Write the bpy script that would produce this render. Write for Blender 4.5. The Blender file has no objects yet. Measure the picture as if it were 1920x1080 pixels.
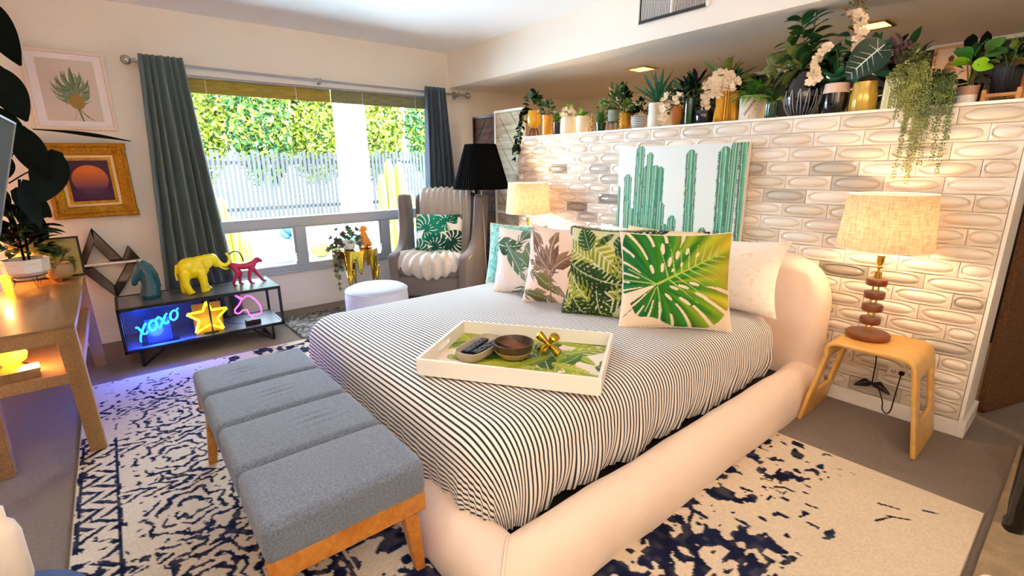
import bpy, bmesh, math, random
import numpy as np
from mathutils import Vector, Matrix, Euler

random.seed(7)
rs = np.random.RandomState(11)
R = math.radians
PI = math.pi
C = bpy.context.scene.collection
sc = bpy.context.scene

# ------------------------------------------------------------------ camera
cam_d = bpy.data.cameras.new('camera')
cam = bpy.data.objects.new('camera', cam_d)
C.objects.link(cam)
cam.location = (4.7164, -2.9978, 1.3)
cam.rotation_euler = (R(75.710), R(0.601), R(50.649))
cam_d.sensor_width = 36
cam_d.lens = 906.47 * 36 / 1920
cam_d.clip_start = 0.05
sc.camera = cam

# ------------------------------------------------------------------ exposure
sc.view_settings.view_transform = 'Standard'
sc.view_settings.look = 'None'
sc.view_settings.gamma = 1.0
sc.view_settings.use_curve_mapping = False
sc.view_settings.exposure = 0.15
sc.cycles.max_bounces = 10
sc.cycles.diffuse_bounces = 6
sc.cycles.transparent_max_bounces = 12
sc.cycles.sample_clamp_indirect = 60.0
sc.cycles.caustics_reflective = False
sc.cycles.caustics_refractive = False

# ------------------------------------------------------------------ sky
world = bpy.data.worlds.new('sky')
sc.world = world
world.use_nodes = True
wn = world.node_tree.nodes
wbg = wn['Background']
wbg.inputs[0].default_value = (0.60, 0.80, 1.0, 1)
wbg.inputs[1].default_value = 34.0


def light(name, kind, loc, energy, color=(1, 1, 1), rot=(0, 0, 0), **kw):
    l = bpy.data.lights.new(name, kind)
    l.energy = energy
    l.color = color
    for k, v in kw.items():
        setattr(l, k, v)
    o = bpy.data.objects.new(name, l)
    C.objects.link(o)
    o.location = loc
    o.rotation_euler = rot
    return o


# the sun stands high behind the house and lights the garden face on
light('sun', 'SUN', (8, -3, 10), 15.0, (1.0, 0.96, 0.86), (0, R(27), R(-25)), angle=R(1.0))
# unseen fill lights, added to warm and brighten the room
light('warm_fill', 'POINT', (5.9, -2.3, 1.95), 15, (1.0, 0.62, 0.34), shadow_soft_size=0.25)
light('warm_fill', 'POINT', (3.3, -3.45, 2.25), 17, (1.0, 0.86, 0.74), shadow_soft_size=0.12)
light('ceiling_fill', 'AREA', (5.6, -3.0, 1.75), 50, (1.0, 0.90, 0.76), (R(180), 0, 0), shape='DISK', size=0.4)  # added fill aimed upward to brighten the ceiling, stands for no fixture
wp = light('window_portal', 'AREA', (-0.14, -1.3, 1.2), 1, (1, 1, 1), (0, R(-90), 0), shape='RECTANGLE', size=1.64, size_y=2.5)
wp.data.cycles.is_portal = True


# ------------------------------------------------------------------ colours and materials
def lin(c):
    if isinstance(c, str):
        c = c.lstrip('#')
        c = [int(c[i:i + 2], 16) / 255 for i in (0, 2, 4)]
    return tuple((x / 12.92 if x <= 0.04045 else ((x + 0.055) / 1.055) ** 2.4) for x in c[:3])


def mat(name, col=None, rough=0.6, metal=0.0, bump=None, vary=None, emit=None, estr=0.0, coat=0.0, sheen=0.0,
        attr=False, trans=0.0, aniso_scale=None, rand=None, spec=None, sss=0.0, alpha=None):
    """Principled material; bump=(scale, strength), vary=(scale, amount), rand = list of colours picked per object."""
    m = bpy.data.materials.new(name)
    m.use_nodes = True
    nt = m.node_tree
    n, l = nt.nodes, nt.links
    b = n['Principled BSDF']
    b.inputs['Roughness'].default_value = rough
    b.inputs['Metallic'].default_value = metal
    b.inputs['Coat Weight'].default_value = coat
    b.inputs['Sheen Weight'].default_value = sheen
    b.inputs['Transmission Weight'].default_value = trans
    if spec is not None:
        b.inputs['Specular IOR Level'].default_value = spec
    if alpha is not None:
        b.inputs['Alpha'].default_value = alpha
    tc = n.new('ShaderNodeTexCoord')
    mp = n.new('ShaderNodeMapping')
    l.new(tc.outputs['Object'], mp.inputs['Vector'])
    if aniso_scale:
        mp.inputs['Scale'].default_value = aniso_scale
    src = None
    if attr:
        a = n.new('ShaderNodeVertexColor')
        a.layer_name = 'Col'
        src = a.outputs['Color']
    elif rand:
        oi = n.new('ShaderNodeObjectInfo')
        cr = n.new('ShaderNodeValToRGB')
        cr.color_ramp.interpolation = 'CONSTANT'
        while len(cr.color_ramp.elements) < len(rand):
            cr.color_ramp.elements.new(0.5)
        for i, (p, c) in enumerate(rand):
            cr.color_ramp.elements[i].position = p
            cr.color_ramp.elements[i].color = (*lin(c), 1)
        l.new(oi.outputs['Random'], cr.inputs['Fac'])
        src = cr.outputs['Color']
    elif col is not None:
        rgb = n.new('ShaderNodeRGB')
        rgb.outputs[0].default_value = (*lin(col), 1)
        src = rgb.outputs[0]
    if vary and src is not None:
        nz = n.new('ShaderNodeTexNoise')
        nz.inputs['Scale'].default_value = vary[0]
        nz.inputs['Detail'].default_value = 5
        l.new(mp.outputs[0], nz.inputs['Vector'])
        mr = n.new('ShaderNodeMapRange')
        mr.inputs['From Min'].default_value = 0.3
        mr.inputs['From Max'].default_value = 0.7
        mr.inputs['To Min'].default_value = 1 - vary[1]
        mr.inputs['To Max'].default_value = 1 + vary[1]
        l.new(nz.outputs['Fac'], mr.inputs['Value'])
        mx = n.new('ShaderNodeVectorMath')
        mx.operation = 'SCALE'
        l.new(src, mx.inputs[0])
        l.new(mr.outputs[0], mx.inputs['Scale'])
        src = mx.outputs[0]
    if src is not None:
        l.new(src, b.inputs['Base Color'])
    if bump:
        nb = n.new('ShaderNodeTexNoise')
        nb.inputs['Scale'].default_value = bump[0]
        nb.inputs['Detail'].default_value = 4
        l.new(mp.outputs[0], nb.inputs['Vector'])
        bp = n.new('ShaderNodeBump')
        bp.inputs['Strength'].default_value = bump[1]
        bp.inputs['Distance'].default_value = 0.004 if len(bump) < 3 else bump[2]
        l.new(nb.outputs['Fac'], bp.inputs['Height'])
        l.new(bp.outputs[0], b.inputs['Normal'])
    if emit is not None:
        b.inputs['Emission Color'].default_value = (*lin(emit), 1)
        b.inputs['Emission Strength'].default_value = estr
    return m


def woodmat(name, c1, c2, scale=6.0, rough=0.45, axis=0, coat=0.1):
    m = bpy.data.materials.new(name)
    m.use_nodes = True
    n, l = m.node_tree.nodes, m.node_tree.links
    b = n['Principled BSDF']
    b.inputs['Roughness'].default_value = rough
    b.inputs['Coat Weight'].default_value = coat
    tc = n.new('ShaderNodeTexCoord')
    mp = n.new('ShaderNodeMapping')
    s = [scale * 6] * 3
    s[axis] = scale * 0.5
    mp.inputs['Scale'].default_value = s
    nz = n.new('ShaderNodeTexNoise')
    nz.inputs['Scale'].default_value = 1.0
    nz.inputs['Detail'].default_value = 6
    nz.inputs['Distortion'].default_value = 0.8
    cr = n.new('ShaderNodeValToRGB')
    cr.color_ramp.elements[0].position = 0.3
    cr.color_ramp.elements[0].color = (*lin(c1), 1)
    cr.color_ramp.elements[1].position = 0.7
    cr.color_ramp.elements[1].color = (*lin(c2), 1)
    l.new(tc.outputs['Object'], mp.inputs[0])
    l.new(mp.outputs[0], nz.inputs['Vector'])
    l.new(nz.outputs['Fac'], cr.inputs[0])
    l.new(cr.outputs[0], b.inputs['Base Color'])
    return m


def glassmat(name, tint='#ffffff', ior=1.3):
    """thin clear pane: mostly transparent, mirror-like at grazing angles"""
    m = bpy.data.materials.new(name)
    m.use_nodes = True
    n, l = m.node_tree.nodes, m.node_tree.links
    n.remove(n['Principled BSDF'])
    out = n['Material Output']
    t = n.new('ShaderNodeBsdfTransparent')
    t.inputs[0].default_value = (*lin(tint), 1)
    g = n.new('ShaderNodeBsdfGlossy')
    g.inputs['Roughness'].default_value = 0.02
    fr = n.new('ShaderNodeFresnel')
    fr.inputs['IOR'].default_value = ior
    mx = n.new('ShaderNodeMixShader')
    l.new(fr.outputs[0], mx.inputs[0])
    l.new(t.outputs[0], mx.inputs[1])
    l.new(g.outputs[0], mx.inputs[2])
    l.new(mx.outputs[0], out.inputs[0])
    return m


def shademat(name, col, weave=True, trans=0.5):
    """lamp-shade cloth: diffuse plus translucent, with a linen slub"""
    m = bpy.data.materials.new(name)
    m.use_nodes = True
    n, l = m.node_tree.nodes, m.node_tree.links
    n.remove(n['Principled BSDF'])
    out = n['Material Output']
    d = n.new('ShaderNodeBsdfDiffuse')
    t = n.new('ShaderNodeBsdfTranslucent')
    mx = n.new('ShaderNodeMixShader')
    mx.inputs[0].default_value = trans
    tc = n.new('ShaderNodeTexCoord')
    cols = []
    for sc_ in ((60, 60, 700), (500, 500, 50)):
        mp = n.new('ShaderNodeMapping')
        mp.inputs['Scale'].default_value = tuple(x * 0.36 for x in sc_)
        nz = n.new('ShaderNodeTexNoise')
        nz.inputs['Scale'].default_value = 1
        nz.inputs['Detail'].default_value = 3
        l.new(tc.outputs['Object'], mp.inputs[0])
        l.new(mp.outputs[0], nz.inputs['Vector'])
        cols.append(nz.outputs['Fac'])
    ad = n.new('ShaderNodeMath')
    ad.operation = 'ADD'
    l.new(cols[0], ad.inputs[0])
    l.new(cols[1], ad.inputs[1])
    cr = n.new('ShaderNodeValToRGB')
    cr.color_ramp.elements[0].position = 0.35
    cr.color_ramp.elements[0].color = (*[x * (0.5 if weave else 1) for x in lin(col)], 1)
    cr.color_ramp.elements[1].position = 0.62
    cr.color_ramp.elements[1].color = (*lin(col), 1)
    hf = n.new('ShaderNodeMath')
    hf.operation = 'MULTIPLY'
    hf.inputs[1].default_value = 0.5
    l.new(ad.outputs[0], hf.inputs[0])
    l.new(hf.outputs[0], cr.inputs[0])
    for s in (d, t):
        l.new(cr.outputs[0], s.inputs[0])
    l.new(d.outputs[0], mx.inputs[1])
    l.new(t.outputs[0], mx.inputs[2])
    l.new(mx.outputs[0], out.inputs[0])
    return m


M = {}
M['wall'] = mat('cream_paint', '#f1e8db', 0.75, bump=(60, 0.15))
M['ceiling'] = mat('ceiling_paint', '#eeeef0', 0.8, bump=(8, 0.1, 0.01))
M['carpet'] = mat('taupe_carpet', '#846f5d', 0.95, bump=(400, 0.9, 0.006), vary=(90, 0.18), sheen=0.2)
M['white'] = mat('white_paint', '#f2ece2', 0.5)
M['alu'] = mat('aluminium', '#a9abb0', 0.4, 0.6, bump=(200, 0.05))
M['black'] = mat('black_metal', '#15161a', 0.4, 0.4)
M['blackgloss'] = mat('black_gloss', '#08090a', 0.12, 0.0, coat=0.6)
M['glass'] = glassmat('clear_glass')
M['pglass'] = glassmat('matte_picture_glass', ior=1.04)
M['brass'] = mat('brass', '#d9b45a', 0.25, 1.0)
M['gold'] = mat('polished_gold', '#cfa936', 0.16, 1.0)
M['goldframe'] = mat('carved_gilt', '#c08a2a', 0.35, 0.85, bump=(140, 0.8, 0.006), vary=(60, 0.3))
M['tile'] = mat('glazed_tile', rough=0.22, coat=0.3, spec=0.5,
                rand=[(0, '#e5dbcb'), (0.34, '#e2d4c2'), (0.60, '#d9cdba'), (0.76, '#ebe1d2'), (0.90, '#c3b9a9'), (0.965, '#9f9788')])
M['grout'] = mat('pale_grout', '#cdbfac', 0.9)
M['linen'] = mat('white_linen', '#f3e6da', 0.85, bump=(9, 0.5, 0.02), sheen=0.2)
M['slip'] = mat('blush_slipcover', '#f0d8c4', 0.85, bump=(9, 0.5, 0.012), sheen=0.2)
M['bluegrey'] = mat('blue_grey_upholstery', '#6b7688', 0.9, bump=(420, 0.6), vary=(170, 0.34), sheen=0.3)
M['oak'] = woodmat('honey_wood', '#b06a22', '#d08e3c', 5, 0.4)
M['bent'] = woodmat('bent_plywood', '#d9a14a', '#e9b968', 3, 0.35)
M['walnut'] = woodmat('walnut', '#5c2c14', '#8a4a22', 8, 0.35)
M['raffia'] = mat('raffia_wrap', '#b08658', 0.8, bump=(260, 0.9, 0.006), vary=(180, 0.25))
M['desk'] = woodmat('light_desk_wood', '#7d5c3c', '#a07a50', 3, 0.32, coat=0.3)
M['curtain'] = mat('slate_green_curtain', '#5f7272', 0.9, bump=(350, 0.3), sheen=0.2)
M['throw'] = mat('cream_knit', '#e0d3c4', 0.95, bump=(220, 1.0, 0.01), sheen=0.4, vary=(50, 0.08))
M['wing'] = mat('grey_brown_tweed', '#776a64', 0.9, bump=(420, 0.5), vary=(200, 0.18), sheen=0.2)
M['pouf'] = mat('pale_grey_fabric', '#b9bcc8', 0.9, bump=(500, 0.3), vary=(200, 0.06))
M['shadeblk'] = mat('black_pleated', '#040405', 0.9, spec=0.1)
M['soil'] = mat('potting_soil', '#2c2018', 0.95, bump=(200, 0.8))
M['stem'] = mat('plant_stem', '#5b6a2c', 0.7)
M['leafdk'] = mat('dark_green_leaf', '#1f4a22', 0.45, vary=(12, 0.3))
M['leafmid'] = mat('green_leaf', '#3f7a2a', 0.5, vary=(14, 0.3))
M['leafol'] = mat('olive_leaf', '#66783a', 0.5, vary=(14, 0.3))
M['leafbr'] = mat('bright_green_leaf', '#7fae2c', 0.5, vary=(14, 0.25))
M['leaflime'] = mat('lime_leaf', '#93d31c', 0.45)
M['leafteal'] = mat('blue_green_leaf', '#2e6b4c', 0.5, vary=(14, 0.3))
M['leafblack'] = mat('near_black_leaf', '#07110a', 0.7, vary=(14, 0.3), spec=0.12)
M['bead'] = mat('pearl_bead_leaf', '#8b8f45', 0.5, vary=(30, 0.35))
M['petal'] = mat('cream_petal', '#f6e3c8', 0.7, vary=(40, 0.08))
M['purple'] = mat('mauve_leaf', '#7b5a63', 0.6, vary=(60, 0.35))


# ------------------------------------------------------------------ mesh helpers
class G:
    def __init__(s):
        s.v, s.f = [], []

    def add(s, v, f, m=None):
        k = len(s.v)
        if m is not None:
            v = [tuple(m @ Vector(p)) for p in v]
        s.v += [tuple(p) for p in v]
        s.f += [tuple(i + k for i in q) for q in f]
        return s

    def box(s, x0, x1, y0, y1, z0, z1, m=None):
        v = [(x, y, z) for z in (z0, z1) for x, y in ((x0, y0), (x1, y0), (x1, y1), (x0, y1))]
        return s.add(v, [(3, 2, 1, 0), (4, 5, 6, 7), (0, 1, 5, 4), (1, 2, 6, 5), (2, 3, 7, 6), (3, 0, 4, 7)], m)

    def rbox(s, sx, sy, sz, r, n=3, seg=1, m=None, fn=None):
        """rounded box centred on the origin, full sizes sx sy sz, edge radius r; fn deforms each vertex"""
        r = min(r, sx / 2, sy / 2, sz / 2)
        H = (sx / 2, sy / 2, sz / 2)
        ax = []
        for h in H:
            c = h - r
            t = [math.tan(PI / 4 * k / n) for k in range(1, n + 1)]
            a = [-c - r * q for q in reversed(t)]
            a += [-c + 2 * c * k / seg for k in range(seg + 1)] if c > 1e-6 else [0.0]
            a += [c + r * q for q in t]
            ax.append(a)
        idx, V, F = {}, [], []

        def vert(p):
            core = [max(-(H[k] - r), min(H[k] - r, p[k])) for k in range(3)]
            d = Vector([p[k] - core[k] for k in range(3)])
            if d.length > 1e-9:
                d = d.normalized() * r
            q = [core[k] + d[k] for k in range(3)]
            key = tuple(round(t, 5) for t in q)
            if key not in idx:
                idx[key] = len(V)
                V.append(tuple(q))
            return idx[key]
        for k in range(3):
            i, j = (k + 1) % 3, (k + 2) % 3
            for sg in (-1, 1):
                A, B = ax[i], ax[j]
                gr = []
                for a in A:
                    row = []
                    for b in B:
                        p = [0, 0, 0]
                        p[i], p[j], p[k] = a, b, sg * H[k]
                        row.append(vert(p))
                    gr.append(row)
                for a in range(len(A) - 1):
                    for b in range(len(B) - 1):
                        q = [gr[a][b], gr[a + 1][b], gr[a + 1][b + 1], gr[a][b + 1]]
                        if sg < 0:
                            q.reverse()
                        q2 = []
                        for t in q:
                            if t not in q2:
                                q2.append(t)
                        if len(q2) > 2:
                            F.append(tuple(q2))
        if fn:
            V = [fn(*p) for p in V]
        return s.add(V, F, m)

    def lathe(s, prof, n=24, fn=None, m=None, cap=True):
        V, F = [], []
        for (r, z) in prof:
            for k in range(n):
                a = 2 * PI * k / n
                rr = r if fn is None else fn(r, z, a)
                V.append((rr * math.cos(a), rr * math.sin(a), z))
        for i in range(len(prof) - 1):
            for k in range(n):
                k2 = (k + 1) % n
                F.append((i * n + k, i * n + k2, (i + 1) * n + k2, (i + 1) * n + k))
        if cap:
            F.append(tuple(range(n - 1, -1, -1)))
            F.append(tuple(range((len(prof) - 1) * n, len(prof) * n)))
        return s.add(V, F, m)

    def tube(s, pts, r, n=8, closed=False, m=None):
        P = [Vector(p) for p in pts]
        k = len(P)
        rad = r if isinstance(r, (list, tuple)) else [r] * k
        V, F = [], []
        up = None
        for i, p in enumerate(P):
            a = P[(i - 1) % k] if (i or closed) else p
            b = P[(i + 1) % k] if (i < k - 1 or closed) else p
            t = (b - a).normalized()
            if up is None:
                up = Vector((0, 0, 1)) if abs(t.z) < 0.9 else Vector((1, 0, 0))
            side = t.cross(up)
            if side.length < 1e-6:
                side = t.orthogonal()
            side.normalize()
            up = side.cross(t).normalized()
            for j in range(n):
                an = 2 * PI * j / n
                V.append(p + (side * math.cos(an) + up * math.sin(an)) * rad[i])
        for i in range(k if closed else k - 1):
            i2 = (i + 1) % k
            for j in range(n):
                j2 = (j + 1) % n
                F.append((i * n + j, i2 * n + j, i2 * n + j2, i * n + j2))
        if not closed:
            F.append(tuple(range(n)))
            F.append(tuple(range((k - 1) * n + n - 1, (k - 1) * n - 1, -1)))
        return s.add(V, F, m)

    def prism(s, poly, y0, y1, axis='y', m=None):
        """extrude a polygon given in (x, z) along y, or in (y, z) along x"""
        n = len(poly)
        if axis == 'y':
            V = [(a, y0, b) for a, b in poly] + [(a, y1, b) for a, b in poly]
        elif axis == 'x':
            V = [(y0, a, b) for a, b in poly] + [(y1, a, b) for a, b in poly]
        else:
            V = [(a, b, y0) for a, b in poly] + [(a, b, y1) for a, b in poly]
        F = [tuple(range(n)), tuple(range(2 * n - 1, n - 1, -1))]
        F += [(i, i + n, (i + 1) % n + n, (i + 1) % n) for i in range(n)]
        return s.add(V, F, m)

    def ball(s, c, rx, ry=None, rz=None, n=10, mm=6, m=None):
        ry = rx if ry is None else ry
        rz = rx if rz is None else rz
        V = [(0, 0, -1)]
        for i in range(1, mm):
            t = PI * i / mm - PI / 2
            for j in range(n):
                a = 2 * PI * j / n
                V.append((math.cos(t) * math.cos(a), math.cos(t) * math.sin(a), math.sin(t)))
        V.append((0, 0, 1))
        F = []
        for j in range(n):
            F.append((0, 1 + (j + 1) % n, 1 + j))
            F.append((len(V) - 1, len(V) - 1 - n + j, len(V) - 1 - n + (j + 1) % n))
        for i in range(mm - 2):
            for j in range(n):
                a, b = 1 + i * n + j, 1 + i * n + (j + 1) % n
                F.append((a, b, b + n, a + n))
        V = [(c[0] + x * rx, c[1] + y * ry, c[2] + z * rz) for x, y, z in V]
        return s.add(V, F, m)

    def ring(s, a0, a1, b0, b1, w, d0, d1, axis='x'):
        """mitred rectangular frame, border w, depth d0..d1 along axis"""
        o = [(a0, b0), (a1, b0), (a1, b1), (a0, b1)]
        i = [(a0 + w, b0 + w), (a1 - w, b0 + w), (a1 - w, b1 - w), (a0 + w, b1 - w)]

        def p3(q, d):
            return (d, q[0], q[1]) if axis == 'x' else ((q[0], d, q[1]) if axis == 'y' else (q[0], q[1], d))
        V = [p3(q, d0) for q in o] + [p3(q, d0) for q in i] + [p3(q, d1) for q in o] + [p3(q, d1) for q in i]
        F = []
        for k in range(4):
            j = (k + 1) % 4
            F += [(k, j, 4 + j, 4 + k), (8 + k, 12 + k, 12 + j, 8 + j), (k, 8 + k, 8 + j, j), (4 + k, 4 + j, 12 + j, 12 + k)]
        return s.add(V, F)

    def mesh(s, name, smooth=False, fixn=True):
        me = bpy.data.meshes.new(name)
        me.from_pydata([tuple(v) for v in s.v], [], s.f)
        me.update()
        if fixn and len(s.f) < 60000:
            bm = bmesh.new()
            bm.from_mesh(me)
            bmesh.ops.recalc_face_normals(bm, faces=bm.faces)
            bm.to_mesh(me)
            bm.free()
        if smooth:
            me.polygons.foreach_set('use_smooth', [True] * len(me.polygons))
            if smooth != 'all':
                me.set_sharp_from_angle(angle=R(40 if smooth is True else smooth))
        return me


def obj(name, g, m, parent=None, smooth=False, loc=None, rot=None, kind=None, label=None):
    me = g if isinstance(g, bpy.types.Mesh) else g.mesh(name, smooth)
    if m is not None and not me.materials:
        me.materials.append(m)
    o = bpy.data.objects.new(name, me)
    C.objects.link(o)
    if parent is not None:
        o.parent = parent
    if loc is not None:
        o.location = loc
    if rot is not None:
        o.rotation_euler = rot
    if kind:
        o['kind'] = kind
    if label:
        o['label'] = label
    return o


def thing(name, label, cat, loc=(0, 0, 0), rot=(0, 0, 0), group=None):
    o = bpy.data.objects.new(name, None)
    o.empty_display_size = 0.1
    C.objects.link(o)
    o.location = loc
    o.rotation_euler = rot if not isinstance(rot, (int, float)) else (0, 0, rot)
    o['label'] = label
    o['category'] = cat
    if group:
        o['group'] = group
    return o


def tag(o, label, cat, group=None):
    o['label'] = label
    o['category'] = cat
    if group:
        o['group'] = group
    return o


def struct(name, g, m, parent=None, smooth=False):
    o = obj(name, g, m, parent, smooth)
    if parent is None:
        o['kind'] = 'structure'
        o['label'] = name.replace('_', ' ') + ' of the bedroom'
    return o


def bevel(o, w=0.004, seg=2):
    b = o.modifiers.new('bevel', 'BEVEL')
    b.width = w
    b.segments = seg
    b.limit_method = 'ANGLE'
    b.angle_limit = R(40)
    return o


def blob(name, parts, m, parent=None, voxel=0.004, smooth=6, label=None):
    """sculpted solid: overlapping tapered capsules and ellipsoids fused by a voxel remesh and smoothed"""
    g = G()
    for p in parts:
        if p[0] == 'c':
            _, pts, rad = p
            P, Rr = [], []
            for i in range(len(pts) - 1):
                a, b = Vector(pts[i]), Vector(pts[i + 1])
                for k in range(4):
                    P.append(a.lerp(b, k / 4))
                    Rr.append(rad[i] + (rad[i + 1] - rad[i]) * k / 4)
            P.append(Vector(pts[-1]))
            Rr.append(rad[-1])
            g.tube(P, Rr, 12)
            for q, r_ in zip(pts, rad):
                g.ball(q, r_, n=12, mm=8)
        else:
            _, c, r3 = p[:3]
            rot = Matrix.Identity(4)
            if len(p) > 3:
                rot = Euler(p[3]).to_matrix().to_4x4()
            g.ball((0, 0, 0), *r3, n=14, mm=10, m=Matrix.Translation(c) @ rot)
    me = g.mesh(name)
    o = bpy.data.objects.new('tmp', me)
    C.objects.link(o)
    md = o.modifiers.new('r', 'REMESH')
    md.mode = 'VOXEL'
    md.voxel_size = voxel
    s = o.modifiers.new('s', 'SMOOTH')
    s.iterations = smooth
    s.factor = 0.5
    dg = bpy.context.evaluated_depsgraph_get()
    me2 = bpy.data.meshes.new_from_object(o.evaluated_get(dg))
    me2.name = name
    me2.polygons.foreach_set('use_smooth', [True] * len(me2.polygons))
    bpy.data.objects.remove(o)
    bpy.data.meshes.remove(me)
    me2.materials.clear()
    me2.materials.append(m)
    return obj(name, me2, None, parent, label=label)


def vnoise(h, w, cell, seed=0, octaves=1):
    r_ = np.random.RandomState(seed)
    out = np.zeros((h, w))
    amp, tot = 1.0, 0.0
    for o_ in range(octaves):
        gh, gw = int(h / cell) + 3, int(w / cell) + 3
        gr = r_.rand(gh, gw)
        y = np.arange(h) / cell
        x = np.arange(w) / cell
        y0, x0 = y.astype(int), x.astype(int)
        fy, fx = y - y0, x - x0
        fy, fx = (fy * fy * (3 - 2 * fy))[:, None], (fx * fx * (3 - 2 * fx))[None]
        a, b = gr[np.ix_(y0, x0)], gr[np.ix_(y0, x0 + 1)]
        c, d = gr[np.ix_(y0 + 1, x0)], gr[np.ix_(y0 + 1, x0 + 1)]
        out += amp * ((a * (1 - fx) + b * fx) * (1 - fy) + (c * (1 - fx) + d * fx) * fy)
        tot += amp
        amp *= 0.55
        cell = max(cell / 2, 1.01)
    return out / tot


class Paint:
    """a printed pattern as an array of colours in metres (x to the right, y up), later carried by mesh vertices"""

    def __init__(s, w, h, nx, ny, bg):
        s.w, s.h = w, h
        s.X, s.Y = np.meshgrid(np.linspace(0, w, nx), np.linspace(0, h, ny))
        s.I = np.empty((ny, nx, 3))
        s.I[:] = lin(bg)

    def put(s, mask, col):
        mask = np.clip(mask, 0, 1)[..., None]
        c = np.array(lin(col)) if not isinstance(col, np.ndarray) else col
        s.I = s.I * (1 - mask) + c * mask

    def grad(s, f, c1, c2):
        f = np.clip(f, 0, 1)[..., None]
        return np.array(lin(c1)) * (1 - f) + np.array(lin(c2)) * f

    def seg(s, a, b, w, col, w2=None):
        w2 = w if w2 is None else w2
        ax, ay = a
        dx, dy = b[0] - ax, b[1] - ay
        L2 = dx * dx + dy * dy + 1e-12
        t = np.clip(((s.X - ax) * dx + (s.Y - ay) * dy) / L2, 0, 1)
        d = np.hypot(s.X - ax - t * dx, s.Y - ay - t * dy)
        s.put((d < (w + (w2 - w) * t) / 2) * 1.0, col)

    def ell(s, c, rx, ry, col, rot=0):
        ca, sa = math.cos(rot), math.sin(rot)
        u = (s.X - c[0]) * ca + (s.Y - c[1]) * sa
        v = -(s.X - c[0]) * sa + (s.Y - c[1]) * ca
        s.put(((u / rx) ** 2 + (v / ry) ** 2 < 1) * 1.0, col)

    def leaf(s, a, b, wid, c1, c2, vein=None, slits=0, comb=0, curve=0.0):
        """a leaf from a to b; slits = bays cut from the margin, comb = fronds of a palm leaf"""
        ax, ay = a
        dx, dy = b[0] - ax, b[1] - ay
        L = math.hypot(dx, dy)
        dx, dy = dx / L, dy / L
        u = ((s.X - ax) * dx + (s.Y - ay) * dy) / L
        v = (-(s.X - ax) * dy + (s.Y - ay) * dx) - curve * L * (u * (1 - u)) * 4
        prof = wid / 2 * np.sin(PI * np.clip(u, 0, 1) ** 0.75) ** 0.8
        m = (u > 0) & (u < 1) & (np.abs(v) < prof)
        if slits:
            ph = (u * slits - np.abs(v) / wid * slits * 0.55)
            m &= ~((np.mod(ph, 1) < 0.22) & (np.abs(v) > prof * 0.35))
        if comb:
            ph = (u - np.abs(v) / L * 0.75) * comb
            m &= (np.mod(ph, 1) < 0.62) | (np.abs(v) < wid * 0.02)
        s.put(m * 1.0, s.grad(0.5 + v / (wid + 1e-9) + 0.3 * np.sin(u * 40 - np.abs(v) / wid * 25) * 0.4, c1, c2))
        if vein:
            s.put((m & (np.abs(v) < wid * 0.018)) * 1.0, vein)

    def poly(s, pts, col):
        ins = np.zeros(s.X.shape, bool)
        n = len(pts)
        for i in range(n):
            x1, y1 = pts[i]
            x2, y2 = pts[(i + 1) % n]
            if y1 == y2:
                continue
            c = ((y1 > s.Y) != (y2 > s.Y)) & (s.X < (x2 - x1) * (s.Y - y1) / (y2 - y1) + x1)
            ins ^= c
        s.put(ins * 1.0, col)


def colour_mesh(me, cols):
    a = me.color_attributes.new('Col', 'FLOAT_COLOR', 'POINT')
    d = np.ones((len(me.vertices), 4), dtype=np.float32)
    d[:len(cols), :3] = cols
    a.data.foreach_set('color', d.ravel())


def print_plane(name, paint, fn, m, parent=None, smooth=True, label=None):
    """a grid carrying a Paint; fn(x, y arrays in metres) -> X, Y, Z arrays"""
    ny, nx = paint.X.shape
    X, Y, Z = fn(paint.X, paint.Y)
    V = np.stack([X, Y, Z], -1).reshape(-1, 3)
    i = np.arange(nx * ny).reshape(ny, nx)
    F = np.stack([i[:-1, :-1], i[:-1, 1:], i[1:, 1:], i[1:, :-1]], -1).reshape(-1, 4)
    me = bpy.data.meshes.new(name)
    me.vertices.add(len(V))
    me.vertices.foreach_set('co', V.astype(np.float32).ravel())
    me.loops.add(F.size)
    me.loops.foreach_set('vertex_index', F.ravel().astype(np.int32))
    me.polygons.add(len(F))
    me.polygons.foreach_set('loop_start', (np.arange(len(F)) * 4).astype(np.int32))
    me.polygons.foreach_set('use_smooth', [smooth] * len(F))
    me.update(calc_edges=True)
    colour_mesh(me, paint.I.reshape(-1, 3))
    return obj(name, me, m, parent, label=label)


M['print'] = mat('printed_cloth', attr=True, rough=0.85, bump=(9, 0.55, 0.02), spec=0.25)
M['printpaper'] = mat('printed_paper', attr=True, rough=0.6)
M['rug'] = mat('rug_pile', attr=True, rough=1.0, bump=(350, 0.7, 0.005), vary=(120, 0.10), spec=0.1)

# ------------------------------------------------------------------ the room
g = G().box(-0.14, 6.6, -3.72, 2.0, -0.12, 0)
struct('floor', g, M['carpet'])
g = G().box(-0.16, 6.6, -3.72, 0.0, 2.445, 2.56)
struct('ceiling', g, M['ceiling'])
# dropped ceiling over the dressing side, its face flush with the tiled partition
g = G().box(-0.16, 6.6, 0.0, 2.0, 2.103, 2.56)
o = struct('ceiling_soffit', g, M['wall'])
# window wall x = 0, opening y -2.62..-0.04, z 0.38..2.05
g = G()
g.box(-0.16, 0, -3.72, -2.62, 0, 2.445).box(-0.16, 0, -0.04, 2.0, 0, 2.445)
g.box(-0.16, 0, -2.62, -0.04, 0, 0.375).box(-0.16, 0, -2.62, -0.04, 2.05, 2.445)
struct('wall_west', g, M['wall'])
g = G().box(-0.16, 6.6, -3.85, -3.72, 0, 2.445)
struct('wall_south', g, M['wall'])
g = G().box(-0.16, 6.6, 1.86, 2.0, 0, 2.103)
struct('wall_north', g, M['wall'])
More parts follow.
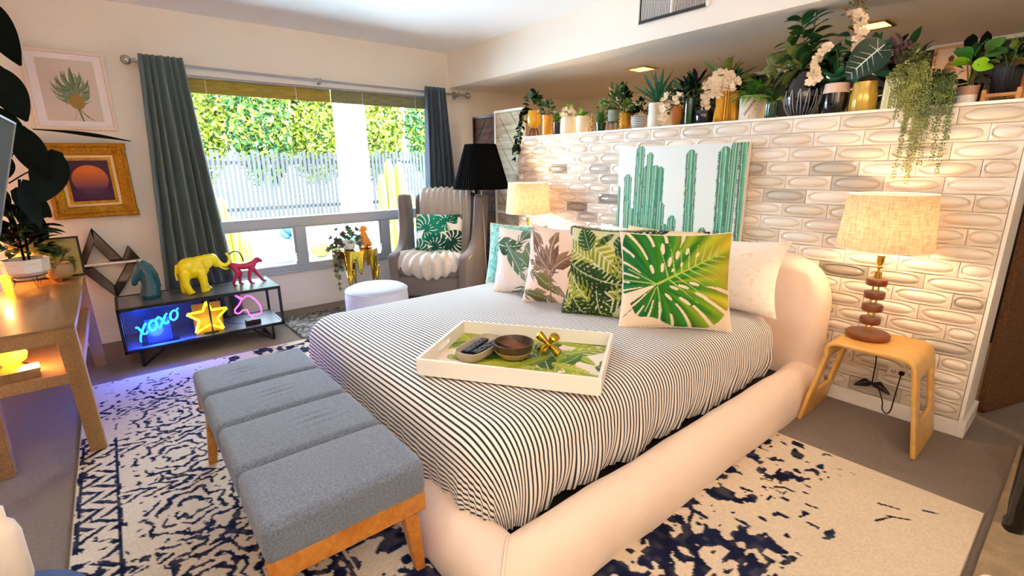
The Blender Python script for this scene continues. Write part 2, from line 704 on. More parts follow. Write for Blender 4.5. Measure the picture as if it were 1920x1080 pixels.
# wall behind the photographer
g = G().box(6.5, 6.66, -3.72, 2.0, 0, 2.56)
struct('wall_east', g, M['wall'])

# ---- the tiled partition
PX0, PX1, PT = 1.164, 4.449, 1.545
g = G().box(PX0, PX1, 0.0, 0.30, 0, PT - 0.012)
part = struct('wall_partition', g, M['grout'])
part['label'] = 'low partition wall covered in pale glazed oval-relief tiles behind the bed'
g = G().box(PX0 - 0.01, PX1 + 0.012, -0.014, 0.31, PT - 0.013, PT)
obj('ledge', g, M['white'], part)
g = G().box(PX1, PX1 + 0.014, -0.016, 0.012, 0.07, PT - 0.013).box(PX1, PX1 + 0.014, 0.012, 0.30, 0.0, PT - 0.013)
obj('edge_trim', g, M['white'], part)
g = G().box(PX0, PX1 + 0.004, -0.018, 0, 0.0, 0.078).box(PX1, PX1 + 0.03, -0.018, 0.31, 0, 0.09)
bevel(struct('baseboard_north', g, M['white']), 0.004)


def tile_mesh(w, h, cut=0):
    """embossed tile w x h facing -y with an oval pillow in a shallow moat; cut shifts the oval for part tiles"""
    hw, hh = w / 2 - 0.0012, h / 2 - 0.0012
    P = []
    for k in range(6):
        P.append((-hw + 2 * hw * k / 6, -hh))
    for k in range(3):
        P.append((hw, -hh + 2 * hh * k / 3))
    for k in range(6):
        P.append((hw - 2 * hw * k / 6, hh))
    for k in range(3):
        P.append((-hw, hh - 2 * hh * k / 3))
    n = len(P)
    rings = [[(x, 0.002, z) for x, z in P], [(x, -0.007, z) for x, z in P]]
    prof = [(0.945, 0.88, -0.0100), (0.90, 0.76, -0.0035), (0.86, 0.66, -0.0005), (0.80, 0.54, -0.0085), (0.62, 0.33, -0.0145)]
    for fx, fz, y in prof:
        ring = []
        for x, z in P:
            a = math.atan2(z / hh, x / hw)
            ca, sa = math.cos(a), math.sin(a)
            e = 0.75
            ring.append((fx * hw * math.copysign(abs(ca) ** e, ca), y, fz * hh * math.copysign(abs(sa) ** 0.95, sa)))
        rings.append(ring)
    V = [p for r_ in rings for p in r_] + [(0, -0.0160, 0)]
    F = []
    for i in range(len(rings) - 1):
        for k in range(n):
            k2 = (k + 1) % n
            F.append((i * n + k, i * n + k2, (i + 1) * n + k2, (i + 1) * n + k))
    b = (len(rings) - 1) * n
    for k in range(n):
        F.append((b + k, b + (k + 1) % n, len(V) - 1))
    q = G()
    q.add(V, F)
    me = q.mesh('tile', 'all')
    me.set_sharp_from_angle(angle=R(62))
    me.materials.append(M['tile'])
    return me


TW, TH = 0.2303, 0.0762
cache = {}
for row in range(19):
    z = PT - 0.015 - TH * (row + 0.5)
    x1 = PX1 - 0.002
    w = TW if row % 2 == 0 else TW / 2
    while x1 > PX0 + 0.01:
        w_ = min(w, x1 - PX0)
        key = round(w_, 3)
        if key not in cache:
            cache[key] = tile_mesh(w_, TH)
        t = bpy.data.objects.new('tile', cache[key])
        C.objects.link(t)
        t.parent = part
        t.location = (x1 - w_ / 2, -0.002 + random.uniform(-0.0008, 0.0008), z)
        t.rotation_euler = (random.uniform(-0.01, 0.01), 0, random.uniform(-0.006, 0.006))
        x1 -= w_
        w = TW

# ---- window
wf = G()
wf.box(-0.10, 0.012, -2.62, -0.04, 0.372, 0.405)          # bottom rail
wf.box(-0.10, 0.02, -2.62, -0.04, 0.775, 0.86)            # middle rail
wf.box(-0.10, 0.0, -2.62, -0.04, 1.985, 2.05)
wf.box(-0.10, 0.0, -2.62, -2.57, 0.40, 1.99)
wf.box(-0.10, 0.0, -0.085, -0.04, 0.40, 1.99)
for y in (-1.69, -0.85):
    wf.box(-0.10, 0.014, y - 0.042, y + 0.042, 0.405, 0.775)
win = bevel(struct('window_1', wf, M['alu']), 0.003)
win['label'] = 'picture window with three low sliding panes under a wide fixed pane'
g = G().box(-0.055, -0.049, -2.575, -0.08, 0.855, 1.99)
obj('pane', g, M['glass'], win)
for a, b in ((-2.575, -1.73), (-1.65, -0.89), (-0.81, -0.08)):
    g = G().box(-0.055, -0.049, a, b, 0.40, 0.78)
    obj('pane', g, M['glass'], win)
    g = G()
    g.ring(a, b, 0.405, 0.777, 0.02, -0.04, 0.004)
    bevel(obj('sash', g, M['alu'], win), 0.002)
    g = G().box(0.004, 0.022, b - 0.016, b + 0.012, 0.45, 0.53)
    bevel(obj('latch', g, M['alu'], win), 0.002)
g = G().box(0.0, 0.03, -2.66, -0.03, 0.352, 0.376)
bevel(struct('trim_1', g, M['alu']), 0.003)
g = G().box(0.0, 0.028, -2.66, -0.02, 2.0, 2.062).box(0.0, 0.014, -0.04, 0.01, 0.37, 2.06)
bevel(struct('trim_2', g, M['white']), 0.003)
g = G().box(-0.002, 0.012, -3.62, -0.02, 0.0, 0.075)
struct('baseboard_west', g, M['white'])

# ------------------------------------------------------------------ the garden outside
def gz(x):
    return -0.12 + 0.10 * max(0, -x - 0.3)


M['gravel'] = mat('pale_gravel', '#cdd9da', 0.95, bump=(60, 1.0, 0.02), vary=(25, 0.12))
M['fence'] = mat('weathered_fence', '#2e2c2a', 0.9, vary=(20, 0.2))
M['hedgey'] = mat('yellow_green_leaf', '#6c750b', 0.6, vary=(3, 0.25))  # the bush leaves' own yellow-green
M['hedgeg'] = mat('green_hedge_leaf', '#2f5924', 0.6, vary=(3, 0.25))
M['trunk'] = mat('pale_palm_trunk', '#8a857f', 0.9, bump=(20, 0.8, 0.02))
M['cactusy'] = mat('yellow_green_cactus', '#6a6b0c', 0.6)
M['agave'] = mat('blue_agave_leaf', '#3a6068', 0.6)
M['rock'] = mat('pale_boulder', '#606c72', 0.9, bump=(12, 0.9, 0.03))
g = G()
n = 16
V, F = [], []
for i in range(n + 1):
    x = -0.16 - i * 0.75
    for j in range(n + 1):
        V.append((x, -7 + j * 1.1, gz(x) + (0.03 * random.uniform(-1, 1) if i else 0)))
for i in range(n):
    for j in range(n):
        a = i * (n + 1) + j
        F.append((a, a + 1, a + n + 2, a + n + 1))
g.add(V, F)
o = struct('ground_garden', g, M['gravel'], smooth='all')
o['label'] = 'pale gravel ground of the garden outside'

t = thing('garden_fence', 'tall pale slatted fence across the back of the garden', 'fence', (-4.9, 0, 0))
for z in (0.55, 1.35):
    obj('rail', G().box(-0.06, -0.03, -6.5, 6.5, z, z + 0.07), M['fence'], t)
sl = G().box(-0.03, 0.0, -0.024, 0.024, 0, 1.24).mesh('slat')
sl.materials.append(M['fence'])
y = -3.6
while y < 5.2:
    o = bpy.data.objects.new('slat', sl)
    C.objects.link(o)
    o.parent = t
    o.location = (random.uniform(-0.01, 0.01), y, 0.32 + random.uniform(-0.02, 0.02))
    o.scale = (1, 1, random.uniform(0.96, 1.04))
    y += 0.078


def leafcloud(name, m, parent, c, rad, n, size, seed=0, kind='stuff'):
    """many small leaf quads filling an ellipsoid shell"""
    r_ = np.random.RandomState(seed)
    d = r_.normal(size=(n, 3))
    d /= np.linalg.norm(d, axis=1)[:, None]
    p = np.array(c) + d * np.array(rad) * (0.55 + 0.45 * r_.rand(n, 1))
    a = r_.normal(size=(n, 3))
    a /= np.linalg.norm(a, axis=1)[:, None]
    b = np.cross(a, r_.normal(size=(n, 3)))
    b /= np.linalg.norm(b, axis=1)[:, None]
    s = size * (0.6 + 0.8 * r_.rand(n, 1))
    V = np.stack([p - a * s, p + b * s * 0.5, p + a * s, p - b * s * 0.5], 1).reshape(-1, 3)
    me = bpy.data.meshes.new(name)
    me.vertices.add(len(V))
    me.vertices.foreach_set('co', V.astype(np.float32).ravel())
    me.loops.add(n * 4)
    me.loops.foreach_set('vertex_index', np.arange(n * 4, dtype=np.int32))
    me.polygons.add(n)
    me.polygons.foreach_set('loop_start', (np.arange(n) * 4).astype(np.int32))
    me.update(calc_edges=True)
    return obj(name, me, m, parent, kind=kind)


hedge = [(-6.0, -1.75, 0, 'yellow-green bush behind the fence nearest the left curtain', 1.0),
         (-5.8, -0.55, 1, 'green-leaved bush behind the fence, second from the left curtain', 0.8),
         (-6.1, 0.55, 0, 'yellow-green bush behind the fence, just left of the pale trunk', 0.95),
         (-6.2, 1.95, 0, 'yellow-green bush behind the fence, just right of the pale trunk', 0.95),
         (-6.0, 3.30, 1, 'green bush over the fence beside the right-hand curtain', 0.95)]
for i, (x, y, gq, lab, s) in enumerate(hedge):
    t = thing('garden_bush', lab, 'bush', (x, y, gz(x)), 0, 'bushes behind the garden fence')
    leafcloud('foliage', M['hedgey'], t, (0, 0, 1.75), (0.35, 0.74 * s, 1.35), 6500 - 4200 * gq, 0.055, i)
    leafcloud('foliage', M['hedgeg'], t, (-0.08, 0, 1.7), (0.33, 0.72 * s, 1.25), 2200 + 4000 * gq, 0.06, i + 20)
    g = G()
    for k in range(5):
        a = k * 1.3
        g.tube([(0, 0, 0), (0.1 * math.cos(a), 0.15 * math.sin(a), 0.8), (0.2 * math.cos(a), 0.4 * math.sin(a), 2.0)], [0.05, 0.04, 0.015], 6)
    obj('branches', g, M['trunk'], t)
t = thing('palm_tree', 'thick white sunlit palm trunk standing in front of the fence', 'palm', (-3.6, 0.32, gz(-3.6)))
prof = []
for k in range(60):
    z = k * 0.07
    prof.append((0.25 + 0.03 * math.exp(-z * 2) + (0.012 if k % 2 else 0), z))
obj('trunk', G().lathe(prof, 20), M['trunk'], t, smooth=True)
g = G()
for k in range(14):
    a = k * 0.449
    pts = [(0, 0, 4.1), (0.7 * math.cos(a), 0.7 * math.sin(a), 4.7), (1.6 * math.cos(a), 1.6 * math.sin(a), 4.3)]
    g.tube(pts, [0.03, 0.02, 0.008], 4)
    for q in range(16):
        f = q / 16
        p = Vector(pts[0]).lerp(Vector(pts[1]), f * 2) if f < 0.5 else Vector(pts[1]).lerp(Vector(pts[2]), f * 2 - 1)
        for sgn in (-1, 1):
            d = Vector((-math.sin(a) * sgn * 0.4, math.cos(a) * sgn * 0.4, -0.12))
            g.add([p, p + d * 0.5 + Vector((0.02, 0.02, 0)), p + d, p + d * 0.5 - Vector((0.02, 0.02, 0))], [(0, 1, 2, 3)])
obj('fronds', g, M['hedgeg'], t, kind='stuff')


def cactus(lab, x, y, cols, m='cactusy', name='columnar_cactus'):
    t = thing(name, lab, 'cactus', (x, y, gz(x) - 0.02))
    for dx, dy, r_, h in cols:
        pr = [(r_ * 0.8, 0), (r_, h * 0.2), (r_, h * 0.8), (r_ * 0.8, h * 0.93), (r_ * 0.4, h * 0.99), (0.002, h)]
        obj('column', G().lathe(pr, 24, lambda rr, z, a: rr * (1 + 0.14 * math.cos(8 * a))), M[m], t, smooth=True, loc=(dx, dy, 0))
    return t


cactus('yellow-green column cactus cluster in the garden beside the left curtain', -1.9, -2.0, [(0, 0, 0.05, 0.95), (0.02, 0.10, 0.05, 0.72), (-0.05, -0.09, 0.045, 0.6), (0.08, 0.19, 0.04, 0.45)])
cactus('tall yellow-green column cactus cluster before the fence, right of the pale trunk', -3.4, 0.86, [(0, 0, 0.08, 1.25), (0, 0.2, 0.08, 1.2), (0.05, -0.17, 0.07, 1.0), (0.1, 0.35, 0.06, 0.7)])
cactus('small yellow-green column cactus low behind the wing chair', -1.7, 0.08, [(0, 0, 0.05, 0.85), (0, 0.13, 0.045, 0.62), (0.06, -0.1, 0.04, 0.5)])
t = thing('barrel_cactus', 'round yellow barrel cactus on the gravel seen through the middle low pane', 'cactus', (-2.2, -0.82, gz(-2.2)))
obj('body', G().lathe([(0.05, 0), (0.12, 0.05), (0.135, 0.12), (0.11, 0.2), (0.05, 0.235), (0.005, 0.24)], 40, lambda r_, z, a: r_ * (1 + 0.07 * math.cos(14 * a))), M['cactusy'], t, smooth=True)
for i, (x, y, s, lab) in enumerate([(-3.4, -0.9, 0.32, 'blue-grey agave at the foot of the fence left of the pale trunk'),
                                    (-3.9, -2.2, 0.4, 'spiky blue agave by the fence beside the left curtain'),
                                    (-3.2, 2.0, 0.42, 'large blue-green agave by the fence near the right curtain'),
                                    (-2.3, -0.25, 0.30, 'pale blue agave low behind the gold drip table')]):
    t = thing('agave', lab, 'agave', (x, y, gz(x)), 0, 'agaves in the garden')
    g = G()
    for k in range(26):
        a = k * 2.4
        el = 0.35 + 0.9 * (k / 26)
        d = Vector((math.cos(a) * math.cos(el), math.sin(a) * math.cos(el), math.sin(el)))
        sd = Vector((-math.sin(a), math.cos(a), 0)) * 0.045
        L = s * (1.3 - 0.3 * k / 26)
        g.add([sd * 0.5, d * L * 0.4 + sd, d * L, d * L * 0.4 - sd, -sd * 0.5, d * L * 0.4 - Vector((0, 0, 0.02))],
              [(0, 1, 5), (1, 2, 5), (2, 3, 5), (3, 4, 5), (4, 0, 5)])
    obj('leaves', g, M['agave'], t, kind='stuff')
for x, y, s, lab in [(-1.6, -1.65, 0.22, 'low rounded boulder seen through the left low pane'),
                     (-2.4, -1.3, 0.28, 'grey boulder on the gravel left of the barrel cactus'),
                     (-2.6, 0.1, 0.33, 'pale boulder at the foot of the white trunk'),
                     (-1.9, -0.45, 0.2, 'small boulder beside the barrel cactus'),
                     (-3.0, -1.7, 0.3, 'farther boulder before the fence on the left')]:
    r_ = np.random.RandomState(int(s * 100))
    q = G().ball((0, 0, 0), s, s * 1.25, s * 0.55, 14, 9)
    q.v = [tuple(np.array(p) * (1 + 0.10 * r_.rand())) for p in q.v]
    t = obj('boulder', q, M['rock'], smooth=True, loc=(x, y, gz(x) + s * 0.1))
    tag(t, lab, 'rock', 'boulders on the gravel')

# ------------------------------------------------------------------ roller shade, curtains, rod
M['shade'] = mat('woven_bamboo_shade', '#a8923e', 0.8, bump=(120, 0.6), vary=(60, 0.35), aniso_scale=(1, 0.15, 3))
M['shade2'] = mat('woven_shade_greyed', '#8e8a62', 0.8, bump=(120, 0.6), vary=(60, 0.35), aniso_scale=(1, 0.15, 3))
for (a, b, mm, lab) in ((-2.56, -1.27, 'shade', 'rolled yellow bamboo shade across the left of the window head'), (-1.26, -0.09, 'shade2', 'rolled greenish bamboo shade across the right of the window head')):
    t = thing('bamboo_shade', lab, 'blind', (0, 0, 0), 0, 'bamboo shades under the window head')
    g = G().box(-0.045, -0.035, a, b, 1.885, 1.985)
    obj('cloth', g, M[mm], t)
    for y in (a + 0.3, b - 0.3):
        obj('cord', G().tube([(-0.034, y, 1.985), (-0.033, y, 1.87)], 0.0025, 5), M['white'], t)
    g = G()
    for k in range(3):
        g.tube([(-0.04, a, 1.885 + k * 0.012), (-0.04, b, 1.885 + k * 0.012)], 0.008, 6)
    obj('roll', g, M[mm], t, smooth=True)

t = thing('curtain_rod', 'brushed nickel curtain rod with glass-like ball finials over the window', 'curtain rod', (0.1, 0, 0))
ry0, ry1 = -2.72, 0.15
rp = [(0, ry0 + (ry1 - ry0) * k / 8, 2.052 - 0.022 * k / 8 - 0.006 * math.sin(PI * k / 8)) for k in range(9)]
obj('rod', G().tube(rp, 0.011, 10), M['alu'], t, smooth=True)
for y, z in ((ry0 - 0.03, 2.053), (ry1 + 0.03, 2.03)):
    f = obj('finial', G().ball((0, 0, 0), 0.034, n=14, mm=10), mat('smoky_ball', '#b9b2a8', 0.12, 0.8), t, smooth='all', loc=(0, y, z))
    sgn = -1 if y < -1 else 1
    obj('collar', G().tube([(0, -sgn * 0.055, 0), (0, -sgn * 0.03, 0)], [0.017, 0.013], 10), M['alu'], f, smooth=True)
for y in (-2.66, -1.39, 0.06):
    z = 2.04
    obj('bracket', G().box(-0.098, -0.004, -0.008, 0.008, -0.03, -0.012).box(-0.1, -0.09, -0.02, 0.02, -0.05, 0.03).tube([(-0.002, -0.012, -0.018), (0.012, 0, 0.002), (0, 0.0, 0.02)], 0.005, 6),
        M['alu'], t, loc=(0, y, z))


def curtain(lab, y0, y1, yb0, yb1, z0, z1, folds, m, seed):
    t = thing('curtain', lab, 'curtain', (0.148, (y0 + y1) / 2, 0), 0, 'curtains of the picture window')
    r_ = np.random.RandomState(seed)
    ph = r_.rand(6) * 6
    n, k = 150, 46
    V = []
    yc = (y0 + y1) / 2
    for j in range(k + 1):
        f = j / k
        z = z0 + (z1 - z0) * f
        a = y0 + (yb0 - y0) * f
        b = y1 + (yb1 - y1) * f
        amp = 0.034 + 0.022 * min(1, f * 2)
        for i in range(n + 1):
            u = i / n
            w = u + 0.018 * math.sin(2 * PI * u * 2.3 + ph[0]) + 0.012 * math.sin(f * 3 + u * 9 + ph[1])
            x = amp * math.sin(2 * PI * folds * w + 0.7 * math.sin(f * 2.2 + ph[2])) + 0.008 * math.sin(2 * PI * folds * 2.1 * w + ph[3] + f * 2)
            x *= 0.55 + min(1, f * 3) * 0.45
            V.append((x, a + (b - a) * u - yc, z))
    F = []
    for j in range(k):
        for i in range(n):
            a = j * (n + 1) + i
            F.append((a, a + 1, a + n + 2, a + n + 1))
    o = obj('cloth', G().add(V, F), m, t, smooth='all')
    s = o.modifiers.new('thick', 'SOLIDIFY')
    s.thickness = 0.003
    return t


curtain('grey-green full-length curtain at the left of the window', -2.68, -2.41, -2.80, -2.26, 2.095, 0.05, 6.5, M['curtain'], 1)
M['curtain2'] = mat('slate_grey_curtain', '#4f5a66', 0.9, bump=(350, 0.3), sheen=0.2)
curtain('slate grey narrower curtain at the right of the window behind the wing chair', -0.37, -0.14, -0.46, -0.02, 2.075, 0.05, 5.0, M['curtain2'], 4)

# ------------------------------------------------------------------ ceiling vent, downlights
t = thing('air_vent', 'cream wall vent grille with fine vertical fins high on the soffit face', 'vent', (2.70, -0.002, 2.30))
obj('backing', G().box(-0.25, 0.25, -0.004, 0.0, -0.065, 0.10), M['black'], t)
g = G().box(-0.265, -0.245, -0.016, 0, -0.08, 0.12).box(0.245, 0.265, -0.016, 0, -0.08, 0.12).box(-0.265, 0.265, -0.016, 0, 0.10, 0.12)
bevel(obj('frame', g, M['white'], t), 0.002)
obj('sill_gap', G().box(-0.245, 0.245, -0.014, -0.003, -0.082, -0.064), M['blackgloss'], t)
fin = G().box(-0.0012, 0.0012, -0.012, -0.004, -0.062, 0.10).mesh('fin')
fin.materials.append(M['white'])
for k in range(44):
    o = bpy.data.objects.new('fin', fin)
    C.objects.link(o)
    o.parent = t
    o.location = (-0.237 + k * 0.011, 0, 0)
    o.rotation_euler = (0, 0, R(58) if k < 24 else R(8))
obj('mullion', G().box(-0.004, 0.008, -0.015, -0.003, -0.064, 0.10), M['white'], t)

M['lampglow'] = mat('warm_diffuser', '#ffd08a', 0.5, emit='#ffb347', estr=9)
for x, y, w, lab in ((1.91, 0.78, 0.2, 'square recessed downlight in the soffit above the small potted plants'), (3.60, 0.77, 0.2, 'square recessed downlight in the soffit beside the tall orchids')):
    t = thing('downlight', lab, 'ceiling light', (x, y, 2.103), 0, 'recessed soffit downlights')
    h = w / 2
    g = G().ring(-h, h, -h, h, 0.02, -0.01, 0, 'z')
    bevel(obj('trim_ring', g, M['brass'], t), 0.002)
    obj('diffuser', G().box(-h + 0.02, h - 0.02, -h + 0.02, h - 0.02, -0.007, -0.001), M['lampglow'], t)
    light('downlight_glow', 'AREA', (x, y, 2.085), 16, (1.0, 0.70, 0.38), (0, 0, 0), shape='SQUARE', size=0.15)

# ------------------------------------------------------------------ patterned rug
def make_rug():
    x0, x1, y0, y1 = 0.965, 4.632, -3.305, -0.652
    W, H = x1 - x0, y1 - y0
    nx, ny = 640, 463
    p = Paint(W, H, nx, ny, '#dfcdb4')
    X, Y = p.X, p.Y
    base = vnoise(ny, nx, 1.39 * 60, 3, 3)
    p.I *= (0.92 + 0.14 * base)[..., None]
    n1 = vnoise(ny, nx, 1.39 * 5.5, 5, 2)
    n2 = vnoise(ny, nx, 1.39 * 11, 6, 3)
    n3 = vnoise(ny, nx, 1.39 * 3.2, 8, 1)
    big = vnoise(ny, nx, 1.39 * 45, 9, 2)
    wob = (vnoise(ny, nx, 9, 12, 3) - 0.5) * 0.050
    Xw, Yw = X + wob, Y + (vnoise(ny, nx, 9, 13, 3) - 0.5) * 0.050
    navy = '#1d2547'
    m = np.zeros_like(X)
    # fretted border strip
    d = Yw - 0.0
    Yl = Y + (Yw - Y) * 0.22
    lines = ((np.abs(Yl - 0.60) < 0.010) | (np.abs(Yl - 0.72) < 0.008) | (np.abs(Yl - 0.135) < 0.007) | (np.abs(Yl - 0.012) < 0.008)) * 1.0
    lines = np.maximum(lines, ((Yl > 0.61) & (Yl < 0.71) & (np.mod((X + 0.55 * np.abs(Y - 0.66) * 4 * 0.3 + (Xw - X) * 0.4) * 15, 1) < 0.42)) * 1.0)
    lines = np.maximum(lines, ((Yl > 0.02) & (Yl < 0.13) & (np.mod((X + 0.9 * Y * (1 - 2 * (np.mod(X * 7.5, 1) > 0.5)) + (Xw - X) * 0.4) * 15, 1) < 0.40)) * 1.0)
    # medallions in the border, broken concentric rings with a scalloped outline
    for k in range(9):
        cx, cy = 0.30 + 0.46 * k, 0.36
        a = np.arctan2(Yw - cy, (Xw - cx))
        r = np.hypot((Xw - cx) / 1.0, (Yw - cy) / 0.85)
        for rad in (0.06, 0.11, 0.165):
            m += (np.abs(r - rad * (1 + 0.12 * np.cos(7 * a))) < 0.010)
        m += (np.hypot(r - 0.20, 0.03 * np.sin(a * 11)) < 0.012)
        cx2 = cx + 0.23
        m += (((np.abs(Xw - cx2) < 0.05) & (np.mod(Yw * 13 + 2 * np.abs(Xw - cx2) * 13, 1) < 0.45)) & (np.abs(Y - 0.36) < 0.22))
    # inner field: arabesques, scrolling vines and dark palmettes
    for (cx, cy, rr, k) in ((1.9, 1.32, 0.75, 8), (1.9, 1.32, 0.45, 8), (3.05, 1.25, 0.42, 6), (0.85, 1.3, 0.4, 6), (3.05, 2.0, 0.33, 5), (2.0, 2.2, 0.3, 5), (3.0, 0.75, 0.3, 5), (1.0, 2.1, 0.3, 5)):
        a = np.arctan2(Yw - cy, Xw - cx)
        r = np.hypot(Xw - cx, Yw - cy)
        m += (np.abs(r - rr * (1 + 0.15 * np.cos(k * a))) < 0.016)
        m += (np.abs(r - rr * 0.72 * (1 + 0.22 * np.cos(k * a + 1.5))) < 0.012)
        for q in range(k):
            an = 2 * PI * q / k + 0.3
            px, py = cx + rr * 1.05 * math.cos(an), cy + rr * 1.05 * math.sin(an)
            aa = np.arctan2(Yw - py, Xw - px)
            m += (np.hypot(Xw - px, Yw - py) < 0.075 * (1 + 0.4 * np.cos(6 * aa)))
    field = (Y > 0.74)
    blobs = ((n2 > 0.555 - 0.05 * (big > 0.5) - 0.05 * ((X > 1.3) & (X < 2.9))) & field) * 1.0
    m = np.clip(m, 0, 1) * ((n1 > 0.30) | field) + blobs
    specks = (n3 > 0.83) & (n2 > 0.40)
    m = np.clip(m, 0, 1)
    # wear: the pattern thins out towards the worn +x end and the far end
    wear = 0.36 + 0.6 * np.clip((X - 2.88) / 0.60, 0, 1) * 0.66 + 0.25 * np.clip((0.55 - X) / 0.5, 0, 1) - 0.05 * (Y < 1.3)
    wear = wear + 0.10 * (Y > 2.2) - 0.07 * ((Y < 0.6) & (X > 0.7) & (X < 3.0))
    keep = vnoise(ny, nx, 1.39 * 7, 21, 2) * 0.75 + vnoise(ny, nx, 1.39 * 22, 22, 1) * 0.35
    m *= (keep > wear)
    m = np.maximum(m, lines * (n2 > 0.42 + 0.25 * np.clip((1.0 - X) / 0.8, 0, 1)) * (X < 3.0))
    m = np.maximum(m, specks * (keep > wear * 0.75) * 0.9)
    m *= (X < 3.4 - 0.2 * n2)
    m = np.maximum(m, ((n3 > 0.80) & (keep > 0.52) & (X > 2.4)) * (X < 3.3) * 1.0)
    tone = p.grad(vnoise(ny, nx, 1.39 * 9, 31, 2) * 1.2 - 0.1, '#0d1128', '#1f2749')
    p.put(m * (0.9 + 0.2 * n3), tone)
    for (sx_, sy_, ex_, ey_) in ((3.40, 2.42, 3.46, 2.44), (3.44, 2.36, 3.50, 2.40), (3.42, 2.30, 3.45, 2.36), (3.52, 2.50, 3.56, 2.52), (3.30, 1.75, 3.34, 1.77), (3.22, 2.2, 3.26, 2.21), (2.9, 2.45, 2.97, 2.46)):
        p.seg((sx_, sy_), (ex_, ey_), 0.012, '#141830', 0.006)
    t = thing('area_rug', 'large cream rug with distressed navy medallion pattern under the bed and bench', 'rug', (x0, y0, 0.0))
    hgt = 0.012
    print_plane('pile', p, lambda a, b: (a, b, np.full_like(a, hgt)), M['rug'], t)
    g = G().box(-0.003, W + 0.003, -0.003, H + 0.003, 0.0005, hgt - 0.001)
    obj('binding', g, mat('rug_binding', '#a08c78', 0.95), t)


make_rug()

# second shag rug at the far right and a small one beneath the wing chair
t = thing('shag_rug', 'beige shaggy rug at the right edge of the floor under the black chair leg', 'rug', (4.66, -0.95, 0))
p = Paint(0.9, 2.4, 60, 150, '#a48f72')
p.I *= (0.75 + 0.5 * vnoise(150, 60, 3, 4, 2))[..., None]
hz = 0.018 + 0.012 * rs.rand(150, 60)
print_plane('pile', p, lambda a, b: (a, b - 1.4, hz), M['rug'], t)
t = thing('shag_rug', 'small grey-brown speckled rug on the floor between low console and round pouf', 'rug', (0.30, -2.02, 0))
p = Paint(0.66, 0.95, 70, 100, '#7c746c')
p.put((vnoise(100, 70, 3, 8, 2) > 0.52) * 0.8, '#b3aba0')
p.put((vnoise(100, 70, 2.5, 14, 2) > 0.62) * 0.8, '#2a2a2e')
hz2 = 0.014 + 0.010 * rs.rand(100, 70)
print_plane('pile', p, lambda a, b: (a, b, hz2), M['rug'], t)

# ------------------------------------------------------------------ the bed
bed = thing('platform_bed', 'low upholstered platform bed with blush slipcover, rounded headboard and padded rails', 'bed', (2.85, 0, 0))
BX0, BX1, BY = 1.82, 3.88, -2.365
prof = [(0.0, 0.0), (-0.012, 0.05), (-0.014, 0.11), (0.0, 0.17), (0.035, 0.215), (0.085, 0.235), (0.125, 0.218), (0.150, 0.19), (0.162, 0.14), (0.165, 0.0)]


def wob(a, b, s=0.004):
    return s * (math.sin(a * 7.3 + b * 3) + math.sin(a * 15.1 + 1.3) * 0.6 + math.sin(a * 33 + b * 9) * 0.25)


def rail(kind):
    V, F = [], []
    n = 60
    for i in range(n + 1):
        f = i / n
        for k, (o_, z) in enumerate(prof):
            dz = 1 + 0.02 * math.sin(f * 19 + k)
            if kind == 'foot':
                xa, xb = BX0 + o_, BX1 - o_
                x, y = xa + (xb - xa) * f, BY + o_ + wob(xa + (xb - xa) * f, k * 0.3)
            else:
                ya, yb = BY + o_, -0.10
                y = ya + (yb - ya) * f
                x = (BX1 - o_ + wob(y, k * 0.3)) if kind == 'r' else (BX0 + o_ - wob(y, k * 0.3))
            V.append((x - 2.85, y, z * dz))
    m_ = len(prof)
    for i in range(n):
        for k in range(m_ - 1):
            a = i * m_ + k
            F.append((a, a + 1, a + m_ + 1, a + m_))
    F.append(tuple(range(m_)))
    F.append(tuple(n * m_ + k for k in reversed(range(m_))))
    return G().add(V, F)


obj('side_rail', rail('r'), M['slip'], bed, smooth=60)
obj('side_rail', rail('l'), M['slip'], bed, smooth=60)
obj('foot_rail', rail('foot'), M['slip'], bed, smooth=60)
for sx in (1, -1):
    g = G()
    P = []
    for (o_, z) in prof[:9]:
        P.append(((BX1 - o_ + 0.003 if sx > 0 else BX0 + o_ - 0.003) - 2.85, BY + o_ - 0.003, z + 0.003))
    g.tube(P, 0.005, 6)
    obj('corner_seam', g, M['slip'], bed, smooth='all')
HBW, HBH, HBT = 2.04, 0.815, 0.17


def hbf(x, y, z):
    z += HBH / 2
    rr = 0.27
    cx, cz = HBW / 2 - rr, HBH - rr
    if abs(x) > cx and z > cz:
        dx, dz = (abs(x) - cx) / rr, (z - cz) / rr
        nx_, nz_ = dx * math.sqrt(max(0, 1 - dz * dz / 2)), dz * math.sqrt(max(0, 1 - dx * dx / 2))
        x = math.copysign(cx + nx_ * rr, x)
        z = cz + nz_ * rr
    y += 0.006 * math.sin(x * 9) * math.cos(z * 7)
    # the padding droops a little in the middle
    z -= 0.012 * math.cos(x * 1.5) * (z > 0.5)
    return (x, y, z)


obj('headboard', G().rbox(HBW, HBT, HBH, 0.075, 5, 26, fn=hbf), M['slip'], bed, smooth='all', loc=(0, -0.112, 0))
obj('deck', G().box(-0.84, 0.84, -2.18, -0.20, 0.0, 0.135), mat('black_bed_deck', '#0c0c0e', 0.8), bed)

BT = 0.51   # top of the bedding
M['sheet'] = mat('blush_sheet', '#d9b7a2', 0.9, vary=(110, 0.22))
mt = thing('mattress', 'mattress in a speckled blush fitted sheet showing at the head of the bed', 'mattress', (2.85, -1.24, 0.14))
obj('body', G().rbox(1.60, 1.98, 0.345, 0.08, 4, 6), M['sheet'], mt, smooth='all', loc=(0, 0, 0.1725))

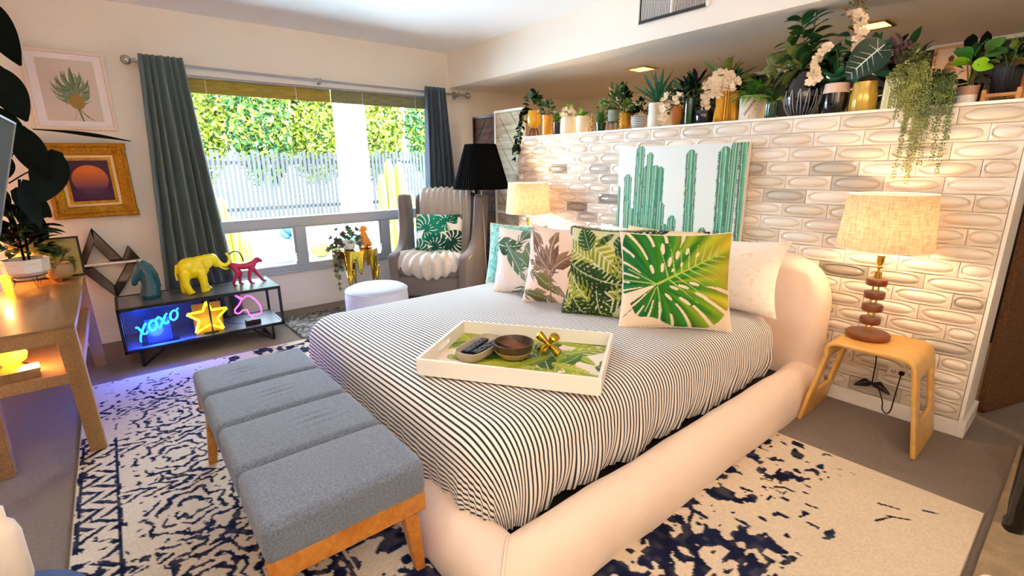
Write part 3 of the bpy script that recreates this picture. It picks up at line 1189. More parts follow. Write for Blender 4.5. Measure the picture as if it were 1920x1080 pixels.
# striped coverlet: rings from the hem over a rounded edge to the middle
def stripes_mat():
    m = bpy.data.materials.new('ticking_stripe')
    m.use_nodes = True
    n, l = m.node_tree.nodes, m.node_tree.links
    b = n['Principled BSDF']
    b.inputs['Roughness'].default_value = 0.85
    b.inputs['Sheen Weight'].default_value = 0.2
    uv = n.new('ShaderNodeUVMap')
    uv.uv_map = 'cloth'
    sp = n.new('ShaderNodeSeparateXYZ')
    l.new(uv.outputs[0], sp.inputs[0])
    a = n.new('ShaderNodeMath')
    a.operation = 'MULTIPLY'
    a.inputs[1].default_value = 1 / 0.0185
    l.new(sp.outputs[1], a.inputs[0])
    f = n.new('ShaderNodeMath')
    f.operation = 'FRACT'
    l.new(a.outputs[0], f.inputs[0])
    cr = n.new('ShaderNodeValToRGB')
    e = cr.color_ramp.elements
    cr.color_ramp.interpolation = 'LINEAR'
    e[0].position = 0.0
    e[0].color = (*lin('#f3ede6'), 1)
    e[1].position = 0.50
    e[1].color = (*lin('#f3ede6'), 1)
    for q, c in ((0.55, '#23242e'), (0.90, '#23242e'), (0.95, '#f3ede6')):
        k = e.new(q)
        k.color = (*lin(c), 1)
    l.new(f.outputs[0], cr.inputs[0])
    l.new(cr.outputs[0], b.inputs['Base Color'])
    nz = n.new('ShaderNodeTexNoise')
    nz.inputs['Scale'].default_value = 14
    tc = n.new('ShaderNodeTexCoord')
    l.new(tc.outputs['Object'], nz.inputs['Vector'])
    bp = n.new('ShaderNodeBump')
    bp.inputs['Strength'].default_value = 0.35
    bp.inputs['Distance'].default_value = 0.01
    l.new(nz.outputs['Fac'], bp.inputs['Height'])
    l.new(bp.outputs[0], b.inputs['Normal'])
    return m


M['stripe'] = stripes_mat()


def coverlet():
    X0, X1, Y0, Y1 = 1.995, 3.715, -2.300, -0.40
    Rc = 0.17
    # outline, counter-clockwise from the head on the right side: right (y down), foot, left
    out = []
    N1, N2, NC = 130, 100, 26
    for i in range(N1):
        out.append(((X1, Y1 + (Y0 + Rc - Y1) * i / N1), (1, 0)))
    for i in range(NC + 1):
        a = -PI / 2 * i / NC
        out.append(((X1 - Rc + Rc * math.cos(a), Y0 + Rc + Rc * math.sin(a)), (math.cos(a), math.sin(a))))
    for i in range(1, N2):
        out.append(((X1 - Rc + (X0 + 2 * Rc - X1) * i / N2, Y0), (0, -1)))
    for i in range(NC + 1):
        a = -PI / 2 - PI / 2 * i / NC
        out.append(((X0 + Rc + Rc * math.cos(a), Y0 + Rc + Rc * math.sin(a)), (math.cos(a), math.sin(a))))
    for i in range(1, N1 + 1):
        out.append(((X0, Y0 + Rc + (Y1 - Y0 - Rc) * i / N1), (-1, 0)))
    n = len(out)
    er = 0.125
    V, UV = [], []
    ns, na, ni = 12, 9, 34
    arc_total = er * PI / 2
    hem_z = 0.175
    side = BT - er - hem_z
    rings = ns + na + ni
    for k in range(rings + 1):
        for i, ((x, y), (nx_, ny_)) in enumerate(out):
            s_ = i / n * 60
            hz_ = hem_z - 0.012 + 0.010 * math.sin(s_ * 0.9) + 0.008 * math.sin(s_ * 2.3 + 1)
            corner = min(1, abs(nx_ * ny_) * 2)
            hz_ -= 0.02 * corner
            if k <= ns:
                f = k / ns
                z = hz_ + (BT - er - hz_) * f
                wr = (1 - f) * (0.006 * math.sin(s_ * 5.1 + 3 * f) + 0.005 * math.sin(s_ * 9.7 + 1) + 0.010 * math.sin(s_ * 2.0 + 2))
                off = -0.03 * (1 - f) ** 1.5 + 0.012 * math.sin(PI * f) + wr
                if corner > 0.05:
                    off += corner * (1 - f) * 0.012 * math.sin(s_ * 22)
                drop = arc_total + (BT - er - z)
            elif k <= ns + na:
                a = PI / 2 * (k - ns) / na
                z = BT - er + er * math.sin(a)
                off = -er * (1 - math.cos(a))
                drop = er * (PI / 2 - a)
            else:
                q = (k - ns - na) / ni
                off = -er
                drop = 0
                z = BT
            px, py = x + nx_ * off, y + ny_ * off
            if k > ns + na:
                # the top closes on a spine down the middle of the bed
                ty = max(Y0 + 0.95, py)
                px, py = px + (2.855 - px) * q, py + (ty - py) * q
                z = BT + 0.012 * math.sin(PI * min(1, q)) + (0.004 * math.sin(px * 7 + py * 3) + 0.003 * math.sin(py * 13 + px * 5)) * min(1, q * 3)
            V.append((px, py, z))
            vv = (y + ny_ * (-er)) + drop * ny_ if k <= ns + na else py
            vv += 0.006 * math.sin(px * 3.1 + 0.6) + (0.012 * math.sin(z * 26 + y * 6) * max(0, (y + 1.6)) * (BT - z) * 2 if k <= ns + na and nx_ > 0.5 else 0) + (0.010 * math.sin(x * 5 + y * 4) * (1 - k / ns) if k < ns else 0)
            UV.append((px, vv))
    F = []
    for k in range(rings):
        for i in range(n - 1):
            a = k * n + i
            F.append((a, a + 1, a + n + 1, a + n))
    me = bpy.data.meshes.new('cloth')
    cx, cy = 2.85, -1.3
    me.from_pydata([(x - cx, y - cy, z) for x, y, z in V], [], F)
    ul = me.uv_layers.new(name='cloth')
    idx = np.zeros(len(me.loops), dtype=np.int32)
    me.loops.foreach_get('vertex_index', idx)
    ul.data.foreach_set('uv', np.array(UV, dtype=np.float32)[idx].ravel())
    me.polygons.foreach_set('use_smooth', [True] * len(me.polygons))
    me.materials.append(M['stripe'])
    t = thing('coverlet', 'black and white ticking-striped coverlet draped over the bed', 'bedspread', (cx, cy, 0))
    obj('cloth', me, None, t)


coverlet()


# ------------------------------------------------------------------ cushions
def cushion(name, label, pos, yaw, lean, w, h, th, paint=None, m=None, back=None, piping=None, fringe=0, N=96, group=None, roll=0, ears=0.05, cat='cushion', soft=0.0):
    """pos = middle of the bottom edge; the printed face looks along local -y"""
    rot = Matrix.Rotation(R(yaw), 4, 'Z') @ Matrix.Rotation(-R(lean), 4, 'X') @ Matrix.Rotation(R(roll), 4, 'Y')
    t = thing(name, label, cat, pos, rot.to_euler(), group)

    def shape(u, v, side):
        # u, v in -1..1
        au, av = np.abs(u), np.abs(v)
        t_ = (1 - au ** 2.6) * (1 - av ** 2.6)
        t_ = np.maximum(t_, 0) ** 0.55
        pin = 1 - ears * (1 - av ** 2) * 1.3
        pin2 = 1 - ears * (1 - au ** 2) * 1.3
        x = u * w / 2 * pin
        z = v * h / 2 * pin2 + h / 2
        wr = 0.004 * np.sin(u * 6 + v * 4) * t_ + soft * np.sin(u * 3.1 + 1) * np.cos(v * 2.6) * t_
        return x, -side * (t_ * th / 2 + wr), z
    if paint is not None:
        print_plane('front', paint, lambda a, b: shape(a / paint.w * 2 - 1, b / paint.h * 2 - 1, 1), m or M['print'], t)
    else:
        u, v = np.meshgrid(np.linspace(-1, 1, 40), np.linspace(-1, 1, 40))
        x, y, z = shape(u, v, 1)
        obj('front', gridg(x, y, z), m, t, smooth='all')
    u, v = np.meshgrid(np.linspace(-1, 1, 24), np.linspace(-1, 1, 24))
    x, y, z = shape(u, v, -1)
    obj('back', gridg(x, y, z), back or M['linen'], t, smooth='all')
    if piping is not None or fringe:
        q = np.linspace(-1, 1, 24)
        edge = [(a, -1) for a in q] + [(1, a) for a in q[1:]] + [(a, 1) for a in q[::-1][1:]] + [(-1, a) for a in q[::-1][1:-1]]
        P = []
        for a, b in edge:
            x, y, z = shape(np.array(a), np.array(b), 1)
            P.append((float(x), 0.0, float(z)))
        if piping is not None:
            obj('piping', G().tube(P, 0.004, 6, closed=True), piping, t, smooth='all')
        if fringe:
            g = G()
            for i in range(len(P)):
                a, b = Vector(P[i]), Vector(P[(i + 1) % len(P)])
                nrm = Vector(((b - a).z, 0, -(b - a).x)).normalized()
                for k in range(4):
                    c = a.lerp(b, k / 4)
                    d = nrm * fringe * random.uniform(0.7, 1.1) + Vector((0, random.uniform(-0.3, 0.3) * fringe, 0))
                    e = (b - a).normalized() * 0.003
                    g.add([c - e, c + e, c + d], [(0, 1, 2)])
            obj('fringe', g, piping or M['leafdk'], t, kind='stuff')
    return t


def gridg(x, y, z):
    h, w = x.shape
    V = np.stack([x, y, z], -1).reshape(-1, 3).tolist()
    F = []
    for j in range(h - 1):
        for i in range(w - 1):
            a = j * w + i
            F.append((a, a + 1, a + w + 1, a + w))
    return G().add(V, F)


def paint_monstera_big():
    p = Paint(1, 1, 170, 170, '#f3dcc0')
    X, Y = p.X, p.Y
    c = np.array((0.30, 0.46))
    tip = np.array((1.0, 0.86))
    ax = tip - c
    L = np.hypot(*ax)
    ax /= L
    u = (X - c[0]) * ax[0] + (Y - c[1]) * ax[1]
    v = -(X - c[0]) * ax[1] + (Y - c[1]) * ax[0]
    # heart outline around the stalk point
    a = np.arctan2(v, u)
    r = np.hypot(u, v)
    aa = np.abs(a)
    rad = 0.30 + 0.62 * np.exp(-((aa) / 1.05) ** 2) + 0.22 * np.exp(-((aa - 1.35) / 0.55) ** 2) + 0.06 * np.exp(-((aa - 2.5) / 0.3) ** 2)
    m = r < rad
    # notch of the heart at the stalk and bays between the lobes
    m &= ~((aa > 2.95) & (r > 0.04))
    ph = aa * 3.4 + 0.2 + 0.25 * np.sin(r * 6)
    bay = (np.mod(ph, 1) < 0.20) & (r > rad * (0.55 + 0.14 * np.sin(np.floor(ph) * 2.3))) & (aa > 0.55)
    m &= ~bay
    # oval windows beside the midrib
    for k, (uu, vv, l_, w_) in enumerate([(0.13, 0.13, .05, .016), (0.22, 0.15, .055, .017), (0.32, 0.18, .05, .018), (0.42, 0.17, .04, .015), (0.12, -0.11, .045, .015), (0.20, -0.14, .055, .016), (0.30, -0.16, .05, .016), (0.04, 0.16, .05, .016), (0.03, -0.17, .05, .014), (0.30, 0.075, .025, .011), (0.2, 0.06, .022, .010), (0.14, -0.28, .07, .016), (0.30, -0.30, .07, .016), (0.24, 0.30, .06, .018), (0.48, 0.09, .03, .012)]):
        an = math.atan2(vv, uu) * 0.6 + (0.5 if vv > 0 else -0.5)
        du, dv = u - uu, v - vv
        q = (du * math.cos(an) + dv * math.sin(an)) / l_, (-du * math.sin(an) + dv * math.cos(an)) / w_
        m &= ~((q[0] ** 2 + q[1] ** 2) < 1)
    f = np.clip((X * 0.75 + 0.15 * Y + 0.10 * np.sin(a * 14) + 0.05 * np.sin(a * 31)), 0, 1)
    col = np.where((f < 0.5)[..., None], p.grad(f * 2, '#0b6a3c', '#3f8a1c'), p.grad(f * 2 - 1, '#4f931c', '#e2c93a'))
    rib = 0.5 + 0.5 * np.sin((aa - 0.25 * r) * 24)
    col = col * (0.72 + 0.40 * rib)[..., None]
    p.put(m * 1.0, col)
    # veins
    for k in range(1, 9):
        for sgn in (-1, 1):
            s0 = 0.05 + 0.07 * k
            p0 = c + ax * s0
            an = math.atan2(ax[1], ax[0]) + sgn * (1.35 - 0.09 * k)
            p1 = p0 + np.array((math.cos(an), math.sin(an))) * (0.42 - 0.035 * k)
            S = Paint.__new__(Paint)
            dx, dy = p1 - p0
            t = np.clip(((X - p0[0]) * dx + (Y - p0[1]) * dy) / (dx * dx + dy * dy), 0, 1)
            d = np.hypot(X - p0[0] - t * dx, Y - p0[1] - t * dy)
            p.put(((d < 0.006 * (1.1 - t)) & m) * 0.8, '#cfdc8a')
    t = np.clip(u, 0, 0.75)
    p.put(((np.hypot(u - t, v) < 0.011 * (1.15 - t))) * 1.0, '#a9c94e')
    for an in (2.6, 3.0, 3.5, 4.0, 4.4, 4.9):
        d = np.array((math.cos(an), math.sin(an)))
        q = c + d * 0.3
        dx, dy = q - c
        tt = np.clip(((X - c[0]) * dx + (Y - c[1]) * dy) / (dx * dx + dy * dy), 0, 1)
        p.put(((np.hypot(X - c[0] - tt * dx, Y - c[1] - tt * dy) < 0.006) & m) * 0.8, '#b7d070')
    p.seg((0.30, 0.45), (0.02, 0.12), 0.012, '#3c4a30', 0.006)
    return p


def paint_leaves(seed, bg, cols, n, wid=(0.1, 0.2), ln=(0.35, 0.6), slits=0, comb=0, vein='#d8d9c0', N=110, aspect=1.0, curve=0.1):
    r_ = random.Random(seed)
    p = Paint(1, aspect, N, int(N * aspect), bg)
    for i in range(n):
        x, y = r_.uniform(-0.1, 1.1), r_.uniform(-0.1, aspect + 0.1)
        a = r_.uniform(0, 2 * PI)
        L = r_.uniform(*ln)
        c1, c2 = r_.choice(cols)
        p.leaf((x, y), (x + L * math.cos(a), y + L * math.sin(a)), r_.uniform(*wid), c1, c2, vein, slits=slits, comb=comb, curve=r_.uniform(-curve, curve))
    return p


cushion('monstera_cushion', 'large cream cushion printed with one green-to-yellow monstera leaf, foremost on the bed', (3.49, -0.985, BT + 0.004), 44, 15, 0.53, 0.475, 0.17,
        paint_monstera_big(), piping=M['linen'], ears=0.055)
p = paint_leaves(4, '#cfcf9e', [('#17301a', '#2f4f24'), ('#0f2014', '#24402a'), ('#7d8a22', '#aba636'), ('#1c3a20', '#3f5f2a')], 22, (0.22, 0.34), (0.6, 0.95), comb=12, vein='#d5d4a0')
for q in range(4):
    p.leaf((0.3 + 0.2 * q, 0.75 + 0.1 * (q % 2)), (0.15 + 0.28 * q, 1.02 - 0.1 * (q % 2)), 0.24, '#1f4224', '#335c2c', '#a8b27a', slits=6)
cushion('palm_cushion', 'cushion with dark green and olive palm fronds and a fringed edge, beside the monstera one', (3.13, -1.10, BT + 0.004), 20, 14, 0.45, 0.47, 0.15,
        p, piping=M['leafdk'], fringe=0.016)
p = Paint(1, 1, 110, 110, '#efd6c6')
for a, b, w_ in (((0.5, 0.35), (0.48, 0.97), 0.2), ((0.5, 0.42), (0.92, 0.72), 0.16), ((0.48, 0.42), (0.1, 0.8), 0.15), ((0.1, 0.4), (0.75, 0.1), 0.15), ((0.05, 0.1), (0.6, 0.02), 0.14),
                 ((0.8, 0.5), (1.0, 0.05), 0.16), ((0.02, 0.95), (0.35, 0.6), 0.12), ((0.75, 1.0), (1.0, 0.7), 0.14), ((0.4, 0.45), (0.05, 0.55), 0.1)):
    p.leaf(a, b, w_ * 1.35, '#6b4a3c', '#a08468', '#e4cdb4', slits=2, curve=0.05)
p.leaf((0.15, 0.42), (0.66, 0.12), 0.17, '#5c6234', '#7b7c48', '#d8cda8', slits=2)
p.leaf((0.02, 0.15), (0.5, 0.03), 0.1, '#4c5a34', '#6d7844', '#d8cda8', slits=4)
p.seg((0.5, 0.0), (0.5, 0.5), 0.015, '#8a6a50')
cushion('banana_leaf_cushion', 'blush cushion printed with brown and olive banana leaves, its top corner pricked up', (2.83, -1.16, BT + 0.004), 18, 13, 0.42, 0.47, 0.15,
        p, ears=0.09, soft=0.01)
p = paint_leaves(9, '#efe2d6', [('#4f6f56', '#7a957a'), ('#2d4a2c', '#56704c'), ('#6d7a56', '#8f9e76')], 13, (0.20, 0.30), (0.45, 0.75), slits=3, vein='#dfe6d2')
cushion('grey_leaf_cushion', 'off-white cushion printed with grey-green leaves, third of the row from the window side', (2.52, -1.13, BT + 0.004), 22, 13, 0.42, 0.42, 0.14, p, ears=0.07)
p = Paint(1, 1, 110, 110, '#9fd3c0')
nz = vnoise(110, 110, 9, 41, 3)
p.put((nz > 0.55) * 0.8, '#67b8a2')
p.put(((np.mod(p.X * 5 + np.sin(p.Y * 14) * 0.25, 1) < 0.12)) * 0.8, '#4f9c88')
p.put((np.mod(p.Y * 9 + np.abs(np.mod(p.X * 5, 1) - 0.5), 1) < 0.12) * 0.5, '#cdeee0')
cushion('teal_quilted_cushion', 'pale turquoise quilted cushion at the window end of the pillow row', (2.28, -1.00, BT + 0.004), 24, 12, 0.42, 0.41, 0.13, p, back=M['linen'], piping=M['linen'])
p = paint_leaves(12, '#e8d2a8', [('#1d2a1c', '#37462a'), ('#3a2418', '#5c3a26'), ('#6f7a2c', '#8f9440')], 11, (0.12, 0.2), (0.4, 0.7), slits=5)
cushion('dark_leaf_cushion', 'dark patterned cushion mostly hidden behind the monstera and palm cushions', (3.20, -0.74, BT + 0.004), 8, 14, 0.48, 0.45, 0.14, p)
p = Paint(1, 1, 70, 70, '#f5ebe0')
p.put((vnoise(70, 70, 2.2, 77, 1) > 0.80) * 0.5, '#e4c8a8')
cushion('white_sham', 'white speckled pillow with pointed corner, rightmost against the headboard', (3.42, -0.52, BT + 0.004), 12, 24, 0.66, 0.42, 0.19, p, back=M['linen'], ears=0.09, cat='pillow', group=None)
cushion('white_sham', 'plain white pillow at the middle of the headboard behind the leafy cushions', (2.78, -0.44, BT + 0.004), 0, 20, 0.70, 0.40, 0.18, None, M['linen'], ears=0.08, cat='pillow')
cushion('white_sham', 'plain white pillow at the window end of the headboard', (2.22, -0.44, BT + 0.004), 0, 20, 0.55, 0.36, 0.16, None, M['linen'], ears=0.08, cat='pillow')

# ------------------------------------------------------------------ serving tray and what is on it
TA = 34.5
tray = thing('serving_tray', 'large white wooden tray lined with green banana-leaf paper on the coverlet', 'tray', (3.30, -1.80, BT + 0.012), R(TA))
TL, TWd, TH_ = 0.69, 0.475, 0.066
g = G().box(-TL / 2, TL / 2, -TWd / 2, TWd / 2, 0, 0.008)
bevel(obj('floor_board', g, M['white'], tray), 0.001)
for sgn in (-1, 1):
    o = obj('side', G().box(-TL / 2, TL / 2, sgn * TWd / 2 - 0.006, sgn * TWd / 2 + 0.006, 0, TH_), M['white'], tray)
    bevel(o, 0.002)
    q = G()
    a = sgn * TL / 2
    hb = [(-TWd / 2, TWd / 2, 0, 0.028), (-TWd / 2, TWd / 2, 0.048, TH_), (-TWd / 2, -0.055, 0.028, 0.048), (0.055, TWd / 2, 0.028, 0.048)]
    for y0_, y1_, z0_, z1_ in hb:
        q.box(a - 0.006, a + 0.006, y0_, y1_, z0_, z1_)
    for k in range(3):
        y0_ = -0.0275 + k * 0.0275
        q.box(a - 0.006, a + 0.006, y0_ - 0.003, y0_ + 0.003, 0.028, 0.048)
    obj('end', q, M['white'], tray)
p = Paint(0.67, 0.455, 190, 130, '#f0dfcb')
rr_ = random.Random(5)
for i in range(72):
    x, y = rr_.uniform(-0.05, 0.72), rr_.uniform(-0.05, 0.5)
    a = rr_.uniform(0, 2 * PI)
    L = rr_.uniform(0.16, 0.26)
    c1, c2 = rr_.choice([('#5f7d12', '#a8b52c'), ('#2f5a1c', '#5c8a2a'), ('#86981c', '#c7c040'), ('#24462a', '#4b6e3a')])
    p.leaf((x, y), (x + L * math.cos(a), y + L * math.sin(a)), rr_.uniform(0.06, 0.10), c1, c2, '#dfe3a0', slits=rr_.choice([0, 0, 5]), curve=rr_.uniform(-.1, .1))
print_plane('leaf_liner', p, lambda a, b: (a - 0.335, b - 0.2275, np.full_like(a, 0.0092)), M['printpaper'], tray, False)
TZ = BT + 0.012 + 0.010


def on_tray(u, v):
    c, s = math.cos(R(TA)), math.sin(R(TA))
    return (3.30 + u * c - v * s, -1.80 + u * s + v * c)


def loc_of(x, y):
    c, s = math.cos(R(TA)), math.sin(R(TA))
    dx, dy = x - 3.30, y + 1.80
    return dx * c + dy * s, -dx * s + dy * c


M['stone'] = mat('pale_stoneware', '#b7a892', 0.5, vary=(40, 0.08))
cx, cy = 3.155, -1.90
t = thing('catchall_dish', 'oblong grey stoneware dish holding two black remotes on the tray', 'dish', (cx, cy, TZ), R(112))
V, F = [], []
rg = [(0.090, 0.034, 0.0), (0.112, 0.050, 0.004), (0.122, 0.060, 0.020), (0.127, 0.065, 0.044), (0.123, 0.061, 0.045), (0.116, 0.054, 0.022), (0.100, 0.042, 0.012)]
nd = 48
for (a, b, z) in rg:
    for k in range(nd):
        an = 2 * PI * k / nd
        ca, sa = math.cos(an), math.sin(an)
        V.append((a * math.copysign(abs(ca) ** 0.5, ca), b * math.copysign(abs(sa) ** 0.5, sa), z))
for i in range(len(rg) - 1):
    for k in range(nd):
        F.append((i * nd + k, i * nd + (k + 1) % nd, (i + 1) * nd + (k + 1) % nd, (i + 1) * nd + k))
F += [tuple(range(nd)), tuple(range((len(rg) - 1) * nd, len(rg) * nd))]
obj('dish', G().add(V, F), M['stone'], t, smooth=50)
for k, (dx, dy, r_, lab) in enumerate([(0.0, 0.024, 3, 'black remote control nearer the white tray end'), (0.005, -0.026, -3, 'black remote control nearer the wooden bowl')]):
    c, s = math.cos(R(112)), math.sin(R(112))
    rm = thing('remote_control', lab, 'remote', (cx + dx * c - dy * s, cy + dx * s + dy * c, TZ + 0.0235), R(112 + r_), 'remotes in the stoneware dish')
    bevel(obj('body', G().box(-0.085, 0.085, -0.019, 0.019, 0, 0.014), M['black'], rm), 0.004)
    bt = G().box(-0.004, 0.004, -0.003, 0.003, 0, 0.0016).mesh('button')
    bt.materials.append(mat('remote_button', '#7a7f92', 0.5))
    for a in range(9):
        for b in range(3):
            if (a + b) % 4 == 3:
                continue
            ob = bpy.data.objects.new('button', bt)
            C.objects.link(ob)
            ob.parent = rm
            ob.location = (-0.062 + a * 0.0155, -0.011 + b * 0.011, 0.0138)
M['bowlwood'] = woodmat('dark_bowl_wood', '#3a2a20', '#5e4630', 10, 0.4, axis=2)
t = thing('wooden_bowl', 'round dark bowl with woven base filled with incense sticks in the tray middle', 'bowl', (3.272, -1.815, TZ))
pr = [(0.038, 0), (0.058, 0.008), (0.077, 0.034), (0.084, 0.066), (0.080, 0.067), (0.070, 0.036), (0.045, 0.022), (0.001, 0.020)]
obj('bowl', G().lathe(pr[:], 32), M['bowlwood'], t, smooth=True)
obj('woven_base', G().lathe([(0.040, 0.001), (0.060, 0.007), (0.078, 0.031), (0.0795, 0.033), (0.078, 0.034)], 48, lambda r_, z, a: r_ * (1 + 0.012 * math.cos(24 * a) * math.cos(z * 900)), cap=False),
    mat('woven_seagrass', '#b59a6e', 0.8, bump=(300, 0.8)), t, smooth=True)
M['incense'] = mat('brown_incense', '#7c4a30', 0.8)
for k in range(9):
    a = R(20 + 6 * k)
    y = -0.03 + k * 0.007
    obj('stick', G().tube([(-0.066, y, 0.052 + 0.001 * k), (0.055, y * 0.6 + 0.01, 0.040 + 0.001 * k)], 0.0025, 5), M['incense'], t, smooth='all')
jack = thing('brass_jack', 'large polished brass six-armed jack ornament lying in the tray', 'ornament', (3.36, -1.70, TZ + 0.052), (R(20), R(38), R(25)))
jk = G().lathe([(0.010, 0.0), (0.011, 0.02), (0.015, 0.03), (0.017, 0.044), (0.018, 0.050), (0.012, 0.0545), (0.002, 0.0555)], 18).mesh('arm', True)
jk.materials.append(M['gold'])
for d in ((1, 0, 0), (-1, 0, 0), (0, 1, 0), (0, -1, 0), (0, 0, 1), (0, 0, -1)):
    ob = bpy.data.objects.new('arm', jk)
    C.objects.link(ob)
    ob.parent = jack
    ob.rotation_euler = Vector(d).to_track_quat('Z', 'Y').to_euler()
    ob.scale = (1.05, 1.05, 1.12)
obj('hub', G().ball((0, 0, 0), 0.019, n=16, mm=10), M['gold'], jack, smooth='all')

# ------------------------------------------------------------------ bench at the foot of the bed
bench = thing('upholstered_bench', 'blue-grey bench of four square cushions on an angled honey-wood frame', 'bench', (2.93, -2.62, 0.012))
for k in range(4):
    w_ = 0.308
    def cf(x, y, z, k=k):
        zz = z
        if z > 0:
            zz += 0.008 * math.cos(x / 0.16 * 1.3) * math.cos(y / 0.23 * 1.3) + (0.004 * math.sin(x * 150 + 14 * y + k) * math.exp(-(x / 0.05) ** 2 - ((y - 0.05 * k + 0.05) / 0.06) ** 2) if k < 3 else 0.0)
        return (x, y, zz)
    obj('seat_cushion', G().rbox(w_ - 0.002, 0.455, 0.115, 0.024, 4, 26, fn=cf), M['bluegrey'], bench, smooth='all', loc=(-0.4725 + k * 0.315, 0, 0.372))
g = G().box(-0.60, 0.60, -0.205, -0.18, 0.255, 0.318)
bevel(obj('front_rail', g, M['oak'], bench), 0.004)
g = G().box(-0.60, 0.60, 0.18, 0.205, 0.255, 0.318)
bevel(obj('back_rail', g, M['oak'], bench), 0.004)
for sx in (-1, 1):
    g = G().box(sx * 0.6 - 0.013, sx * 0.6 + 0.013, -0.225, 0.225, 0.252, 0.318)
    bevel(obj('end_rail', g, M['oak'], bench), 0.004)
for sx in (-1, 1):
    for sy in (-1, 1):
        V = []
        for (z, x, y, h) in ((0.0, 0.56, 0.215, 0.016), (0.30, 0.575, 0.175, 0.027)):
            for a, b in ((-1, -1), (1, -1), (1, 1), (-1, 1)):
                V.append((sx * x + a * h, sy * y + b * h, z))
        g = G().add(V, [(3, 2, 1, 0), (4, 5, 6, 7), (0, 1, 5, 4), (1, 2, 6, 5), (2, 3, 7, 6), (3, 0, 4, 7)])
        bevel(obj('leg', g, M['oak'], bench), 0.006)

# ------------------------------------------------------------------ bent plywood side table
def stool_geo():
    pts = [(3.885, 0.0), (3.962, 0.385)]
    c1 = (4.012, 0.395)
    for k in range(1, 9):
        a = R(170) - R(80) * k / 8
        pts.append((c1[0] + 0.06 * math.cos(a), c1[1] + 0.06 * math.sin(a)))
    c2 = (4.262, 0.395)
    pts.append((4.262, 0.455))
    for k in range(1, 9):
        a = R(90) - R(80) * k / 8
        pts.append((c2[0] + 0.06 * math.cos(a), c2[1] + 0.06 * math.sin(a)))
    pts += [(4.378, 0.0)]
    # resample legs
    out = []
    for i in range(len(pts) - 1):
        a, b = pts[i], pts[i + 1]
        L = math.hypot(b[0] - a[0], b[1] - a[1])
        n = max(1, int(L / 0.012))
        for k in range(n):
            out.append((a[0] + (b[0] - a[0]) * k / n, a[1] + (b[1] - a[1]) * k / n))
    out.append(pts[-1])
    ys = [-0.41, -0.40, -0.355, -0.345, -0.235, -0.125, -0.115, -0.07, -0.06]
    V, F = [], []
    for x, z in out:
        taper = 0.02 * max(0, z) / 0.45
        for y in ys:
            V.append((x - 4.13, (y + 0.235) * (1 - taper), z))
    m_ = len(ys)
    for i in range(len(out) - 1):
        zc = (out[i][1] + out[i + 1][1]) / 2
        for k in range(m_ - 1):
            if 0.15 < zc < 0.36 and 3 <= k + 0 and k < 5 + 0 and True:
                continue
            if 0.15 < zc < 0.36 and k in (2,):
                pass
            F.append((i * m_ + k, i * m_ + k + 1, (i + 1) * m_ + k + 1, (i + 1) * m_ + k))
    return G().add(V, F)


t = thing('bent_plywood_table', 'honey-coloured bent plywood side table with slotted legs under the right lamp', 'side table', (4.13, -0.235, 0))
o = obj('shell', stool_geo(), M['bent'], t, smooth=50)
s = o.modifiers.new('thick', 'SOLIDIFY')
s.thickness = 0.018
s.offset = -1

# outlet and lamp cord
t = thing('wall_outlet', 'white double power outlet on the tiles behind the plywood table', 'outlet', (4.207, -0.017, 0.252))
bevel(obj('plate', G().box(-0.062, 0.062, -0.005, 0.004, -0.028, 0.024), M['white'], t), 0.002)
for dx in (-0.036, 0.036):
    q = obj('socket', G().lathe([(0.019, 0), (0.019, 0.003), (0.017, 0.004)], 20), M['white'], t, smooth=True, loc=(dx, -0.004, -0.002), rot=(R(90), 0, 0))
    obj('slots', G().box(-0.008, -0.005, -0.004, 0.006, 0.004, 0.005).box(0.005, 0.008, -0.004, 0.006, 0.004, 0.005).box(-0.002, 0.002, -0.012, -0.008, 0.004, 0.005), M['black'], q)
t = thing('lamp_cord', 'black lamp cord tied in a bow-like bundle below the plywood table', 'cord', (4.10, -0.05, 0.16))
pts = [(-0.005, -0.19, 0.275), (-0.004, -0.06, 0.25), (0.0, -0.01, 0.12), (0.0, 0, 0.0), (0.03, 0, -0.02), (0.055, 0, -0.08), (0.06, 0, -0.12), (0.08, 0, -0.138), (0.095, 0, -0.115), (0.10, 0, -0.05), (0.105, 0.0, 0.04), (0.107, 0.014, 0.088)]


def smoothpts(P, k=6):
    P = [Vector(p) for p in P]
    out = []
    for i in range(len(P) - 1):
        a, b = P[max(0, i - 1)], P[i]
        c, d = P[i + 1], P[min(len(P) - 1, i + 2)]
        for q in range(k):
            t = q / k
            out.append(0.5 * ((2 * b) + (c - a) * t + (2 * a - 5 * b + 4 * c - d) * t * t + (3 * b - 3 * c + d - a) * t ** 3))
    out.append(P[-1])
    return out


obj('wire', G().tube(smoothpts(pts), 0.003, 6), M['black'], t, smooth='all')
g = G()
for k in range(5):
    w_ = 0.045 + 0.008 * k
    P = [(w_ * 1.0 * math.sin(a), 0.004 * math.sin(3 * a + k), 0.020 * math.sin(2 * a + 0.3 * k) - 0.003 * k) for a in [2 * PI * q / 28 for q in range(28)]]
    g.tube(P, 0.0026, 5, closed=True)
obj('bundle', g, M['black'], t, smooth='all')
obj('plug', G().rbox(0.022, 0.024, 0.018, 0.005, 2, 1), M['black'], t, smooth='all', loc=(0.107, 0.016, 0.092))

# ------------------------------------------------------------------ table lamps
M['linenshade'] = shademat('linen_lampshade', '#dcbb9a', True, 0.2)


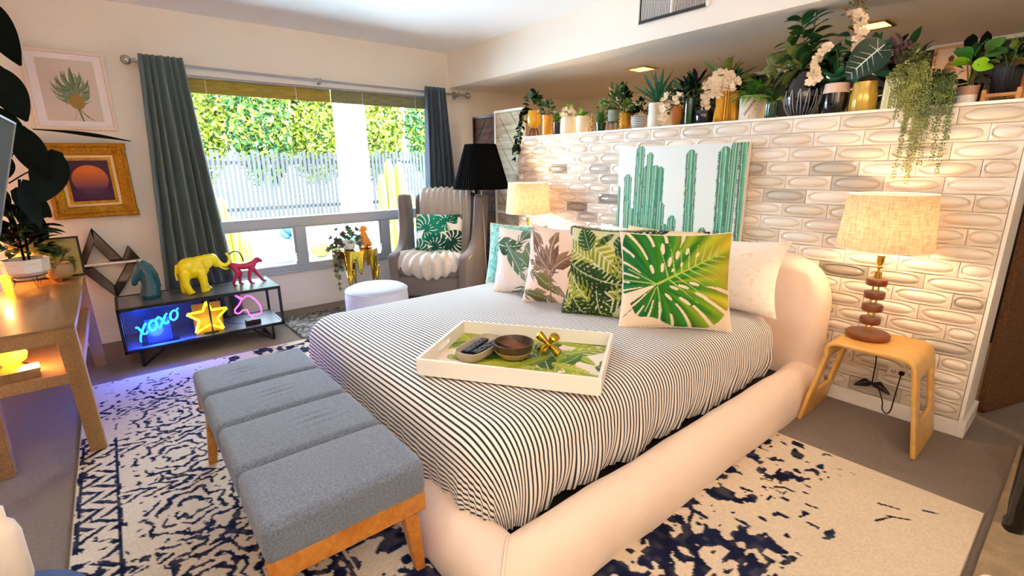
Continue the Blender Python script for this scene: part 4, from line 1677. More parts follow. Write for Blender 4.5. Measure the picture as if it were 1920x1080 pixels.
def table_lamp(label, x, y, z, power):
    t = thing('table_lamp', label, 'lamp', (x, y, z), 0, 'stacked-wood bedside lamps')
    obj('base', G().lathe([(0.088, 0), (0.092, 0.006), (0.092, 0.022), (0.086, 0.028), (0.0, 0.028)], 36, cap=False), M['walnut'], t, smooth=True)
    for dx in (-0.011, 0.011):
        obj('rod', G().tube([(dx, 0, 0.026), (dx, 0, 0.33)], 0.0048, 8), M['brass'], t, smooth=True)
    for k in range(4):
        z0 = 0.072 + k * 0.064
        obj('disc', G().lathe([(0.0, z0), (0.040, z0), (0.043, z0 + 0.004), (0.043, z0 + 0.029), (0.040, z0 + 0.033), (0.0, z0 + 0.033)], 30, cap=False), M['walnut'], t, smooth=True)
    s = obj('socket', G().lathe([(0.006, 0.297), (0.006, 0.345), (0.013, 0.35), (0.014, 0.356), (0.009, 0.362), (0.012, 0.37), (0.016, 0.378), (0.016, 0.41), (0.0, 0.412)], 16), M['brass'], t, smooth=True)
    obj('bulb', G().lathe([(0.012, 0.41), (0.018, 0.43), (0.030, 0.46), (0.031, 0.48), (0.02, 0.505), (0.001, 0.512)], 18), mat('bulb_glow', '#ffe2b0', 0.5, emit='#ffd294', estr=6), s, smooth=True)
    g = G()
    n = 48
    z0, z1, r0, r1 = 0.445, 0.695, 0.190, 0.168
    V = []
    for r_, z_ in ((r0, z0), (r0 - (r0 - r1) * 0.5, (z0 + z1) / 2), (r1, z1)):
        V += [(r_ * math.cos(2 * PI * k / n), r_ * math.sin(2 * PI * k / n), z_) for k in range(n)]
    F = [(i * n + k, i * n + (k + 1) % n, (i + 1) * n + (k + 1) % n, (i + 1) * n + k) for i in range(2) for k in range(n)]
    sh = obj('lamp_shade', G().add(V, F), M['linenshade'], t, smooth='all')
    g = G()
    for r_, z_ in ((r0, z0), (r1, z1)):
        g.tube([(r_ * math.cos(2 * PI * k / n), r_ * math.sin(2 * PI * k / n), z_) for k in range(n)], 0.0022, 5, closed=True)
    for k in range(3):
        a = k * 2.094
        g.tube([(0.012 * math.cos(a), 0.012 * math.sin(a), 0.66), (r1 * math.cos(a), r1 * math.sin(a), z1 - 0.004)], 0.0015, 4)
    obj('rim', g, M['linen'], sh, smooth='all')
    light('bulb_light', 'POINT', (x, y, z + 0.53), power, (1.0, 0.72, 0.42), shadow_soft_size=0.04)
    return t


table_lamp('right bedside lamp with linen drum shade and stacked walnut discs on the plywood table', 4.078, -0.215, 0.4565, 9)
table_lamp('left bedside lamp by the window, its linen shade glowing above the turquoise cushion', 1.575, -0.25, 0.4565, 12)
t = thing('bedside_table', 'small white bedside table hidden behind the bed under the left lamp', 'side table', (1.575, -0.24, 0))
bevel(obj('top', G().box(-0.2, 0.2, -0.19, 0.19, 0.43, 0.4555), M['white'], t), 0.004)
for sx in (-1, 1):
    for sy in (-1, 1):
        obj('leg', G().box(sx * 0.18 - 0.014, sx * 0.18 + 0.014, sy * 0.17 - 0.014, sy * 0.17 + 0.014, 0, 0.43), M['white'], t)

# ------------------------------------------------------------------ cactus canvas
p = Paint(0.945, 0.80, 230, 195, '#d9dcd4')
pc = [(-0.01, 0.52, 0.035, 0.0), (0.055, 0.60, 0.062, -0.01), (0.155, 0.80, 0.068, 0.01), (0.225, 0.66, 0.065, 0.02), (0.245, 0.75, 0.05, 0.0), (0.29, 0.66, 0.07, 0.02), (0.335, 0.655, 0.05, 0.0), (0.345, 0.42, 0.06, 0.0), (0.105, 0.36, 0.05, 0.0), (0.455, 0.33, 0.06, 0.02),
      (0.545, 0.755, 0.072, -0.02), (0.635, 0.17, 0.045, 0.0), (0.69, 0.27, 0.05, 0.02), (0.765, 0.765, 0.085, -0.015), (0.80, 0.28, 0.10, 0.0), (0.845, 0.80, 0.05, 0.0), (0.895, 0.83, 0.08, -0.02), (0.395, 0.27, 0.045, 0.0)]
for k, (x, h, w_, tl) in enumerate(pc):
    X, Y = p.X, p.Y
    c = x + w_ / 2 + tl * (1 - Y / 0.8) * -1.2
    r = w_ / 2
    hh = h
    m = (np.abs(X - c) < r) & (Y < hh - r) | (np.hypot(X - c, (Y - (hh - r)) / 1.4) < r)
    q = (X - c) / r
    base = p.grad(np.clip(0.5 + 0.5 * np.cos(q * PI * 1.6 + 0.6), 0, 1), '#1f5a48', '#4fa483')
    fade = p.grad(np.clip(Y / 0.5, 0, 1), '#2a8f86', '#6fa06a')
    p.put(m * 1.0, base * 0.72 + fade * 0.28)
    for rr in (-0.62, 0.05, 0.68):
        p.put((m & (np.abs(q - rr) < 0.055)) * 0.75, '#c9e2b4')
        p.put((m & (np.abs(q - rr - 0.14) < 0.06)) * 0.6, '#0f3f34')
    edge = (np.abs(np.abs(q) - 1.0) < 0.16) & (Y < hh) & (np.mod(Y * 85, 1) < 0.45) & (Y < hh - r * 0.3)
    p.put(edge * 0.85, '#1c4a30')
t = thing('cactus_canvas', 'canvas print of tall green cacti leaning on the tiles above the headboard', 'picture', (2.372, -0.056, 0.615), 0)
print_plane('print', p, lambda a, b: (a, np.full_like(a, -0.002), b), M['printpaper'], t, False)
o = obj('stretcher', G().box(0, 0.945, 0, 0.034, 0, 0.80), M['linen'], t)

# ------------------------------------------------------------------ wing chair with throw and cushion
CH = (0.66, -0.60)
CA = 42
chair = thing('wing_chair', 'grey-brown tweed wing chair in the corner by the window', 'armchair', (CH[0], CH[1], 0), R(CA))


def panel(pts2, thick, side):
    """upholstered slab: outline in (y, z), thick in x, rounded by bevel"""
    return G().prism(pts2, -thick / 2, thick / 2, 'x')


for sx in (-1, 1):
    # arm sweeping up into the wing
    def armf(x, y, z, sx=sx):
        return (x, y, z)
    pts = [(-0.37, 0.06), (-0.385, 0.35), (-0.38, 0.50), (-0.34, 0.525), (-0.22, 0.53), (-0.10, 0.555), (-0.02, 0.62), (0.03, 0.72), (0.055, 0.86), (0.07, 1.0), (0.10, 1.035), (0.30, 1.02), (0.32, 0.9), (0.27, 0.5), (0.25, 0.06)]
    o = obj('arm', panel(pts, 0.085, sx), M['wing'], chair, loc=(sx * 0.335, 0, 0))
    o.rotation_euler = (0, R(sx * 2.5), R(sx * -4))
    bevel(o, 0.022, 4)
    for q in o.data.polygons:
        q.use_smooth = True
    # trim line of nail heads
    obj('piping', G().tube([(sx * (0.420 + 0.002), y, z - 0.012) for y, z in smoothpts2([(-0.36, 0.50), (-0.22, 0.512), (-0.10, 0.535), (-0.02, 0.60), (0.03, 0.70), (0.055, 0.84)])] if False else
        [(sx * 0.3815, y, z) for y, z in ((-0.35, 0.49), (-0.22, 0.505), (-0.10, 0.53), (-0.02, 0.595), (0.03, 0.69), (0.06, 0.84))], 0.003, 5), M['linen'], chair, smooth='all')
g = G().rbox(0.62, 0.13, 0.80, 0.05, 4, 8, fn=lambda x, y, z: (x * (1 + 0.04 * z), y + 0.20 * (z + 0.4) / 0.8 * 0.6, z + 0.012 * math.cos(x * 4)))
obj('backrest', g, M['wing'], chair, smooth='all', loc=(0, 0.20, 0.63))
g = G().rbox(0.62, 0.62, 0.20, 0.03, 3, 4)
obj('seat_base', g, M['wing'], chair, smooth='all', loc=(0, -0.04, 0.22))
g = G().rbox(0.59, 0.62, 0.13, 0.055, 4, 8, fn=lambda x, y, z: (x, y, z + 0.02 * math.cos(x * 4) * math.cos(y * 4) * (z > 0)))
obj('seat_cushion', g, M['wing'], chair, smooth='all', loc=(0, -0.06, 0.375))
for sx in (-1, 1):
    for y in (-0.33, 0.25):
        obj('leg', G().lathe([(0.014, 0), (0.024, 0.13)], 12), M['walnut'], chair, smooth=True, loc=(sx * 0.31, y, 0))


def drape(path, w0, w1, ribs, amp, t_, lift=0.0, nseg=70, nw=90, seed=0):
    """a ribbed throw: path = list of (y, z) from back to front with half-width growing w0..w1"""
    P = smoothpts([(0, y, z) for y, z in path], 8)
    r_ = np.random.RandomState(seed)
    V, F = [], []
    n = len(P)
    for i, q in enumerate(P):
        f = i / (n - 1)
        a = P[max(0, i - 1)]
        b = P[min(n - 1, i + 1)]
        d = (b - a).normalized()
        nrm = Vector((0, -d.z, d.y)) if True else None
        wv = w0 + (w1 - w0) * f
        for j in range(nw + 1):
            u = j / nw * 2 - 1
            wob_ = math.sin(f * 9 + u * 3) * 0.02
            h = amp * (0.5 + 0.5 * math.cos((u + wob_ * 0.6) * PI * ribs)) + 0.010 * math.sin(u * 5 + f * 7) * f
            x = u * wv + wob_ * f
            V.append(tuple(Vector((x, q.y, q.z)) - nrm * (h + t_)))
    for i in range(n - 1):
        for j in range(nw):
            a = i * (nw + 1) + j
            F.append((a, a + 1, a + nw + 2, a + nw + 1))
    return G().add(V, F)


thr = thing('knitted_throw', 'cream ribbed knitted throw hanging over the wing chair back and bunched on the seat', 'blanket', (CH[0], CH[1], 0), R(CA))
g = drape([(0.42, 0.70), (0.42, 0.9), (0.40, 1.035), (0.33, 1.055), (0.265, 1.02), (0.22, 0.86), (0.175, 0.66), (0.14, 0.50), (0.0, 0.475), (-0.16, 0.485)], 0.26, 0.27, 9, 0.026, 0.010)
o = obj('hanging_fold', g, M['throw'], thr, smooth='all')
s = o.modifiers.new('thick', 'SOLIDIFY')
s.thickness = 0.012
# the bunched roll along the seat front: a fat rope of radial pleats
n, m_ = 110, 36
V = []
for i in range(n + 1):
    f = i / n
    ang = PI * (0.04 + 0.92 * f)
    cx_, cy_ = -0.29 * math.cos(ang), -0.12 - 0.20 * math.sin(ang)
    cz_ = 0.455 - 0.03 * math.sin(ang)
    tx, ty = 0.29 * math.sin(ang), -0.20 * math.cos(ang)
    L = math.hypot(tx, ty)
    nx_, ny_ = -ty / L, tx / L
    rr = 0.118 * (0.35 + 0.65 * math.sin(PI * min(1, max(0, f * 1.06))) ** 0.45) * (1 + 0.10 * math.sin(f * 68 + 0.6 * math.sin(f * 9)))
    for k in range(m_):
        a = 2 * PI * k / m_
        r2 = rr * (1 + 0.06 * math.sin(3 * a + f * 14))
        V.append((cx_ + nx_ * r2 * 1.15 * math.cos(a), cy_ + ny_ * r2 * 1.15 * math.cos(a), cz_ + r2 * math.sin(a) - 0.01))
F = []
for i in range(n):
    for k in range(m_):
        k2 = (k + 1) % m_
        F.append((i * m_ + k, i * m_ + k2, (i + 1) * m_ + k2, (i + 1) * m_ + k))
F.append(tuple(range(m_)))
F.append(tuple(n * m_ + k for k in reversed(range(m_))))
obj('bunched_fold', G().add(V, F), M['throw'], thr, smooth='all')
p = Paint(1, 1, 130, 130, '#efe9dc')
X, Y = p.X, p.Y
for (cx_, cy_, r_, rot_, c1, c2) in ((0.22, 0.62, 0.42, 0.8, '#0b6f55', '#128a68'), (0.68, 0.80, 0.36, 2.4, '#0b6f55', '#16916c'), (0.42, 0.20, 0.40, 0.0, '#0a4f42', '#0e6b52'), (0.82, 0.34, 0.38, -0.6, '#083a30', '#0b4a3a'), (0.05, 0.1, 0.3, 1.5, '#0b6f55', '#0e7a5c'), (0.9, 0.95, 0.25, 2, '#0a4a3c', '#0c5c46')):
    a = np.arctan2(Y - cy_, X - cx_) - rot_
    r = np.hypot(X - cx_, Y - cy_)
    rad = r_ * (0.80 + 0.20 * np.cos(a))
    m = (r < rad) & ~((np.mod(a * 2.3 + 0.5 * np.sin(r * 11), 1) < 0.24) & (r > rad * 0.30)) & ~(np.abs(np.sin(a * 0.5)) > 0.985)
    p.put(m * 1.0, p.grad(r / r_, c1, c2))
th_ = R(CA)
px_, py_ = CH[0] + 0.02 * math.cos(th_) + 0.03 * math.sin(th_) + 0.0, CH[1] + 0.02 * math.sin(th_) - 0.03 * math.cos(th_)
cushion('tropical_cushion', 'green and white monstera-print cushion sitting in the wing chair', (px_ - 0.015, py_ - 0.015, 0.45), CA + 3, 17, 0.46, 0.41, 0.14, p, back=M['leafdk'], N=80, ears=0.02)

# ------------------------------------------------------------------ pouf, gold drip table, its plant and dog
t = thing('round_pouf', 'pale grey round fabric pouf between drip table and bed', 'ottoman', (1.13, -1.47, 0))
g = G().lathe([(0.20, 0), (0.235, 0.02), (0.245, 0.12), (0.245, 0.28), (0.240, 0.345), (0.232, 0.362), (0.20, 0.378), (0.12, 0.392), (0.04, 0.396), (0.0, 0.397)], 48, cap=False)
obj('body', g, M['pouf'], t, smooth='all')
obj('piping', G().tube([(0.240 * math.cos(2 * PI * k / 48), 0.240 * math.sin(2 * PI * k / 48), 0.352) for k in range(48)], 0.004, 6, closed=True), M['pouf'], t, smooth='all')

GX, GY, GZ = 0.50, -1.375, 0.592
t = thing('drip_table', 'polished gold side table with molten drips and long thin legs beside the chair', 'side table', (GX, GY, 0))
r_ = np.random.RandomState(5)
n = 180
dr = np.zeros(n)
for (a, d, w_) in ((1.2, 0.19, 0.16), (0.55, 0.26, 0.13), (-0.15, 0.17, 0.12), (-0.7, 0.29, 0.14), (-1.35, 0.12, 0.12), (-1.9, 0.24, 0.15), (-2.7, 0.2, 0.15), (2.9, 0.28, 0.14), (2.1, 0.15, 0.13)):
    aa = np.linspace(-PI, PI, n, endpoint=False)
    dd = np.abs((aa - a + PI) % (2 * PI) - PI)
    dr = np.maximum(dr, d * np.exp(-(dd / w_) ** 4 * 0.7))
dr = 0.075 + dr * 0.8
V, F = [], []
rows = [0, 0.02, 0.25, 0.5, 0.75, 0.9, 1.0]
for q in rows:
    for k in range(n):
        a = -PI + 2 * PI * k / n
        rr = 0.20 - 0.012 * q - (0.014 if q == 1 else 0)
        V.append((rr * math.cos(a), rr * math.sin(a), GZ - q * dr[k]))
for i in range(len(rows) - 1):
    for k in range(n):
        F.append((i * n + k, i * n + (k + 1) % n, (i + 1) * n + (k + 1) % n, (i + 1) * n + k))
F.append(tuple(range(n)))
o = obj('dripping_top', G().add(V, F), M['gold'], t, smooth=True)
s = o.modifiers.new('thick', 'SOLIDIFY')
s.thickness = 0.008
for a in (1.2, -0.7, 2.9):
    x, y = 0.178 * math.cos(a), 0.178 * math.sin(a)
    obj('leg', G().tube([(x, y, 0.42), (x * 0.99, y * 0.99, 0.30), (x * 0.98, y * 0.98, 0.12), (x, y, 0.0)], [0.030, 0.014, 0.010, 0.013], 10), M['gold'], t, smooth='all')


# ---- leaves and plants -------------------------------------------------
def leafmesh(L, W, m, curl=0.3, fold=0.2, n=4, name='leaf', shape=0.9, vein=False):
    """one leaf along +x, slightly folded and drooping"""
    V, F = [], []
    for i in range(n + 1):
        u = i / n
        w = W / 2 * math.sin(PI * min(0.985, max(0.03, u)) ** shape) ** 0.75
        x = L * u * (1 - 0.10 * curl * u)
        z = -curl * L * u * u * 0.5
        V += [(x, -w, z + fold * w), (x, 0, z), (x, w, z + fold * w)]
    for i in range(n):
        a = i * 3
        F += [(a, a + 3, a + 4, a + 1), (a + 1, a + 4, a + 5, a + 2)]
    g_ = G().add(V, F)
    me = g_.mesh(name, 'all', fixn=False)
    me.materials.append(m)
    return me


def basis(d, roll=0.0, at=(0, 0, 0), s=1.0):
    d = Vector(d).normalized()
    up = Vector((0, 0, 1))
    y = up.cross(d)
    if y.length < 1e-3:
        y = Vector((0, 1, 0))
    y.normalize()
    z = d.cross(y)
    m = Matrix((d, y, z)).transposed()
    m = m @ Matrix.Rotation(roll, 3, 'X')
    return Matrix.Translation(at) @ m.to_4x4() @ Matrix.Scale(s, 4)


def put_leaf(me, parent, d, at, roll=0.0, s=1.0, name='leaf'):
    o = bpy.data.objects.new(name, me)
    C.objects.link(o)
    o.parent = parent
    o.matrix_local = basis(d, roll, at, s)
    return o


def rdir(r_, el0, el1):
    a, e = r_.uniform(0, 2 * PI), r_.uniform(el0, el1)
    return Vector((math.cos(a) * math.cos(e), math.sin(a) * math.cos(e), math.sin(e)))


def bushy(parent, c, rad, n, L, W, mats, seed=0, stems=7, curl=0.4, name='foliage', single=False, up=0.3):
    """leaves scattered over an ellipsoid crown above c, pointing out; one mesh (stuff) or single leaf objects"""
    r_ = random.Random(seed)
    mats = mats if isinstance(mats, (list, tuple)) else [mats]
    c = Vector(c)
    gs = [G() for _ in mats]
    protos = [leafmesh(L, W, m, curl) for m in mats]
    src = [([tuple(v.co) for v in me.vertices], [tuple(p.vertices) for p in me.polygons]) for me in protos]
    for i in range(n):
        d = rdir(r_, -0.25, 1.45)
        f = r_.uniform(0.45, 1.0)
        at = c + Vector((d.x * rad[0], d.y * rad[1], d.z * rad[2])) * f
        dd = (d + Vector((r_.uniform(-.5, .5), r_.uniform(-.5, .5), r_.uniform(-.3, .3) + up * 0.2))).normalized()
        k = r_.randrange(len(mats))
        s = r_.uniform(0.7, 1.15)
        if single:
            put_leaf(protos[k], parent, dd, at, r_.uniform(-0.6, 0.6), s)
        else:
            gs[k].add(src[k][0], src[k][1], basis(dd, r_.uniform(-0.8, 0.8), at, s))
    for gg, m in zip(gs, mats):
        if gg.f:
            obj(name, gg, m, parent, smooth='all', kind='stuff')
    if stems:
        g_ = G()
        for i in range(stems):
            d = rdir(r_, 0.5, 1.5)
            e = c + Vector((d.x * rad[0], d.y * rad[1], d.z * rad[2])) * 0.75
            b = Vector((c.x * 1.0, c.y, c.z - rad[2] * 0.45))
            g_.tube([b, b.lerp(e, 0.5) + Vector((0, 0, 0.01)), e], 0.0018, 4)
        obj('stems', g_, M['stem'], parent, kind='stuff')


def fern(parent, c, n, L, m, seed=0, leaflet=0.02, spread=1.0, el=(0.3, 1.3), droop=1.0):
    r_ = random.Random(seed)
    g_ = G()
    for i in range(n):
        a = 2 * PI * i / n + r_.uniform(-.3, .3)
        e = r_.uniform(*el)
        Lf = L * r_.uniform(0.75, 1.1)
        P = []
        for k in range(9):
            f = k / 8
            hx = Lf * f * math.cos(e) * spread
            P.append(Vector(c) + Vector((hx * math.cos(a), hx * math.sin(a), Lf * (f * math.sin(e) - droop * 0.45 * f * f))))
        g_.tube(P, [0.0014 * (1 - 0.7 * k / 8) for k in range(9)], 4)
        N = 18
        for k in range(2, N):
            f = k / N * 8
            i0 = min(7, int(f))
            p = P[i0].lerp(P[i0 + 1], f - i0)
            d = (P[i0 + 1] - P[i0]).normalized()
            side = d.cross(Vector((0, 0, 1)))
            side = side.normalized() if side.length > 1e-3 else Vector((1, 0, 0))
            ll = leaflet * math.sin(PI * (0.15 + 0.8 * k / N))
            for sg in (-1, 1):
                t1 = p + side * sg * ll + d * ll * 0.5
                g_.add([p - d * 0.0025, p + side * sg * ll * 0.5 + d * ll * 0.5, t1, p + side * sg * ll * 0.5 - d * 0.001], [(0, 1, 2, 3)])
    obj('fronds', g_, m, parent, kind='stuff')


def spiky(parent, c, n, L, W, m, seed=0, el=(0.4, 1.45), curl=0.25, single=False):
    r_ = random.Random(seed)
    me = leafmesh(L, W, m, curl, 0.5, 5, shape=0.6)
    src = ([tuple(v.co) for v in me.vertices], [tuple(p.vertices) for p in me.polygons])
    g_ = G()
    for i in range(n):
        a = i * 2.4
        e = el[0] + (el[1] - el[0]) * i / n
        d = Vector((math.cos(a) * math.cos(e), math.sin(a) * math.cos(e), math.sin(e)))
        if single:
            put_leaf(me, parent, d, c, 0, r_.uniform(0.8, 1.1))
        else:
            g_.add(src[0], src[1], basis(d, 0, c, r_.uniform(0.8, 1.1)))
    if not single:
        obj('leaves', g_, m, parent, smooth='all', kind='stuff')


def blossoms(parent, pts, r0, m, seed=0, name='blossom', npet=5):
    """each blossom five cupped petals"""
    r_ = random.Random(seed)
    g_ = G()
    for k in range(npet):
        a = 2 * PI * k / npet
        ca, sa = math.cos(a), math.sin(a)
        P = [(0, 0, 0), (0.40, 0.34, 0.10), (0.78, 0.38, 0.20), (1.0, 0.0, 0.16), (0.78, -0.38, 0.20), (0.40, -0.34, 0.10), (0.62, 0, 0.04)]
        g_.add([(r0 * (x * ca - y * sa), r0 * (x * sa + y * ca), r0 * z) for x, y, z in P], [(0, 1, 6), (1, 2, 6), (2, 3, 6), (3, 4, 6), (4, 5, 6), (5, 0, 6)])
    g_.ball((0, 0, r0 * 0.12), r0 * 0.16, n=6, mm=4)
    me = g_.mesh(name, 'all', fixn=False)
    me.materials.append(m)
    for p_ in pts:
        o = bpy.data.objects.new(name, me)
        C.objects.link(o)
        o.parent = parent
        d = Vector((r_.uniform(0.1, 1), r_.uniform(-1, -0.2), r_.uniform(-0.2, 0.8)))
        o.matrix_local = Matrix.Translation(p_) @ d.to_track_quat('Z', 'Y').to_matrix().to_4x4() @ Matrix.Scale(r_.uniform(0.8, 1.2), 4)


def pot(parent, prof, m, fn=None, n=28, name='pot', loc=(0, 0, 0), soil=True, smooth=True, fill=0.85):
    """open vessel: outer profile (r, z), inner wall and soil disc added"""
    top = prof[-1]
    full = [(0.001, prof[0][1])] + list(prof) + [(top[0] - 0.004, top[1]), (top[0] - 0.005, top[1] * fill), (0.001, top[1] * fill)]
    o = obj(name, G().lathe(full, n, fn, cap=False), m, parent, smooth=smooth, loc=loc)
    if soil:
        q = top[0] - 0.006
        obj('soil', G().lathe([(0.001, top[1] * fill + 0.005), (q, top[1] * fill + 0.002)], 16, cap=False), M['soil'], o)
    return o


# trailing succulent and the orange dog on the drip table
t = thing('trailing_succulent', 'mauve and green rosette succulent in a white pot trailing off the gold drip table', 'plant', (GX + 0.05, GY - 0.07, GZ))
pot(t, [(0.035, 0), (0.05, 0.01), (0.055, 0.05), (0.05, 0.085)], M['white'], n=24)


def rosette(parent, at, s, m, r_, nl=12):
    me = leafmesh(s, s * 0.55, m, -0.3, 0.3, 3)
    src = ([tuple(v.co) for v in me.vertices], [tuple(p.vertices) for p in me.polygons])
    ax = Vector((r_.uniform(-.5, 1), r_.uniform(-1, .4), r_.uniform(0.2, 1))).normalized()
    q = ax.to_track_quat('Z', 'Y').to_matrix().to_4x4()
    g_ = G()
    for i in range(nl):
        a, e = i * 2.4, 0.2 + 1.0 * i / nl
        d = Vector((math.cos(a) * math.cos(e), math.sin(a) * math.cos(e), math.sin(e)))
        g_.add(src[0], src[1], Matrix.Translation(at) @ q @ basis(d, 0, (0, 0, 0), 1 - 0.4 * i / nl))
    obj('rosette', g_, m, parent, smooth='all')


M['succ'] = mat('grey_green_succulent', '#7f8a72', 0.55, vary=(50, 0.2))
r_ = random.Random(3)
for (x, y, z) in ((-0.04, -0.03, 0.12), (0.03, 0.02, 0.15), (-0.02, 0.06, 0.13), (0.05, -0.04, 0.11), (-0.05, -0.07, 0.17), (0.0, -0.10, 0.08), (0.04, -0.11, 0.10), (-0.01, 0.0, 0.18), (0.06, 0.05, 0.08), (0.02, 0.09, 0.10), (0.07, 0.0, 0.06), (0.06, -0.08, 0.04), (0.07, -0.03, 0.10), (0.03, -0.06, 0.14), (0.06, 0.02, 0.13), (-0.03, 0.03, 0.16), (0.02, -0.14, 0.05), (0.05, -0.16, 0.03), (0.0, -0.14, 0.11), (0.04, -0.18, 0.02), (-0.02, 0.08, 0.16), (0.05, 0.08, 0.05), (0.08, -0.10, 0.06), (0.03, 0.0, 0.19)):
    rosette(t, (x, y, z), 0.045, M[r_.choice(['purple', 'succ', 'purple', 'leafmid'])], r_)
for k, (dy, Ls) in enumerate(((-0.13, 0.33), (-0.15, 0.24), (-0.11, 0.16))):
    P = smoothpts([(0.03, -0.05, 0.08), (0.05, dy * 0.8, 0.09), (0.06, dy, 0.0), (0.065, dy - 0.01, -Ls * 0.5), (0.06, dy + 0.01 * k, -Ls)], 6)
    st = obj('strand', G().tube(P, 0.0025, 5), M['stem'], t, smooth='all')
    for q in range(4, len(P), 2):
        rosette(st, tuple(P[q] + Vector((0.008, 0, 0))), 0.034, M[r_.choice(['purple', 'succ', 'leafdk'])], r_, 8)

M['orange'] = mat('glossy_orange', '#f0901c', 0.3, coat=0.4)
dx0, dy0 = GX + 0.02, GY + 0.09
dog = thing('dog_figurine', 'glossy orange sitting dog figurine on the gold drip table', 'figurine', (dx0, dy0, GZ), R(40))
blob('body', [('e', (0, 0.02, 0.045), (0.042, 0.048, 0.048)), ('c', [(0, 0.015, 0.05), (0, -0.012, 0.115), (0, -0.018, 0.145)], [0.040, 0.032, 0.022]),
              ('e', (0, -0.022, 0.172), (0.030, 0.032, 0.028)), ('c', [(0, -0.04, 0.167), (0, -0.066, 0.160)], [0.018, 0.012]),
              ('c', [(0.02, -0.03, 0.10), (0.022, -0.042, 0.05), (0.022, -0.046, 0.008)], [0.015, 0.011, 0.011]), ('c', [(-0.02, -0.03, 0.10), (-0.022, -0.042, 0.05), (-0.022, -0.046, 0.008)], [0.015, 0.011, 0.011]),
              ('e', (0.022, -0.055, 0.007), (0.011, 0.016, 0.008)), ('e', (-0.022, -0.055, 0.007), (0.011, 0.016, 0.008)),
              ('e', (0.034, 0.02, 0.028), (0.018, 0.036, 0.026)), ('e', (-0.034, 0.02, 0.028), (0.018, 0.036, 0.026)),
              ('c', [(0.026, -0.014, 0.188), (0.032, -0.012, 0.166), (0.031, -0.016, 0.152)], [0.007, 0.009, 0.006]), ('c', [(-0.026, -0.014, 0.188), (-0.032, -0.012, 0.166), (-0.031, -0.016, 0.152)], [0.007, 0.009, 0.006]),
              ('c', [(0, 0.06, 0.02), (0.02, 0.078, 0.014), (0.04, 0.075, 0.012)], [0.010, 0.007, 0.005])], M['orange'], dog, 0.003, 3)

# ------------------------------------------------------------------ floor lamp and folding screens
LX, LY = 0.90, -0.25
t = thing('floor_lamp', 'tall floor lamp with black pleated cone shade on a thin pole behind the wing chair', 'lamp', (LX, LY, 0))
obj('base', G().lathe([(0.13, 0), (0.135, 0.006), (0.12, 0.018), (0.02, 0.03), (0.0, 0.03)], 32, cap=False), M['alu'], t, smooth=True)
obj('pole', G().tube([(0.05, 0.015, 0.02), (0.0, 0, 1.12), (-0.005, 0, 1.40)], 0.006, 10), M['alu'], t, smooth=True)
V, F = [], []
n = 120
for z, r_ in ((1.085, 0.262), (1.3, 0.20), (1.485, 0.145)):
    for k in range(n):
        rr = r_ * (1 + (0.018 if k % 2 else -0.018))
        V.append((rr * math.cos(2 * PI * k / n), rr * math.sin(2 * PI * k / n), z))
for i in range(2):
    for k in range(n):
        F.append((i * n + k, i * n + (k + 1) % n, (i + 1) * n + (k + 1) % n, (i + 1) * n + k))
o = obj('lamp_shade', G().add(V, F), M['shadeblk'], t)
s = o.modifiers.new('thick', 'SOLIDIFY')
s.thickness = 0.003
obj('rim', G().tube([(0.263 * math.cos(2 * PI * k / 60), 0.263 * math.sin(2 * PI * k / 60), 1.086) for k in range(60)], 0.004, 5, closed=True).tube([(0.145 * math.cos(2 * PI * k / 60), 0.145 * math.sin(2 * PI * k / 60), 1.485) for k in range(60)], 0.004, 5, closed=True),
    M['shadeblk'], o, smooth='all')

M['darkwood'] = woodmat('dark_reclaimed_wood', '#2a170b', '#6d4220', 4, 0.85, coat=0.0)
M['palewood'] = woodmat('grey_reclaimed_wood', '#a08a6c', '#d9c9ac', 4, 0.8, coat=0.0)
for (x0, x1, y0, y1, zt, mm, lab, fr) in ((0.20, 0.64, 0.16, 0.20, 1.80, 'darkwood', 'dark wooden screen panel of diagonal boards behind the floor lamp', 'black'),
                                     (0.66, 1.10, 0.10, 0.14, 1.82, 'palewood', 'pale grey-brown diagonal board screen panel at the partition end', 'white')):
    t = thing('diagonal_screen', lab, 'screen', (x0, y0, 0))
    w = x1 - x0
    f = 0.022
    g = G().ring(0, w, 0, zt, f, 0, 0.04, 'y').box(f, w - f, 0.001, 0.039, zt * 0.45, zt * 0.45 + f)
    bevel(obj('frame', g, M[fr], t), 0.002)
    obj('backing', G().box(f, w - f, 0.026, 0.034, f, zt - f), M['black'], t)
    # diagonal boards clipped to the panel
    bw = 0.085
    k = -8
    while k < 26:
        c0 = k * bw * 1.45
        # board region between lines z - x*1.25 = c0 and c0 + d, clipped to rect
        poly = [(f, f), (w - f, f), (w - f, zt - f), (f, zt - f)]

        def clip(poly, s_, c):
            out = []
            for i in range(len(poly)):
                a, b = poly[i], poly[(i + 1) % len(poly)]
                fa, fb = s_ * (a[1] - 1.25 * a[0] * (1 if fr == 'black' else -1) - c), s_ * (b[1] - 1.25 * b[0] * (1 if fr == 'black' else -1) - c)
                if fa >= 0:
                    out.append(a)
                if fa * fb < 0:
                    q = fa / (fa - fb)
                    out.append((a[0] + (b[0] - a[0]) * q, a[1] + (b[1] - a[1]) * q))
            return out
        poly = clip(poly, 1, c0 + 0.003)
        if len(poly) > 2:
            poly = clip(poly, -1, c0 + bw * 1.45 - 0.003)
        if len(poly) > 2:
            obj('board', G().prism(poly, 0.012 + 0.003 * (k % 2), 0.026), M[mm], t)
        k += 1

